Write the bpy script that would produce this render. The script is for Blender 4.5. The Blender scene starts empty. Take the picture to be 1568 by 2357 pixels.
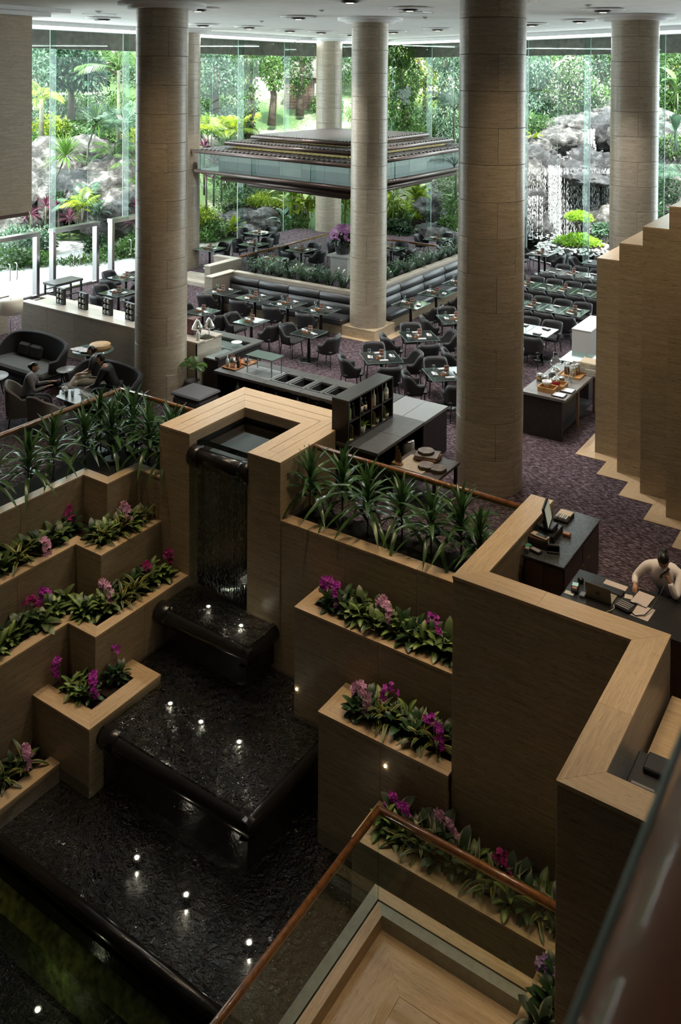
import bpy, bmesh, math, random
import numpy as np
from mathutils import Vector, Matrix, Euler
R = math.radians
PI = math.pi
SC = bpy.context.scene
COL = SC.collection
rnd = random.Random(7)

# ---------------------------------------------------------------- camera
CAMZ = 7.6
def cam_axes(yaw, pitch, roll):
    cy, sy = math.cos(yaw), math.sin(yaw)
    f = Vector((-sy, cy, 0)); r = Vector((cy, sy, 0)); u = Vector((0, 0, 1))
    f2 = f * math.cos(pitch) + u * math.sin(pitch)
    u2 = u * math.cos(pitch) - f * math.sin(pitch)
    r3 = r * math.cos(roll) + u2 * math.sin(roll)
    u3 = u2 * math.cos(roll) - r * math.sin(roll)
    return r3, u3, f2
_r, _u, _f = cam_axes(0.59074, -0.012641, 0.0070118)
cam = bpy.data.cameras.new('camera')
cam.sensor_fit = 'HORIZONTAL'
cam.sensor_width = 36.0
cam.lens = 2039.89 / 1568 * 36.0
cam.shift_y = -(1178.5 - 193.44) / 1568
cam.clip_start = 0.05
cam.clip_end = 400
cam.dof.use_dof = True
cam.dof.focus_distance = 19.0
cam.dof.aperture_fstop = 9.0
camo = bpy.data.objects.new('camera', cam)
camo.matrix_world = Matrix(((_r.x, _u.x, -_f.x, 0), (_r.y, _u.y, -_f.y, 0), (_r.z, _u.z, -_f.z, CAMZ), (0, 0, 0, 1)))
COL.objects.link(camo)
SC.camera = camo

# ---------------------------------------------------------------- sky, sun, exposure
w = bpy.data.worlds.new('sky')
SC.world = w
w.use_nodes = True
_bg = w.node_tree.nodes['Background']
_bg.inputs[0].default_value = (0.86, 0.95, 1.0, 1)
_bg.inputs[1].default_value = 5.0
_sun = bpy.data.lights.new('sun', 'SUN')
_sun.energy = 15.0
_sun.angle = R(3)
_sun.color = (1.0, 0.96, 0.88)
_so = bpy.data.objects.new('sun', _sun)
_so.rotation_euler = Euler((R(24), R(20), 0))
COL.objects.link(_so)
SC.view_settings.view_transform = 'Standard'
SC.view_settings.look = 'None'
SC.view_settings.exposure = 0.4
SC.view_settings.gamma = 1
SC.view_settings.use_curve_mapping = False

# unseen warm ceiling lamps over the fountain atrium and lounge (fixtures are built with the ceiling)
# x, y, watts, cone degrees
ATRIUM_LAMPS = [(-12.9, 10.4, 420, 46), (-13.0, 8.0, 420, 46), (-11.4, 10.4, 280, 36), (-10.4, 13.4, 440, 40), (-10.2, 9.9, 240, 30), (-7.4, 12.4, 380, 40), (-5.3, 12.4, 420, 40), (-3.4, 12.0, 420, 40), (-1.9, 10.7, 460, 40),
                (-2.2, 8.7, 320, 24), (-4.3, 7.2, 520, 24), (-7.3, 11.0, 300, 28), (-4.8, 9.0, 160, 44), (-7.6, 9.7, 200, 44), (-3.9, 12.9, 330, 140), (-12.2, 12.3, 260, 140), (.9, 1.6, 45, 70)]  # some are added only to brighten stone faces, columns and the near rail

# ---------------------------------------------------------------- object helpers
LABELS = {}
def tag(o, label=None, cat=None, group=None, kind=None):
    if label:
        n = len(label.split())
        if n < 4 or n > 16: print('LABEL LEN', n, label)
        if label in LABELS and not (group and LABELS[label] == group): print('DUP LABEL', label)
        LABELS[label] = group
        o['label'] = label
    if cat: o['category'] = cat
    if group: o['group'] = group
    if kind: o['kind'] = kind
    return o
def thing(name, label, cat, loc=(0, 0, 0), rz=0, group=None):
    o = bpy.data.objects.new(name, None)
    o.empty_display_size = 0.1
    o.location = loc
    o.rotation_euler = (0, 0, rz)
    COL.objects.link(o)
    return tag(o, label, cat, group)
def put(name, me, mat=None, parent=None, loc=(0, 0, 0), rot=(0, 0, 0), sc=None):
    if mat is not None and len(me.materials) == 0: me.materials.append(mat)
    o = bpy.data.objects.new(name, me)
    o.location = loc
    o.rotation_euler = rot
    if sc is not None: o.scale = (sc, sc, sc) if isinstance(sc, (int, float)) else sc
    if parent is not None: o.parent = parent
    COL.objects.link(o)
    return o
def dup(root, loc, rz, label=None, group=None, cat=None):
    def cp(o, par):
        c = o.copy(); COL.objects.link(c)
        if par is not None: c.parent = par
        for ch in KIDS.get(o.name, ()): cp(ch, c)
        return c
    if root.name not in KIDS:
        def walk(o):
            KIDS[o.name] = list(o.children)
            for ch in o.children: walk(ch)
        walk(root)
    r = cp(root, None)
    r.location = loc
    r.rotation_euler = (0, 0, rz)
    for k in ('label', 'group'):
        if k in r: del r[k]
    return tag(r, label, cat or root.get('category'), group)
KIDS = {}
def move_first(root, loc, rz, label, group=None):
    root.location = loc; root.rotation_euler = (0, 0, rz)
    return tag(root, label, None, group)

class MB:
    """collects simple shapes into one mesh"""
    def __init__(s): s.v = []; s.f = []; s.sm = []
    def add(s, vs, fs, smooth=False):
        o = len(s.v); s.v += [tuple(p) for p in vs]
        s.f += [tuple(i + o for i in f) for f in fs]; s.sm += [smooth] * len(fs)
        return s
    def box(s, x0, x1, y0, y1, z0, z1, b=0.0):
        if x0 > x1: x0, x1 = x1, x0
        if y0 > y1: y0, y1 = y1, y0
        if z0 > z1: z0, z1 = z1, z0
        if b <= 0:
            return s.add([(x0, y0, z0), (x1, y0, z0), (x1, y1, z0), (x0, y1, z0), (x0, y0, z1), (x1, y0, z1), (x1, y1, z1), (x0, y1, z1)],
                         [(0, 3, 2, 1), (4, 5, 6, 7), (0, 1, 5, 4), (1, 2, 6, 5), (2, 3, 7, 6), (3, 0, 4, 7)])
        b = min(b, (x1 - x0) * .45, (y1 - y0) * .45, (z1 - z0) * .45)
        ring = [(x0 + b, y0), (x1 - b, y0), (x1, y0 + b), (x1, y1 - b), (x1 - b, y1), (x0 + b, y1), (x0, y1 - b), (x0, y0 + b)]
        cx, cy = (x0 + x1) / 2, (y0 + y1) / 2
        inn = [(x0 + b, y0 + b), (x1 - b, y0 + b), (x1 - b, y0 + b), (x1 - b, y1 - b), (x1 - b, y1 - b), (x0 + b, y1 - b), (x0 + b, y1 - b), (x0 + b, y0 + b)]
        q = [(x0 + b, y0 + b), (x1 - b, y0 + b), (x1 - b, y1 - b), (x0 + b, y1 - b)]
        vs = [(x, y, z0) for x, y in q] + [(x, y, z0 + b) for x, y in ring] + [(x, y, z1 - b) for x, y in ring] + [(x, y, z1) for x, y in q]
        fs = [(3, 2, 1, 0), (20, 21, 22, 23)]
        for i in range(8): fs.append((4 + i, 4 + (i + 1) % 8, 12 + (i + 1) % 8, 12 + i))
        for k in range(4):
            a, c = 2 * k, 2 * k + 1
            fs.append((k, (k + 1) % 4, 4 + c, 4 + a)); fs.append((20 + (k + 1) % 4, 20 + k, 12 + a, 12 + c))
            n = (2 * k + 2) % 8
            fs.append(((k + 1) % 4, 4 + n, 4 + c)); fs.append((20 + (k + 1) % 4, 12 + c, 12 + n))
        return s.add(vs, fs)
    def prism(s, poly, z0, z1):
        n = len(poly)
        vs = [(x, y, z0) for x, y in poly] + [(x, y, z1) for x, y in poly]
        fs = [tuple(range(n - 1, -1, -1)), tuple(range(n, 2 * n))] + [(i, (i + 1) % n, n + (i + 1) % n, n + i) for i in range(n)]
        return s.add(vs, fs)
    def lathe(s, prof, n=16, c=(0, 0, 0), smooth=True, axis='z'):
        vs = []; fs = []
        for r, z in prof:
            for i in range(n):
                a = 2 * PI * i / n
                p = (r * math.cos(a), r * math.sin(a), z)
                if axis == 'x': p = (p[2], p[0], p[1])
                if axis == 'y': p = (p[1], p[2], p[0])
                vs.append((c[0] + p[0], c[1] + p[1], c[2] + p[2]))
        for k in range(len(prof) - 1):
            for i in range(n):
                j = (i + 1) % n
                fs.append((k * n + i, k * n + j, (k + 1) * n + j, (k + 1) * n + i))
        if prof[0][0] > 1e-5: fs.append(tuple(range(n - 1, -1, -1)))
        if prof[-1][0] > 1e-5: fs.append(tuple(range((len(prof) - 1) * n, len(prof) * n)))
        return s.add(vs, fs, smooth)
    def cyl(s, x, y, z0, z1, r, n=16, b=0.0, r2=None):
        r2 = r if r2 is None else r2
        if b: return s.lathe([(r - b, z0), (r, z0 + b), (r2, z1 - b), (r2 - b, z1)], n, (x, y, 0))
        return s.lathe([(r, z0), (r2, z1)], n, (x, y, 0))
    def tube(s, pts, r, n=6, smooth=True, cap=True):
        pts = [Vector(p) for p in pts]; m = len(pts)
        rs = r if isinstance(r, (list, tuple)) else [r] * m
        t0 = (pts[1] - pts[0]).normalized()
        a = Vector((0, 0, 1)) if abs(t0.z) < .9 else Vector((1, 0, 0))
        u = t0.cross(a).normalized(); vs = []; fs = []
        for i in range(m):
            t = (pts[min(i + 1, m - 1)] - pts[max(i - 1, 0)]).normalized()
            u = (u - t * u.dot(t)).normalized(); v = t.cross(u)
            for k in range(n):
                an = 2 * PI * k / n
                vs.append(pts[i] + (u * math.cos(an) + v * math.sin(an)) * rs[i])
        for i in range(m - 1):
            for k in range(n):
                j = (k + 1) % n
                fs.append((i * n + k, i * n + j, (i + 1) * n + j, (i + 1) * n + k))
        if cap: fs.append(tuple(range(n - 1, -1, -1))); fs.append(tuple(range((m - 1) * n, m * n)))
        return s.add(vs, fs, smooth)
    def bar(s, p, q, w, h=None):
        """square bar from p to q"""
        h = h or w
        p = Vector(p); q = Vector(q); t = (q - p).normalized()
        a = Vector((0, 0, 1)) if abs(t.z) < .9 else Vector((1, 0, 0))
        u = t.cross(a).normalized() * w / 2; v = t.cross(u).normalized() * h / 2
        vs = [p - u - v, p + u - v, p + u + v, p - u + v, q - u - v, q + u - v, q + u + v, q - u + v]
        return s.add(vs, [(0, 3, 2, 1), (4, 5, 6, 7), (0, 1, 5, 4), (1, 2, 6, 5), (2, 3, 7, 6), (3, 0, 4, 7)])
    def grid(s, fn, nu, nv, smooth=True):
        vs = [fn(i / nu, j / nv) for j in range(nv + 1) for i in range(nu + 1)]
        fs = [(j * (nu + 1) + i, j * (nu + 1) + i + 1, (j + 1) * (nu + 1) + i + 1, (j + 1) * (nu + 1) + i) for j in range(nv) for i in range(nu)]
        return s.add(vs, fs, smooth)
    def ball(s, c, r, n=8, m=6):
        rx, ry, rz = r if isinstance(r, (tuple, list)) else (r, r, r)
        vs = [(c[0], c[1], c[2] - rz)]; fs = []
        for j in range(1, m):
            ph = -PI / 2 + PI * j / m
            for i in range(n):
                a = 2 * PI * i / n
                vs.append((c[0] + rx * math.cos(ph) * math.cos(a), c[1] + ry * math.cos(ph) * math.sin(a), c[2] + rz * math.sin(ph)))
        vs.append((c[0], c[1], c[2] + rz)); t = len(vs) - 1
        for i in range(n):
            j = (i + 1) % n
            fs.append((0, 1 + j, 1 + i))
            for k in range(m - 2): fs.append((1 + k * n + i, 1 + k * n + j, 1 + (k + 1) * n + j, 1 + (k + 1) * n + i))
            fs.append((t, 1 + (m - 2) * n + i, 1 + (m - 2) * n + j))
        return s.add(vs, fs, True)
    def roll(s):      # a prism drawn in (y, z) and swept along x
        s.v = [(z, x, y) for x, y, z in s.v]; return s
    def shift(s, d):
        s.v = [(x - d[0], y - d[1], z - d[2]) for x, y, z in s.v]; return s
    def mesh(s, name, fix=True):
        me = bpy.data.meshes.new(name)
        me.from_pydata(s.v, [], s.f)
        me.polygons.foreach_set('use_smooth', s.sm)
        if fix:
            bm = bmesh.new(); bm.from_mesh(me)
            bmesh.ops.recalc_face_normals(bm, faces=bm.faces)
            bm.to_mesh(me); bm.free()
        me.update()
        return me
    def obj(s, name, mat, parent=None, world=False, fix=True, **k):
        if world and parent is not None: s.shift(parent.location)
        return put(name, s.mesh(name, fix), mat, parent, **k)

# ---------------------------------------------------------------- materials
MATS = {}
def newmat(name):
    m = bpy.data.materials.new(name); m.use_nodes = True
    nt = m.node_tree; return m, nt, nt.nodes['Principled BSDF']
def N(nt, t, **k):
    n = nt.nodes.new(t)
    for a, b in k.items():
        if a.startswith('i_'): n.inputs[int(a[2:])].default_value = b
        else: setattr(n, a, b)
    return n
def ramp(nt, stops, fac):
    n = nt.nodes.new('ShaderNodeValToRGB'); e = n.color_ramp.elements
    while len(e) < len(stops): e.new(0.5)
    for k, (p, c) in enumerate(stops):
        e[k].position = p; e[k].color = (*c, 1) if len(c) == 3 else c
    nt.links.new(fac, n.inputs[0]); return n
def srgb(r, g, b):
    f = lambda c: (c / 255 / 12.92) if c / 255 <= .04045 else ((c / 255 + .055) / 1.055) ** 2.4
    return (f(r), f(g), f(b))
def plain(name, col, rough=.5, metal=0.0, spec=.5, var=0.0, scale=30.0, bump=0.0, coat=0.0):
    if name in MATS: return MATS[name]
    m, nt, p = newmat(name)
    p.inputs['Roughness'].default_value = rough; p.inputs['Metallic'].default_value = metal
    p.inputs['Specular IOR Level'].default_value = spec
    if coat: p.inputs['Coat Weight'].default_value = coat
    tc = N(nt, 'ShaderNodeTexCoord'); no = N(nt, 'ShaderNodeTexNoise', i_2=scale, i_3=4.0)
    nt.links.new(tc.outputs['Object'], no.inputs['Vector'])
    v = max(var, .04)
    rp = ramp(nt, [(.3, tuple(c * (1 - v) for c in col)), (.7, tuple(min(1, c * (1 + v)) for c in col))], no.outputs[0])
    nt.links.new(rp.outputs[0], p.inputs['Base Color'])
    if bump:
        b = N(nt, 'ShaderNodeBump', i_0=bump); b.inputs['Distance'].default_value = .01
        nt.links.new(no.outputs[0], b.inputs['Height']); nt.links.new(b.outputs[0], p.inputs['Normal'])
    MATS[name] = m; return m
def travertine(name, scale, lo, hi, rough=.38, pits=.5, offs=True):
    m, nt, p = newmat(name)
    g = N(nt, 'ShaderNodeNewGeometry'); oi = N(nt, 'ShaderNodeObjectInfo')
    add = N(nt, 'ShaderNodeVectorMath', operation='MULTIPLY_ADD')
    cmb = N(nt, 'ShaderNodeCombineXYZ')
    for i in range(3): nt.links.new(oi.outputs['Random'], cmb.inputs[i])
    nt.links.new(cmb.outputs[0], add.inputs[0]); add.inputs[1].default_value = (17, 23, 9) if offs else (0, 0, 0)
    nt.links.new(g.outputs['Position'], add.inputs[2])
    mp = N(nt, 'ShaderNodeMapping'); mp.inputs['Scale'].default_value = scale
    nt.links.new(add.outputs[0], mp.inputs[0])
    n1 = N(nt, 'ShaderNodeTexNoise', i_2=1.0, i_3=8.0, i_4=.66)
    n1.inputs['Distortion'].default_value = .8
    nt.links.new(mp.outputs[0], n1.inputs['Vector'])
    mid = tuple((a + b) / 2 for a, b in zip(lo, hi))
    rp = ramp(nt, [(.30, lo), (.5, mid), (.68, hi)], n1.outputs[0])
    mp2 = N(nt, 'ShaderNodeMapping'); mp2.inputs['Scale'].default_value = tuple(4.5 * c for c in scale)
    nt.links.new(add.outputs[0], mp2.inputs[0])
    n2 = N(nt, 'ShaderNodeTexNoise', i_2=1.0, i_3=3.0, i_4=.7)
    nt.links.new(mp2.outputs[0], n2.inputs['Vector'])
    pr = ramp(nt, [(.585, (0, 0, 0)), (.67, (1, 1, 1))], n2.outputs[0])
    mx = N(nt, 'ShaderNodeMix', data_type='RGBA', blend_type='MULTIPLY')
    mx.inputs[0].default_value = pits
    inv = N(nt, 'ShaderNodeInvert', i_0=1.0); nt.links.new(pr.outputs[0], inv.inputs[1])
    nt.links.new(rp.outputs[0], mx.inputs[6]); nt.links.new(inv.outputs[0], mx.inputs[7])
    vr = N(nt, 'ShaderNodeMapRange', i_1=0.0, i_2=1.0, i_3=.92, i_4=1.06); nt.links.new(oi.outputs['Random'], vr.inputs[0])
    hv = N(nt, 'ShaderNodeHueSaturation'); nt.links.new(vr.outputs[0], hv.inputs['Value']); nt.links.new(mx.outputs[2], hv.inputs['Color'])
    nt.links.new(hv.outputs[0], p.inputs['Base Color'])
    p.inputs['Roughness'].default_value = rough
    b = N(nt, 'ShaderNodeBump', i_0=.25); b.inputs['Distance'].default_value = .004
    b.invert = True
    nt.links.new(pr.outputs[0], b.inputs['Height']); nt.links.new(b.outputs[0], p.inputs['Normal'])
    MATS[name] = m; return m
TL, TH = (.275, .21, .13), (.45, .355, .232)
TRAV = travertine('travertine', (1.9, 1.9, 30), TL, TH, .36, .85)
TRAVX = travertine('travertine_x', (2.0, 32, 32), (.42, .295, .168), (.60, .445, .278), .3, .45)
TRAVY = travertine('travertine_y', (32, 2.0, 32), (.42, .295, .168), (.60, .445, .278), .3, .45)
TRAVC = travertine('travertine_column', (1.9, 1.9, 25), (.285, .24, .178), (.455, .388, .295), .33, .7)
TRAVNX = travertine('travertine_daylit_x', (2.0, 32, 32), (.36, .315, .255), (.50, .445, .37), .28, .4)  # same stone near the windows, with their daylight put into its colour
TRAVNY = travertine('travertine_daylit_y', (32, 2.0, 32), (.36, .315, .255), (.50, .445, .37), .28, .4)
TRAVN = travertine('travertine_daylit', (2.6, 2.6, 28), (.30, .26, .205), (.42, .37, .30), .28, .5)
TRAVF = travertine('travertine_floor', (1.2, 3.2, 3), (.40, .29, .18), (.55, .42, .28), .22, .2)
def glass(name, tint, gl=(.9, 1, .96), ior=1.45, rough=.0, add=0.0):
    if name in MATS: return MATS[name]
    m, nt, p = newmat(name); nt.nodes.remove(p)
    out = nt.nodes['Material Output']
    tr = N(nt, 'ShaderNodeBsdfTransparent'); tr.inputs[0].default_value = (*tint, 1)
    gs = N(nt, 'ShaderNodeBsdfGlossy'); gs.inputs[0].default_value = (*gl, 1); gs.inputs['Roughness'].default_value = rough
    fr = N(nt, 'ShaderNodeFresnel', i_0=ior); ge = N(nt, 'ShaderNodeNewGeometry')
    mr = N(nt, 'ShaderNodeMapRange', i_1=0.0, i_2=1.0, i_3=ior, i_4=1 / ior)      # same reflection from both sides of a thin pane
    nt.links.new(ge.outputs['Backfacing'], mr.inputs[0]); nt.links.new(mr.outputs[0], fr.inputs[0])
    ma = N(nt, 'ShaderNodeMath', operation='ADD', i_1=add, use_clamp=True); nt.links.new(fr.outputs[0], ma.inputs[0])
    mx = N(nt, 'ShaderNodeMixShader')
    nt.links.new(ma.outputs[0], mx.inputs[0]); nt.links.new(tr.outputs[0], mx.inputs[1]); nt.links.new(gs.outputs[0], mx.inputs[2])
    nt.links.new(mx.outputs[0], out.inputs[0])
    MATS[name] = m; return m
GLASS = glass('window_glass', (.94, .985, .96), ior=1.28)
RAILGLASS = glass('balustrade_glass', (.86, .93, .88))
FIN = glass('glass_fin', (.72, .90, .83))
CLEAR = glass('clear_glass', (.93, .95, .95), add=.05)
def emit(name, col, s):
    if name in MATS: return MATS[name]
    m, nt, p = newmat(name)
    p.inputs['Base Color'].default_value = (*col, 1); p.inputs['Emission Color'].default_value = (*col, 1)
    p.inputs['Emission Strength'].default_value = s
    MATS[name] = m; return m
def water(name, tint, scale, strength, dist=.05, stretch=(1, 1, 1), rough=.03):
    m, nt, p = newmat(name); nt.nodes.remove(p); out = nt.nodes['Material Output']
    g = N(nt, 'ShaderNodeNewGeometry'); mp = N(nt, 'ShaderNodeMapping'); mp.inputs['Scale'].default_value = stretch
    mp.inputs['Rotation'].default_value = (0, 0, R(25))
    nt.links.new(g.outputs['Position'], mp.inputs[0])
    n1 = N(nt, 'ShaderNodeTexNoise', i_2=scale, i_3=3.0, i_4=.55); n1.inputs['Distortion'].default_value = 1.2
    nt.links.new(mp.outputs[0], n1.inputs['Vector'])
    b = N(nt, 'ShaderNodeBump', i_0=strength); b.inputs['Distance'].default_value = dist
    nt.links.new(n1.outputs[0], b.inputs['Height'])
    tr = N(nt, 'ShaderNodeBsdfTransparent'); tr.inputs[0].default_value = (*tint, 1)
    gs = N(nt, 'ShaderNodeBsdfGlossy'); gs.inputs['Roughness'].default_value = rough
    fr = N(nt, 'ShaderNodeFresnel', i_0=1.85)
    nt.links.new(b.outputs[0], gs.inputs['Normal']); nt.links.new(b.outputs[0], fr.inputs['Normal'])
    mx = N(nt, 'ShaderNodeMixShader')
    nt.links.new(fr.outputs[0], mx.inputs[0]); nt.links.new(tr.outputs[0], mx.inputs[1]); nt.links.new(gs.outputs[0], mx.inputs[2])
    nt.links.new(mx.outputs[0], out.inputs[0]); MATS[name] = m; return m
WATER = water('pool_water', (.70, .72, .70), 6.8, 1.0, .12)
WATER2 = water('lower_water', (.6, .70, .55), 9.5, 1.0, .12)
GRANITE = plain('black_granite', (.011, .010, .010), .2, 0, .5, .5, 60)
WETSTONE = plain('wet_black_stone', (.012, .011, .010), .12, 0, .6, .6, 25, .5)
DARK = plain('dark_recess', (.02, .018, .016), .8)
SOIL = plain('dark_soil', (.018, .013, .009), .9, 0, .2, .5, 40, .6)
WOODRAIL = plain('polished_wood_rail', (.21, .085, .028), .25, 0, .5, .35, 12, 0, .5)
WHITE = plain('white_paint', (.62, .64, .63), .6)
CEIL = plain('ceiling_paint', (.84, .85, .85), .7, 0, .3, .03, 3)
METAL = plain('brushed_steel', (.55, .55, .55), .28, 1.0)
CHROME = plain('chrome', (.8, .8, .8), .08, 1.0)
BLACKMETAL = plain('black_metal', (.015, .015, .016), .4, .3)
FABRIC = plain('charcoal_fabric', (.026, .025, .026), .75, 0, .3, .2, 60, .15)
LEATHER = plain('grey_leather', (.036, .036, .037), .42, 0, .5, .15, 25, .1)
def carpet():
    m, nt, p = newmat('carpet')
    g = N(nt, 'ShaderNodeNewGeometry')
    cols = []
    for k, (rot, sc) in enumerate(((8, (9, 70, 1)), (-62, (9, 70, 1)), (64, (9, 70, 1)))):
        mp = N(nt, 'ShaderNodeMapping'); mp.inputs['Rotation'].default_value = (0, 0, R(rot)); mp.inputs['Scale'].default_value = sc
        mp.inputs['Location'].default_value = (k * 3.3, k * 1.7, 0)
        nt.links.new(g.outputs['Position'], mp.inputs[0])
        n = N(nt, 'ShaderNodeTexNoise', i_2=1.0, i_3=2.0); nt.links.new(mp.outputs[0], n.inputs['Vector']); cols.append(n)
    a = N(nt, 'ShaderNodeMath', operation='MAXIMUM'); nt.links.new(cols[0].outputs[0], a.inputs[0]); nt.links.new(cols[1].outputs[0], a.inputs[1])
    a2 = N(nt, 'ShaderNodeMath', operation='MAXIMUM'); nt.links.new(a.outputs[0], a2.inputs[0]); nt.links.new(cols[2].outputs[0], a2.inputs[1])
    rp = ramp(nt, [(.53, (.026, .016, .019)), (.61, (.085, .058, .066)), (.70, (.31, .248, .270))], a2.outputs[0])
    nt.links.new(rp.outputs[0], p.inputs['Base Color']); p.inputs['Roughness'].default_value = .95
    p.inputs['Specular IOR Level'].default_value = .1
    MATS['carpet'] = m; return m
CARPET = carpet()
# ================================================================ the setting
def struct(name, mb, mat, fix=True):
    o = mb.obj(name, mat, fix=fix); o['kind'] = 'structure'; return o
struct('floor', MB().prism([(-25.2, 12.5), (9, 12.5), (9, 29.5), (-4.6, 30.0), (-13.9, 34.6), (-22.4, 38.0), (-25.0, 32.6), (-25.2, 32.6)], -.35, 0), CARPET)
struct('floor', MB().box(-25.2, -13.72, 1, 12.5, -.35, 0), CARPET)
struct('floor', MB().box(-5.06, 9, 10.34, 12.5, -.35, 0), CARPET)
struct('floor', MB().box(-2.44, 9, 8.2, 10.34, -.35, 0), CARPET)
struct('ceiling', MB().prism([(-26.8, -6.5), (9.5, -6.5), (9.5, 31.2), (-4.2, 31.8), (-13.3, 36.3), (-22.8, 40.0), (-26.8, 33.0)], 9.2, 9.5), CEIL)
DWALL = plain('dark_unseen_wall', (.045, .032, .022), .6)  # unseen walls coloured dark to cut the light they bounce back
struct('wall_back', MB().box(-25.4, 9.5, -6.6, -6.4, -5, 9.2), DWALL)
struct('wall_right', MB().box(9.2, 9.4, -6.4, 39, -5, 9.2), DWALL)
struct('wall_left', MB().box(-25.3, -25.05, -6.4, 13, -5, 9.2), DWALL)
struct('floor_lower', MB().box(-25, 9.2, -6.4, 12.4, -5.2, -4.9), GRANITE)
# glass curtain wall: polyline of the building line
GP = [(-25.0, 13.0), (-25.0, 32.6), (-22.4, 38.0), (-13.9, 34.6), (-4.6, 30.0), (9.0, 29.5)]
def seg_pts(p, q, step):
    L = math.hypot(q[0] - p[0], q[1] - p[1]); n = max(1, round(L / step))
    return [(p[0] + (q[0] - p[0]) * i / n, p[1] + (q[1] - p[1]) * i / n) for i in range(n + 1)]
STEEL = plain('polished_steel_frame', (.42, .42, .42), .15, 1.0)
CAULK = plain('pale_joint', (.5, .55, .53), .4)
DOORS = [(17.0, 19.05), (19.6, 21.6), (22.2, 24.3)]
wn = 0
for a, b in zip(GP[:-1], GP[1:]):
    wn += 1
    d = Vector((b[0] - a[0], b[1] - a[1], 0)).normalized(); nrm = Vector((d.y, -d.x, 0))
    if nrm.dot(Vector((8, -25, 0)) - Vector((a[0], a[1], 0))) < 0: nrm = -nrm
    win = thing('window_%d' % wn, None, None, (a[0], a[1], 0)); win['kind'] = 'structure'
    pts = seg_pts(a, b, 1.62); kf = 0
    for p, q in zip(pts[:-1], pts[1:]):
        z0 = 0.0
        if wn == 1 and 16.9 < (p[1] + q[1]) / 2 < 24.4: z0 = 2.12
        m = MB(); e = 0.004
        P0 = Vector((p[0], p[1], 0)) + d * e; P1 = Vector((q[0], q[1], 0)) - d * e
        m.add([(P0.x, P0.y, z0), (P1.x, P1.y, z0), (P1.x, P1.y, 9.2), (P0.x, P0.y, 9.2)], [(0, 1, 2, 3)])
        m.obj('pane', GLASS, win, True)
        f = MB(); c = Vector((q[0], q[1], 0)); e = nrm * .30; kf += 1
        if kf % 2:
            f = MB().bar((c.x, c.y, z0), (c.x, c.y, 9.2), .016); f.obj('joint', FIN, win, True); continue
        f.add([(c.x, c.y, z0), (c.x + e.x, c.y + e.y, z0), (c.x + e.x, c.y + e.y, 9.2), (c.x, c.y, 9.2)], [(0, 1, 2, 3)])
        f.obj('glass_fin', FIN, win, True)
        f = MB().bar((c.x, c.y, z0), (c.x, c.y, 9.2), .022); f.obj('joint', CAULK, win, True)
        f = MB().bar((c.x + e.x, c.y + e.y, z0), (c.x + e.x, c.y + e.y, 9.2), .02); f.obj('fin_edge', FIN, win, True)
    MB().bar((a[0], a[1], .03), (b[0], b[1], .03), .12, .06).obj('sill', STEEL, win, True)
    # ceiling steps along the glass and the concrete beam outside
    for k, (off, z0, z1) in enumerate(((-.9, 9.06, 9.2), (-.45, 8.98, 9.14))):
        A = Vector((a[0], a[1], 0)) - nrm * off; B = Vector((b[0], b[1], 0)) - nrm * off
        t = MB().bar((A.x, A.y, (z0 + z1) / 2), (B.x, B.y, (z0 + z1) / 2), .5, z1 - z0).obj('trim_%d' % (wn * 2 + k), CEIL); t['kind'] = 'structure'
    A = Vector((a[0], a[1], 0)) - nrm * 1.6 - d * .6; B = Vector((b[0], b[1], 0)) - nrm * 1.6 + d * .6
    t = MB().bar((A.x, A.y, 8.95), (B.x, B.y, 8.95), .3, 1.1).obj('trim_%d' % (20 + wn), plain('weathered_concrete', (.17, .16, .14), .8, 0, .3, .25, 4)); t['kind'] = 'structure'
    A = Vector((a[0], a[1], 0)) - nrm * .8; B = Vector((b[0], b[1], 0)) - nrm * .8
    t = MB().bar((A.x, A.y, 9.42), (B.x, B.y, 9.42), 2.6, .12).obj('trim_%d' % (30 + wn), CEIL); t['kind'] = 'structure'
# steel framed garden doors on the left
for k, (y0, y1) in enumerate(DOORS):
    dr = thing('door_%d' % (k + 1), None, None, (-25, y0, 0)); dr['kind'] = 'structure'
    for y in (y0 + .06, y1 - .06):
        m = MB().box(-25.12, -24.88, y - .06, y + .06, 0, 2.12, .008); m.obj('door_post', STEEL, dr, True)
    m = MB().box(-25.14, -24.86, y0 - .02, y1 + .02, 2.05, 2.2, .01); m.obj('door_head', STEEL, dr, True)
    ym = (y0 + y1) / 2
    for s, (u, v) in ((-1, (y0 + .13, ym - .01)), (1, (ym + .01, y1 - .13))):
        m = MB(); m.add([(-25, u, .02), (-25, v, .02), (-25, v, 2.04), (-25, u, 2.04)], [(0, 1, 2, 3)]); leaf = m.obj('door_leaf', GLASS, dr, True)
        yy = ym + s * .13
        h = MB().tube([(-24.98, yy, .75), (-24.9, yy, .75), (-24.88, yy, .8), (-24.88, yy, 1.25), (-24.9, yy, 1.3), (-24.98, yy, 1.3)], .016, 6)
        h.shift((-25, y0, 0)); h.obj('handle', CHROME, leaf)
for k, (y0, y1) in enumerate(((19.05, 19.6), (21.6, 22.2), (24.3, 25.2), (13.0, 17.0))):
    w_ = thing('window_%d' % (10 + k), None, None, (-25, y0, 0)); w_['kind'] = 'structure'
    m = MB(); m.add([(-25, y0 + .02, .02), (-25, y1 - .02, .02), (-25, y1 - .02, 2.1), (-25, y0 + .02, 2.1)], [(0, 1, 2, 3)]); m.obj('pane', GLASS, w_, True)
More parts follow.
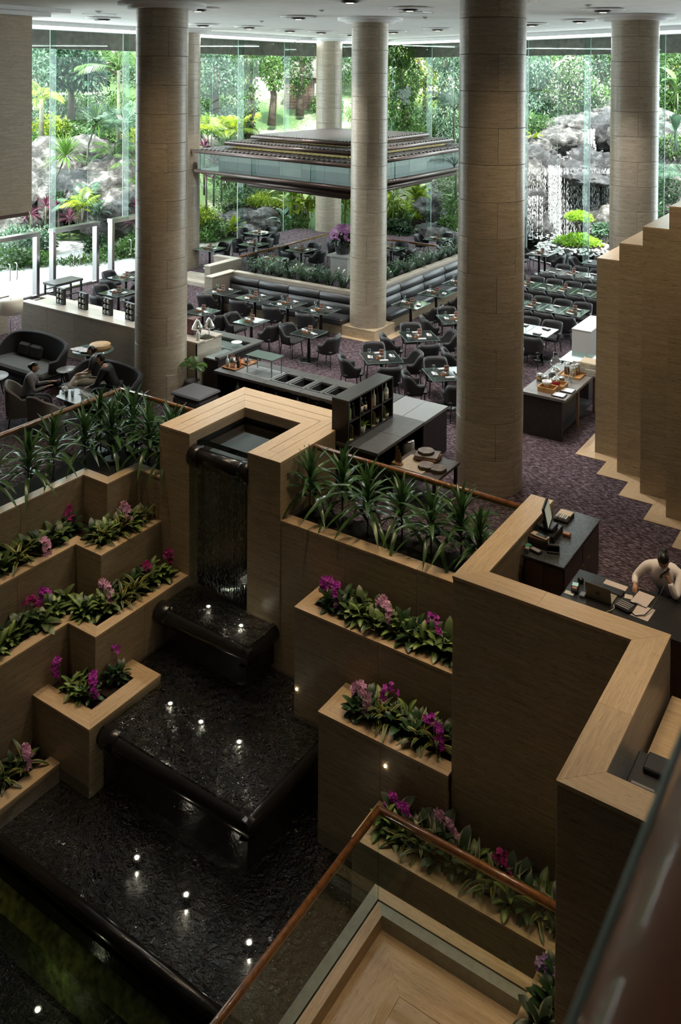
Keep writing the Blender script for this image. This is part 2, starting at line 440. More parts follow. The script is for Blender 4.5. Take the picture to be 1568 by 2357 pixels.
for a, b in zip(GP[:-2], GP[1:-1]):  # strip lights added along the glass to brighten the ceiling
    d = Vector((b[0] - a[0], b[1] - a[1], 0)); L = d.length; d.normalize(); nrm = Vector((d.y, -d.x, 0))
    l = bpy.data.lights.new('added_ceiling_light', 'AREA'); l.shape = 'RECTANGLE'; l.size = L; l.size_y = .08; l.energy = 9 * L; l.color = (.92, 1, .97)
    o = bpy.data.objects.new('added_ceiling_light', l); c_ = Vector(((a[0] + b[0]) / 2, (a[1] + b[1]) / 2, 8.97)) + nrm * .75; z = -(nrm * .8 + Vector((0, 0, .6))).normalized()
    y_ = z.cross(d).normalized(); o.matrix_world = Matrix(((d.x, y_.x, z.x, c_.x), (d.y, y_.y, z.y, c_.y), (d.z, y_.z, z.z, c_.z), (0, 0, 0, 1))); COL.objects.link(o)
# ceiling downlights (wide shallow discs with a dark lamp) and small fittings
DL = [(-20.6, 18.0), (-15.3, 16.4), (-20.3, 22.0), (-19.8, 23.8), (-15.0, 20.2), (-20.0, 26.4), (-19.7, 28.0), (-19.9, 30.5), (-10.6, 18.8),
      (-14.6, 27.9), (-17.0, 28.9), (-8.6, 25.3), (-6.7, 21.4), (-10.5, 26.4), (-7.6, 18.0), (-10.5, 16.0)]
DISC = MB().lathe([(.30, 9.2), (.31, 9.15), (.5, 9.16), (.52, 9.185), (.42, 9.2)], 28).mesh('disc')
LAMP = MB().lathe([(.2, 9.155), (.2, 9.125), (.14, 9.11), (.05, 9.105)], 20).mesh('lamp')
LENS = MB().lathe([(.09, 9.102), (.0, 9.099)], 16).mesh('lens')
LENSM = emit('lamp_lens', (1, .86, .66), 3.0)
ordn = ['first', 'second', 'third', 'fourth', 'fifth', 'sixth', 'seventh', 'eighth', 'ninth', 'tenth', 'eleventh', 'twelfth', 'thirteenth', 'fourteenth', 'fifteenth', 'sixteenth', 'seventeenth', 'eighteenth', 'nineteenth', 'twentieth']
def right_of(p): return p[0] * math.cos(.5907) + p[1] * math.sin(.5907)
def depth_of(p): return -p[0] * math.sin(.5907) + p[1] * math.cos(.5907)
def xs(p): return right_of(p) / depth_of(p)
def downlight(x, y, e, label, grp, warm=(1, .97, .94), ang=92, blend=.8):
    t = thing('ceiling_downlight', label, 'downlight', (x, y, 0), 0, grp)
    put('disc', DISC, CEIL, t); put('lamp', LAMP, BLACKMETAL, t); put('lens', LENS, LENSM, t)
    l = bpy.data.lights.new('spot', 'SPOT'); l.energy = e; l.color = warm; l.spot_size = R(ang); l.spot_blend = blend; l.shadow_soft_size = .12
    o = bpy.data.objects.new('spot', l); o.location = (0, 0, 9.0); o.parent = t; COL.objects.link(o)
for i, (x, y) in enumerate(sorted(DL, key=xs)):
    downlight(x, y, 820, 'round white ceiling downlight with a dark lamp, %s from the left over the restaurant' % ordn[i], 'restaurant ceiling downlights')
for i, (x, y, e, an) in enumerate(ATRIUM_LAMPS):
    downlight(x, y, e, 'round white ceiling downlight above the fountain atrium out of view, number %s' % ordn[i], 'atrium ceiling downlights', (1, .76, .48), an, .8)
for i, (x, y) in enumerate(((-18.5, 16.0), (-21.5, 18.5), (-17.4, 21.5), (-13.0, 18.5), (-12.0, 22.2), (-9.2, 21.0), (-8.9, 19.8), (-6.6, 20.0), (-15.5, 25.6))):
    o = MB().lathe([(.09, 9.2), (.09, 9.18), (.05, 9.165), (.03, 9.15), (.0, 9.148)], 14, (x, y, 0)).obj('smoke_detector', WHITE)
    tag(o, 'small round white ceiling fitting, %s of those scattered between the downlights' % ordn[i], 'detector', 'small ceiling fittings')
for i, (x, y) in enumerate(((-19.4, 16.8), (-20.9, 20.8), (-11.3, 20.4))):
    t = thing('ceiling_hatch', 'flush square ceiling access hatch, %s one from the left' % ordn[i], 'hatch', (x, y, 9.2), 0, 'ceiling hatches')
    MB().box(-.3, .3, -.3, .3, -.012, 0, .004).obj('panel', CEIL, t)
    fr = MB()
    for s in (-1, 1): fr.box(-.34, .34, s * .31 - .012, s * .31 + .012, -.02, 0); fr.box(s * .31 - .012, s * .31 + .012, -.34, .34, -.02, 0)
    fr.obj('frame', METAL, t)

# ---------------------------------------------------------------- round travertine columns
CH = .663
def block_mesh(r, n=12):
    m = MB(); g = .003 / r; a0, a1 = g, PI / 2 - g; h = CH - .006; vs = []; t = .05; c = .004
    prof = [(r - t, 0), (r - c, 0), (r, c), (r, h - c), (r - c, h), (r - t, h)]
    for i in range(n + 1):
        a = a0 + (a1 - a0) * i / n
        vs += [(rr * math.cos(a), rr * math.sin(a), z) for rr, z in prof]
    k = len(prof); fs = []
    for i in range(n):
        for j in range(k):
            if j != 2: fs.append((i * k + j, (i + 1) * k + j, (i + 1) * k + (j + 1) % k, i * k + (j + 1) % k))
    m.grid(lambda u, v: (r * math.cos(a0 + (a1 - a0) * u), r * math.sin(a0 + (a1 - a0) * u), c + (h - 2 * c) * v), n, 1)
    fs.append(tuple(range(k - 1, -1, -1))); fs.append(tuple(range(n * k, n * k + k)))
    m.add(vs, fs, False); return m.mesh('stone_block')
BLK = {}
def column(x, y, r, z0, ph, label, ring=True):
    t = thing('round_column', label, 'column', (x, y, z0))
    if r not in BLK: BLK[r] = block_mesh(r); BLK[r].materials.append(TRAVC)
    MB().cyl(0, 0, 0, 9.2 - z0, r - .03, 24).obj('core', DARK, t)
    z = 0.0; i = 0
    while z < 9.2 - z0 - .05:
        for k in range(4): put('stone_block', BLK[r], None, t, (0, 0, z), (0, 0, ph + k * PI / 2 + (i % 2) * .95))
        z += CH; i += 1
    if ring:
        MB().lathe([(r + .42, 9.2), (r + .42, 9.12), (r + .2, 9.12), (r + .2, 9.05), (r - .02, 9.05)], 40, (0, 0, -z0)).obj('ceiling_ring', CEIL, t)
    return t
column(-6.79, 15.17, .61, 0, R(-20), 'big round travertine column standing right of centre beside the carpet aisle')
column(-14.98, 14.86, .60, 0, R(-32), 'big round travertine column on the left beside the lounge sofas')
colC = column(-13.62, 21.83, .53, .3, R(-28), 'slimmer round travertine column on a square plinth at the booth corner')
MB().box(-14.18, -13.05, 21.28, 22.41, 0, .3, .008).shift((-13.62, 21.83, .3)).obj('plinth', TRAV, colC)
struct('trim_50', MB().box(-14.3, -12.78, 21.12, 21.28, 0, .012).box(-13.05, -12.78, 21.28, 22.7, 0, .012), TRAVX)
column(-23.35, 24.3, .6, 0, R(-10), 'round travertine column half hidden behind the left column, next to the steps')
column(-23.3, 33.8, .6, 0, R(5), 'farthest round travertine column standing against the garden glass')
column(-6.72, 24.27, .62, 0, R(-30), 'round travertine column at right rising behind the stepped stone wall')
# travertine bulkhead hanging from the ceiling at the left edge
t = thing('hanging_bulkhead', 'travertine clad bulkhead hanging from the ceiling at the left edge', 'bulkhead', (-19.4, 11, 9.2))
for k in range(6):
    MB().box(-20.2, -19.4, 8.0 + k * 1.1 + .003, 8.0 + (k + 1) * 1.1 - .003, 3.95, 9.0, .004).obj('panel', TRAV, t, True)
MB().box(-20.15, -19.45, 8.05, 14.55, 3.85, 3.95).obj('bottom_strip', plain('brown_strip', (.10, .045, .025), .6), t, True)  # brown strip along the lower edge of the bulkhead
MB().box(-20.6, -19.1, 7.6, 14.95, 9.0, 9.1).box(-20.9, -18.75, 7.3, 15.3, 9.1, 9.2).obj('ceiling_trim', CEIL, t, True)

# ---------------------------------------------------------------- stepped stone wall on the right
STP = [(-5.58, 17.60, 3.93), (-4.95, 16.96, 4.40), (-4.35, 16.34, 4.86), (-3.74, 15.70, 5.36), (-3.12, 15.06, 5.86), (-2.5, 14.42, 6.36)]
for i, (x, y, z) in enumerate(STP):
    x1 = STP[i + 1][0] if i < 5 else -1.4
    t = thing('wall_block', 'travertine wall block with flat top, %s step of the rising wall at right' % ordn[i], 'wall', (x, y, 0), 0, 'stepped wall blocks at right')
    zz = 0; hh = .46
    for k in range(int(z / 1.15) + 1):
        za = k * 1.15; zb = min(z - .03, za + 1.15)
        if zb - za < .02: continue
        MB().box(x, x1 + .05 if i < 5 else x1, y, y + 4.2, za + .002, zb - .001).obj('stone_panel', TRAV, t, True)
    MB().box(x - .003, x1 + .06, y - .003, y + 4.2, z - .03, z, .003).obj('coping', TRAVY, t, True)
BPTS = [(-5.88, 17.3), (-5.28, 17.3), (-5.28, 16.67), (-4.67, 16.67), (-4.67, 16.02), (-4.05, 16.02), (-4.05, 15.40), (-3.44, 15.40), (-3.44, 14.74), (-2.8, 14.74), (-2.8, 14.1)]
m = 0
for i in range(5):
    x, y, z = STP[i]
    struct('trim_%d' % (60 + i), MB().box(x - .3, STP[i + 1][0] - .3, y - .3, y, 0, .012), TRAVX)
    struct('trim_%d' % (70 + i), MB().box(x - .3, x, y, y + (.64 if i else 3), 0, .012), TRAVY)

# ---------------------------------------------------------------- travertine ledges (planter walls) with coping stones
def offs_poly(pts, w):
    out = []
    for i, p in enumerate(pts):
        ds = []
        if i > 0: ds.append((Vector(p) - Vector(pts[i - 1])).normalized())
        if i < len(pts) - 1: ds.append((Vector(pts[i + 1]) - Vector(p)).normalized())
        n = Vector((0, 0))
        for d in ds:
            n += Vector((-d.y, d.x))
        if len(ds) == 2 and abs(ds[0].dot(ds[1])) > .9: n /= 2
        out.append((p[0] + n.x * w, p[1] + n.y * w))
    return out
def ledge(name, label, cat, pts, zt, zb, w=.22, pl=1.25, soil=None, th=.035, loc=None, grey=False):
    mx_, my_, mw_ = (TRAVNX, TRAVNY, TRAVN) if grey else (TRAVX, TRAVY, TRAV)  # grey: the copy with window daylight in its colour
    loc = loc or (pts[0][0], pts[0][1], zb)
    t = thing(name, label, cat, loc)
    inn = offs_poly(pts, w); out = offs_poly(pts, -.006)
    for i in range(len(pts) - 1):
        p, q = Vector(pts[i]), Vector(pts[i + 1]); d = (q - p); L = d.length; d.normalize(); n = Vector((-d.y, d.x))
        k = max(1, round(L / pl))
        turn = lambda i_: 0 < i_ < len(pts) - 1 and (Vector(pts[i_]) - Vector(pts[i_ - 1])).cross(Vector(pts[i_ + 1]) - Vector(pts[i_])) < 0
        e0 = -.05 if turn(i) else .002; e1 = .05 if turn(i + 1) else -.002
        for j in range(k):
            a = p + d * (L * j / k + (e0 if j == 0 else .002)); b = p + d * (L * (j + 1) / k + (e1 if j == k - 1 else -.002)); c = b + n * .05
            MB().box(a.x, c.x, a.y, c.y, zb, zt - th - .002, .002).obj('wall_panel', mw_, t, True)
        # coping pieces, mitred at the corners
        k = max(1, round(L / 1.5))
        o0, o1, i0, i1 = Vector(out[i]), Vector(out[i + 1]), Vector(inn[i]), Vector(inn[i + 1])
        mat = mx_ if abs(d.x) > .5 else my_
        for j in range(k):
            f0, f1 = j / k, (j + 1) / k
            def on(o0, o1, i0, i1, f, e):
                A = o0 + (o1 - o0) * f; B = i0 + (i1 - i0) * f
                if 0 < f < 1: B = A + n * (B - A).dot(n)
                return A + d * e, B + d * e
            A0, B0 = on(o0, o1, i0, i1, f0, .0015); A1, B1 = on(o0, o1, i0, i1, f1, -.0015)
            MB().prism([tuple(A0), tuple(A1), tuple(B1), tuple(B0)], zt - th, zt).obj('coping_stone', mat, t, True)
    if soil:
        m = MB()
        for x0, x1, y0, y1 in soil: m.box(x0, x1, y0, y1, zt - .22, zt - .07)
        m.obj('soil', SOIL, t, True)
    return t
ledge('planter', 'topmost left travertine planter holding tall dracaenas behind the zigzag wall', 'planter', [(-13.0, 5.5), (-13.0, 10.93), (-12.36, 10.93), (-12.36, 11.66), (-11.77, 11.66)], .13, -.75, .2,
      soil=[(-13.75, -13.06, 5.5, 12.5), (-13.06, -12.42, 10.99, 12.5), (-12.42, -11.78, 11.72, 12.5)])
ledge('planter', 'second left travertine planter tier with its zigzag front below the dracaenas', 'planter', [(-12.38, 5.5), (-12.38, 10.24), (-11.73, 10.24), (-11.73, 11.66)], -.67, -1.54, .2,
      soil=[(-13.0, -12.44, 5.5, 10.93), (-12.44, -11.79, 10.30, 11.65)])
ledge('planter', 'third left travertine planter tier with its zigzag front beside the waterfall', 'planter', [(-11.71, 5.5), (-11.71, 9.54), (-11.05, 9.54), (-11.05, 11.66)], -1.46, -3.4, .2,
      soil=[(-12.38, -11.77, 5.5, 10.24), (-11.77, -11.11, 9.60, 11.66)])
ledge('planter', 'small square travertine planter box jutting over the black basin at left', 'planter', [(-11.71, 8.85), (-10.38, 8.85), (-10.38, 10.32), (-11.05, 10.32)], -2.25, -3.3, .3,
      soil=[(-11.71, -10.44, 8.91, 9.54), (-11.05, -10.44, 9.5, 10.26)])
ledge('planter', 'lowest left travertine planter just above the main pool at the frame edge', 'planter', [(-11.05, 5.0), (-11.05, 8.85)], -3.04, -3.4, .22, soil=[(-11.71, -11.11, 5, 8.85)])
ledge('planter', 'topmost right travertine planter holding a row of tall dracaenas', 'planter', [(-8.97, 11.68), (-5.1, 11.68)], .13, -2.6, .24, soil=[(-8.97, -5.1, 11.7, 12.5)])
ledge('planter', 'upper right travertine planter box with orchids below the dracaena row', 'planter', [(-8.13, 11.66), (-8.13, 10.95), (-5.1, 10.95)], -.67, -3.3, .21, soil=[(-8.1, -5.1, 11, 11.66)])
ledge('planter', 'middle right travertine planter box with pink and purple orchids', 'planter', [(-7.15, 10.93), (-7.15, 10.21), (-5.1, 10.21)], -1.46, -3.4, .23, soil=[(-7.12, -5.1, 10.24, 10.93)])
ledge('planter', 'lowest right travertine planter seen through the glass of the landing', 'planter', [(-6.12, 10.2), (-6.12, 9.51), (-3.5, 9.51), (-3.5, 8.2)], -2.25, -4.2, .22, soil=[(-6.1, -2.8, 9.55, 10.28), (-3.46, -2.8, 8.2, 9.6)])
struct('trim_80', MB().box(-5.3, -3.4, 9.2, 9.5, -3.3, -3.0), SOIL)
# desk parapet
ledge('parapet_wall', 'long zigzag travertine parapet wall enclosing the host desk', 'parapet', [(-5.1, 13.0), (-5.1, 10.3), (-2.81, 10.3), (-2.81, 7.85), (2.0, 7.85)], 1.1, -4.9, .35, 3.2, th=.04)
m = MB().box(-4.79, -4.755, 10.65, 13.0, 0, 1.06).box(-4.79, -2.50, 10.61, 10.645, 0, 1.06).box(-2.50, -2.465, 8.2, 10.645, 0, 1.06).box(-2.50, 2, 8.16, 8.195, 0, 1.06).box(-5.05, -4.75, 12.96, 13.0, 0, 1.06)
struct('trim_90', m, TRAV)
# back walls of the tiers, behind the plants on the left
struct('wall_rear', MB().box(-25.3, -11.7, 12.5, 12.62, -5, -.35), TRAV)
struct('wall_front', MB().box(-11.7, -5.1, 12.45, 12.55, -5, 0), TRAV)

# ---------------------------------------------------------------- fountain tower
FT = thing('fountain_tower', 'square travertine fountain tower with a U-shaped rim and a pool on top', 'fountain', (-10.4, 12.8, 0))
XO0, XO1, XI0, XI1, YF, YI, YB, ZF = -11.77, -8.97, -11.03, -9.68, 11.66, 13.2, 14.05, 1.1
def strip(pts_out, pts_in, z0, z1, name):
    for i in range(len(pts_out) - 1):
        a, b, c, d = pts_out[i], pts_out[i + 1], pts_in[i + 1], pts_in[i]
        dv = (Vector(b) - Vector(a)).normalized() * .0015
        poly = [(a[0] + dv.x, a[1] + dv.y), (b[0] - dv.x, b[1] - dv.y), (c[0] - dv.x, c[1] - dv.y), (d[0] + dv.x, d[1] + dv.y)]
        MB().prism(poly, z0, z1).obj(name, TRAVX if abs(dv.x) > abs(dv.y) else TRAVY, FT, True)
def U(t, yf):  # U path at inset fraction t between the outer and the inner edge
    return [(XO0 + (XI0 - XO0) * t, yf), (XO0 + (XI0 - XO0) * t, YB - (YB - YI) * t), (XO1 - (XO1 - XI1) * t, YB - (YB - YI) * t), (XO1 - (XO1 - XI1) * t, yf)]
yfr = YF - .004
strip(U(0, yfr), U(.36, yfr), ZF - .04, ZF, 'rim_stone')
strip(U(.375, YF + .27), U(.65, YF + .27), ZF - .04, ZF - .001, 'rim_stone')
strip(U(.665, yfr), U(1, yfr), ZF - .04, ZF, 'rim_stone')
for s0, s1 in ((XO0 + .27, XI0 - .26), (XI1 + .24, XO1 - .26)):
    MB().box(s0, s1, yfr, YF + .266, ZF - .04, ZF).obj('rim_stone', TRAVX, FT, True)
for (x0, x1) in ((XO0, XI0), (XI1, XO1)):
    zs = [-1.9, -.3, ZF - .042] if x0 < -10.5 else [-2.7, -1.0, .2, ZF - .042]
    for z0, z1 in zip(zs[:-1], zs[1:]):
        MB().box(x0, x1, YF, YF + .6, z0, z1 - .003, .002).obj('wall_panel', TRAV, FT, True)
    MB().box(x0 + (.002), x1 - .002, YF + .6, YI, -1.9, ZF - .042).obj('wall_panel', TRAV, FT, True)
MB().box(XO0, XO1, YI + .001, YB, -.3, ZF - .042).obj('wall_panel', TRAV, FT, True)
MB().box(XI0, XI1, YI - .02, YI, .5, .92).box(XI0, XI0 + .02, YF + .2, YI, .5, .92).box(XI1 - .02, XI1, YF + .2, YI, .5, .92).box(XI0, XI1, YF + .25, YI, .40, .55).obj('pool_lining', GRANITE, FT, True)
MB().box(XI0, XI1, YF + .22, YF + .4, -1.7, .86).obj('fall_wall', WETSTONE, FT, True)
rl = MB().lathe([(.16, -.675), (.16, .675)], 20, (0, 0, 0), True, 'x')
rl.v = [(x + (XI0 + XI1) / 2, y + YF + .1, z + .69) for x, y, z in rl.v]; rl.obj('granite_lip', GRANITE, FT, True)
for x in (XI0 + .09, XI1 - .09):
    c = MB().lathe([(.17, -.11), (.19, -.09), (.19, .09), (.17, .11)], 20, (0, 0, 0), True, 'x')
    c.v = [(a + x, b + YF + .1, d + .69) for a, b, d in c.v]; c.obj('lip_end', GRANITE, FT, True)
tw = MB().grid(lambda u, v: (XI0 + .02 + (XI1 - XI0 - .04) * u, YF + .1 + (YI - .03 - YF - .1) * v, .86), 8, 8).obj('water_surface', water('tower_water', (.5, .62, .58), 2.0, .04, .02), FT, True)
# falling water: curtain of strands and drops
wm = plain('falling_water', (.55, .56, .55), .08, 0, .8)
m = MB(); rw = random.Random(3)
for k in range(270):
    x = XI0 + .12 + (XI1 - XI0 - .24) * rw.random(); y = YF + .0 + rw.random() * .12
    z = .6 - rw.random() * .3
    while z > -1.55:
        L = rw.uniform(.015, .07); r = rw.uniform(.0012, .0032)
        m.tube([(x, y, z), (x + rw.uniform(-.003, .003), y, z - L * .5), (x, y, z - L)], [r * .4, r, r * .5], 4, True, False)
        z -= L + rw.uniform(.05, .5)
o = m.obj('falling_water', wm, None, fix=False); tag(o, 'thin curtain of falling water strands under the tower lip', 'waterfall', None, 'stuff')
sheet = glass('water_sheet', (.88, .9, .9), add=.03, rough=.12)
rq = random.Random(5); uw = [rq.uniform(-.006, .006) for _ in range(200)]
m = MB().grid(lambda u, v: (XI0 + .03 + (XI1 - XI0 - .06) * u, YF - .03 + uw[int(u * 120)] + .05 * v, .62 - 2.2 * v), 120, 3)
tag(m.obj('water_sheet', sheet), 'clear sheet of water sliding over the tower lip', 'waterfall')

# cascade basins of black granite
def basin(label, x0, x1, y0, y1, zt, zb, r, right=True, left=True, sc=4.0, lipx=0):
    t = thing('granite_basin', label, 'fountain basin', (x0, y0, zb))
    ins = r * .8
    MB().box(x0 + (ins if left else 0), x1 - (ins if right else 0), y0 + ins, y1, zb, zt - r * 1.2).obj('basin_body', WETSTONE, t, True)
    def roll(u, v):   # rounded lip along the front
        a = -PI * .62 + PI * 1.12 * v
        return (x0 + (x1 - x0) * u, y0 + r - r * math.cos(a), zt - r + r * math.sin(a))
    m = MB(); m.grid(roll, 10, 10)
    if right:
        m.grid(lambda u, v: (x1 - r + r * math.cos(-PI * .62 + PI * 1.12 * v), y0 + r * .2 + (y1 - y0 - r * .2) * u, zt - r + r * math.sin(-PI * .62 + PI * 1.12 * v)), 10, 10)
    m.obj('rounded_lip', GRANITE, t, True)
    b_ = MB().box(x0, x1 - r * .5, y0 + r * .8, y1, zt - r * 1.6, zt - .03)
    if x1 > -8: b_.box(-11.04, x0, 10.34, y1, zt - .5, zt - .03)
    b_.obj('basin_top', GRANITE, t, True)
    return t
basin('upper black granite cascade basin right under the tower waterfall', -11.03, -8.95, 10.8, 11.64, -1.62, -2.3, .15)
e = thing('lip_end_block', 'rounded black granite end block on the left of the upper basin', 'fountain part', (-11.0, 10.8, -1.8))
MB().lathe([(.16, -.14), (.18, -.12), (.18, .12), (.16, .14)], 20, (0, 0, 0), True, 'x').obj('end_roll', GRANITE, e, loc=(.08, .16, .04))
basin('large lower black granite cascade basin spilling into the main pool', -10.4, -7.4, 8.98, 11.64, -2.36, -3.3, .14, True, True)
e = thing('lip_end_block', 'rounded black granite end block beside the square planter box', 'fountain part', (-10.3, 8.98, -2.5))
MB().lathe([(.16, -.16), (.18, -.14), (.18, .14), (.16, .16)], 20, (0, 0, 0), True, 'x').obj('end_roll', GRANITE, e, loc=(.13, .16, .0))
def wsurf(name, label, x0, x1, y0, y1, z, mat, n=60, amp=.006, sd=1):
    rr = random.Random(sd); ph = [(rr.uniform(3, 14), rr.uniform(3, 14), rr.uniform(0, 6)) for _ in range(7)]
    def f(u, v):
        x = x0 + (x1 - x0) * u; y = y0 + (y1 - y0) * v
        return (x, y, z + amp * sum(math.sin(a * x + b * y + c) for a, b, c in ph) / 2.6)
    return tag(MB().grid(f, n, n).obj(name, mat, fix=False), label, 'water')
wsurf('water_surface', 'thin film of water on top of the upper black basin', -11.0, -9.0, 10.9, 11.62, -1.6, WATER, 40, .004, 2)
wsurf('water_surface', 'rippling water on top of the large lower black basin', -11.03, -7.5, 9.1, 11.62, -2.335, WATER, 70, .005, 3)
wsurf('water_surface', 'rippling dark water of the main pool', -11.7, -5.5, 7.55, 11.66, -3.12, WATER, 110, .007, 4)
wsurf('water_surface', 'dark green water of the lower pool at bottom left', -13.5, -5.5, 2.0, 7.4, -3.68, WATER2, 110, .009, 5)
PB = thing('pool_basin', 'black stone bed and rounded front edge of the main pool', 'pool', (-8.5, 9, -3.5))
MB().box(-11.9, -5.5, 7.5, 11.7, -3.5, -3.34).obj('pool_bed', GRANITE, PB, True)
rl = MB().lathe([(.10, -3.1), (.10, 3.1)], 18, (0, 0, 0), True, 'x')
rl.v = [(x - 8.6, y + 7.53, z - 3.175) for x, y, z in rl.v]; rl.obj('pool_edge', GRANITE, PB, True)
mossy = plain('mossy_wet_stone', (.06, .078, .02), .3, 0, .5, .8, 9, .8)
MB().box(-11.9, -5.5, 7.42, 7.6, -4.6, -3.28).obj('pool_wall', WETSTONE, PB, True)
MB().prism([(7.2, -4.1), (7.42, -4.1), (7.42, -3.46), (7.37, -3.5), (7.22, -3.64)], -11.9, -5.5).roll().obj('mossy_ledge', mossy, PB, True)
tag(MB().box(-14, -5.5, 1.5, 7.1, -4.3, -4.05).obj('pool_bed', GRANITE), 'black stone bed of the lower pool', 'pool bed')
# underwater spotlights
PLM = emit('pool_lamp', (1, .93, .76), 26)
PL = [(-10.32, 11.4, -1.648, 'in the upper basin under the fall'), (-9.51, 11.31, -1.648, 'in the upper basin by its right end'), (-9.91, 10.07, -2.388, 'leftmost in the large basin'), (-9.24, 10.05, -2.388, 'in the middle of the large basin'), (-8.49, 10.07, -2.388, 'rightmost in the large basin'),
      (-9.02, 8.53, -3.26, 'leftmost in the main pool'), (-8.07, 8.51, -3.26, 'in the middle of the main pool'), (-6.97, 8.48, -3.26, 'rightmost in the main pool'), (-8.95, 6.85, -3.86, 'in the lower green pool')]
for x, y, z, s in PL:
    t = thing('pool_light', 'small underwater spotlight glowing white, ' + s, 'lamp', (x, y, z), 0, 'underwater spotlights')
    MB().lathe([(.055, -.03), (.06, 0), (.045, .012), (.034, .006)], 14).obj('ring', METAL, t)
    MB().lathe([(.033, .004), (.02, .012), (0, .014)], 12).obj('lens', PLM, t)
    l = bpy.data.lights.new('pool_spot', 'POINT'); l.energy = .5 if z > -3 else 1.6; l.color = (1, .9, .7); l.shadow_soft_size = .008
    o = bpy.data.objects.new('pool_spot', l); o.location = (0, 0, .018 if z > -3 else .07); o.parent = t; COL.objects.link(o)
for x, y, z, s in ((-8.08, 10.94, -1.94, 'low on the front of the upper right planter box'), (-6.04, 10.20, -1.75, 'on the front of the middle right planter box')):
    o = MB().lathe([(.016, -.01), (.018, 0), (.012, .006), (0, .008)], 10, (0, 0, 0), True, 'y').obj('wall_light', emit('wall_lamp', (1, .85, .55), 14))
    o.location = (x, y, z); o.rotation_euler = (0, 0, PI); tag(o, 'tiny round recessed wall light ' + s, 'lamp')

# ---------------------------------------------------------------- landing with glass balustrade
LD = thing('landing_kerb', 'travertine kerb with a glass slot around the landing at lower right', 'kerb', (-5.5, 9.1, -2.5))
GK = plain('grey_green_stone', (.30, .31, .26), .35, 0, .5, .12, 12)
MB().prism([(-5.55, 4), (-5.42, 4), (-5.42, 9.01), (-5.55, 9.16)], -2.7, -2.3).obj('kerb_stone', GK, LD, True)
MB().prism([(-5.55, 9.16), (-5.42, 9.01), (-2.6, 9.01), (-2.6, 9.16)], -2.7, -2.3).obj('kerb_stone', TRAVX, LD, True)
MB().prism([(-5.40, 4), (-5.27, 4), (-5.27, 8.86), (-5.40, 8.99)], -2.7, -2.3).obj('kerb_stone', TRAVY, LD, True)
MB().prism([(-5.40, 8.99), (-5.27, 8.86), (-2.6, 8.86), (-2.6, 8.99)], -2.7, -2.3).obj('kerb_stone', GK, LD, True)
FL = thing('floor_landing', None, None, (-5.2, 8.8, -2.6)); FL['kind'] = 'structure'
MB().prism([(-5.27, 4), (-4.72, 4), (-4.72, 8.32), (-5.27, 8.86)], -2.6, -2.47).obj('tile', TRAVY, FL, True)
MB().prism([(-5.27, 8.86), (-4.72, 8.322), (-2.6, 8.322), (-2.6, 8.86)], -2.6, -2.47).obj('tile', TRAVX, FL, True)
for i in range(3):
    for j in range(5):
        x0 = -4.716 + i * .8; y1 = 8.316 - j * .9
        MB().box(x0, x0 + .796, y1 - .896, y1, -2.6, -2.47).obj('tile', TRAVF, FL, True)
struct('wall_landing', MB().box(-5.55, -5.3, 4, 9.15, -5, -2.7).box(-5.3, -2.6, 8.9, 9.15, -5, -2.7).box(-5.3, -2.6, 4, 8.9, -2.8, -2.6), plain('dark_slate_wall', (.05, .043, .036), .4, 0, .5, .2, 6))
def balustrade(label, pts, z0, z1, r, step=1.6, gl=RAILGLASS, skip_end=False):
    t = thing('glass_balustrade', label, 'balustrade', (pts[0][0], pts[0][1], z0))
    for a, b in zip(pts[:-1], pts[1:]):
        q = seg_pts(a, b, step); d = (Vector(b) - Vector(a)).normalized() * .006
        for p0, p1 in zip(q[:-1], q[1:]):
            m = MB(); A = (p0[0] + d.x, p0[1] + d.y); B = (p1[0] - d.x, p1[1] - d.y)
            m.add([(*A, z0), (*B, z0), (*B, z1 - r * .6), (*A, z1 - r * .6)], [(0, 1, 2, 3)]); m.obj('glass_panel', gl, t, True)
            MB().bar((*p0, z0), (*p0, z1 - r), .012).obj('panel_edge', FIN, t, True)
        MB().bar((*a, z1 - r * 1.1), (*b, z1 - r * 1.1), .035, .02).obj('rail_channel', plain('brass_channel', (.32, .23, .10), .3, .8), t, True)
    m = MB(); P = [Vector((*p, z1)) for p in pts]
    for a, b in zip(P[:-1], P[1:]): m.tube([a, b], r, 16)
    for p in P[1:-1]: m.ball(p, r, 16, 10)
    m.obj('handrail', WOODRAIL, t, True)
    return t
balustrade('wooden handrail on glass around the landing at lower right', [(-5.41, 3.5), (-5.41, 9.0), (-2.7, 9.0)], -2.35, -1.2, .042, 2.6)
balustrade('wooden handrail on glass behind the left dracaena planter', [(-13.86, 5.0), (-13.86, 12.6), (-11.78, 12.6)], .0, 1.05, .04)
balustrade('wooden handrail on glass behind the right dracaena row', [(-8.96, 12.62), (-5.1, 12.62)], .0, 1.05, .04)
t = thing('glass_balustrade', 'blurred near wooden handrail with pale strip as glass edge highlight at lower right corner', 'balustrade', (-.06, .5, 6.1))
MB().tube([(-.098, -.6, 7.06), (-.098, 1.6, 7.06)], .062, 24).obj('handrail', plain('near_rail_wood', (.44, .14, .045), .5, 0, .5, .3, 6, 0, .4), t, True)
MB().tube([(-.1585, -.6, 7.075), (-.1585, 1.6, 7.075)], .0045, 8).obj('edge_strip', plain('pale_green_edge', (.30, .40, .36), .3), t, True)  # pale tube drawn in as the highlight along the glass edge
struct('floor_balcony', MB().box(-.3, 9, -6.4, 1.6, 5.8, 6.0), CARPET)

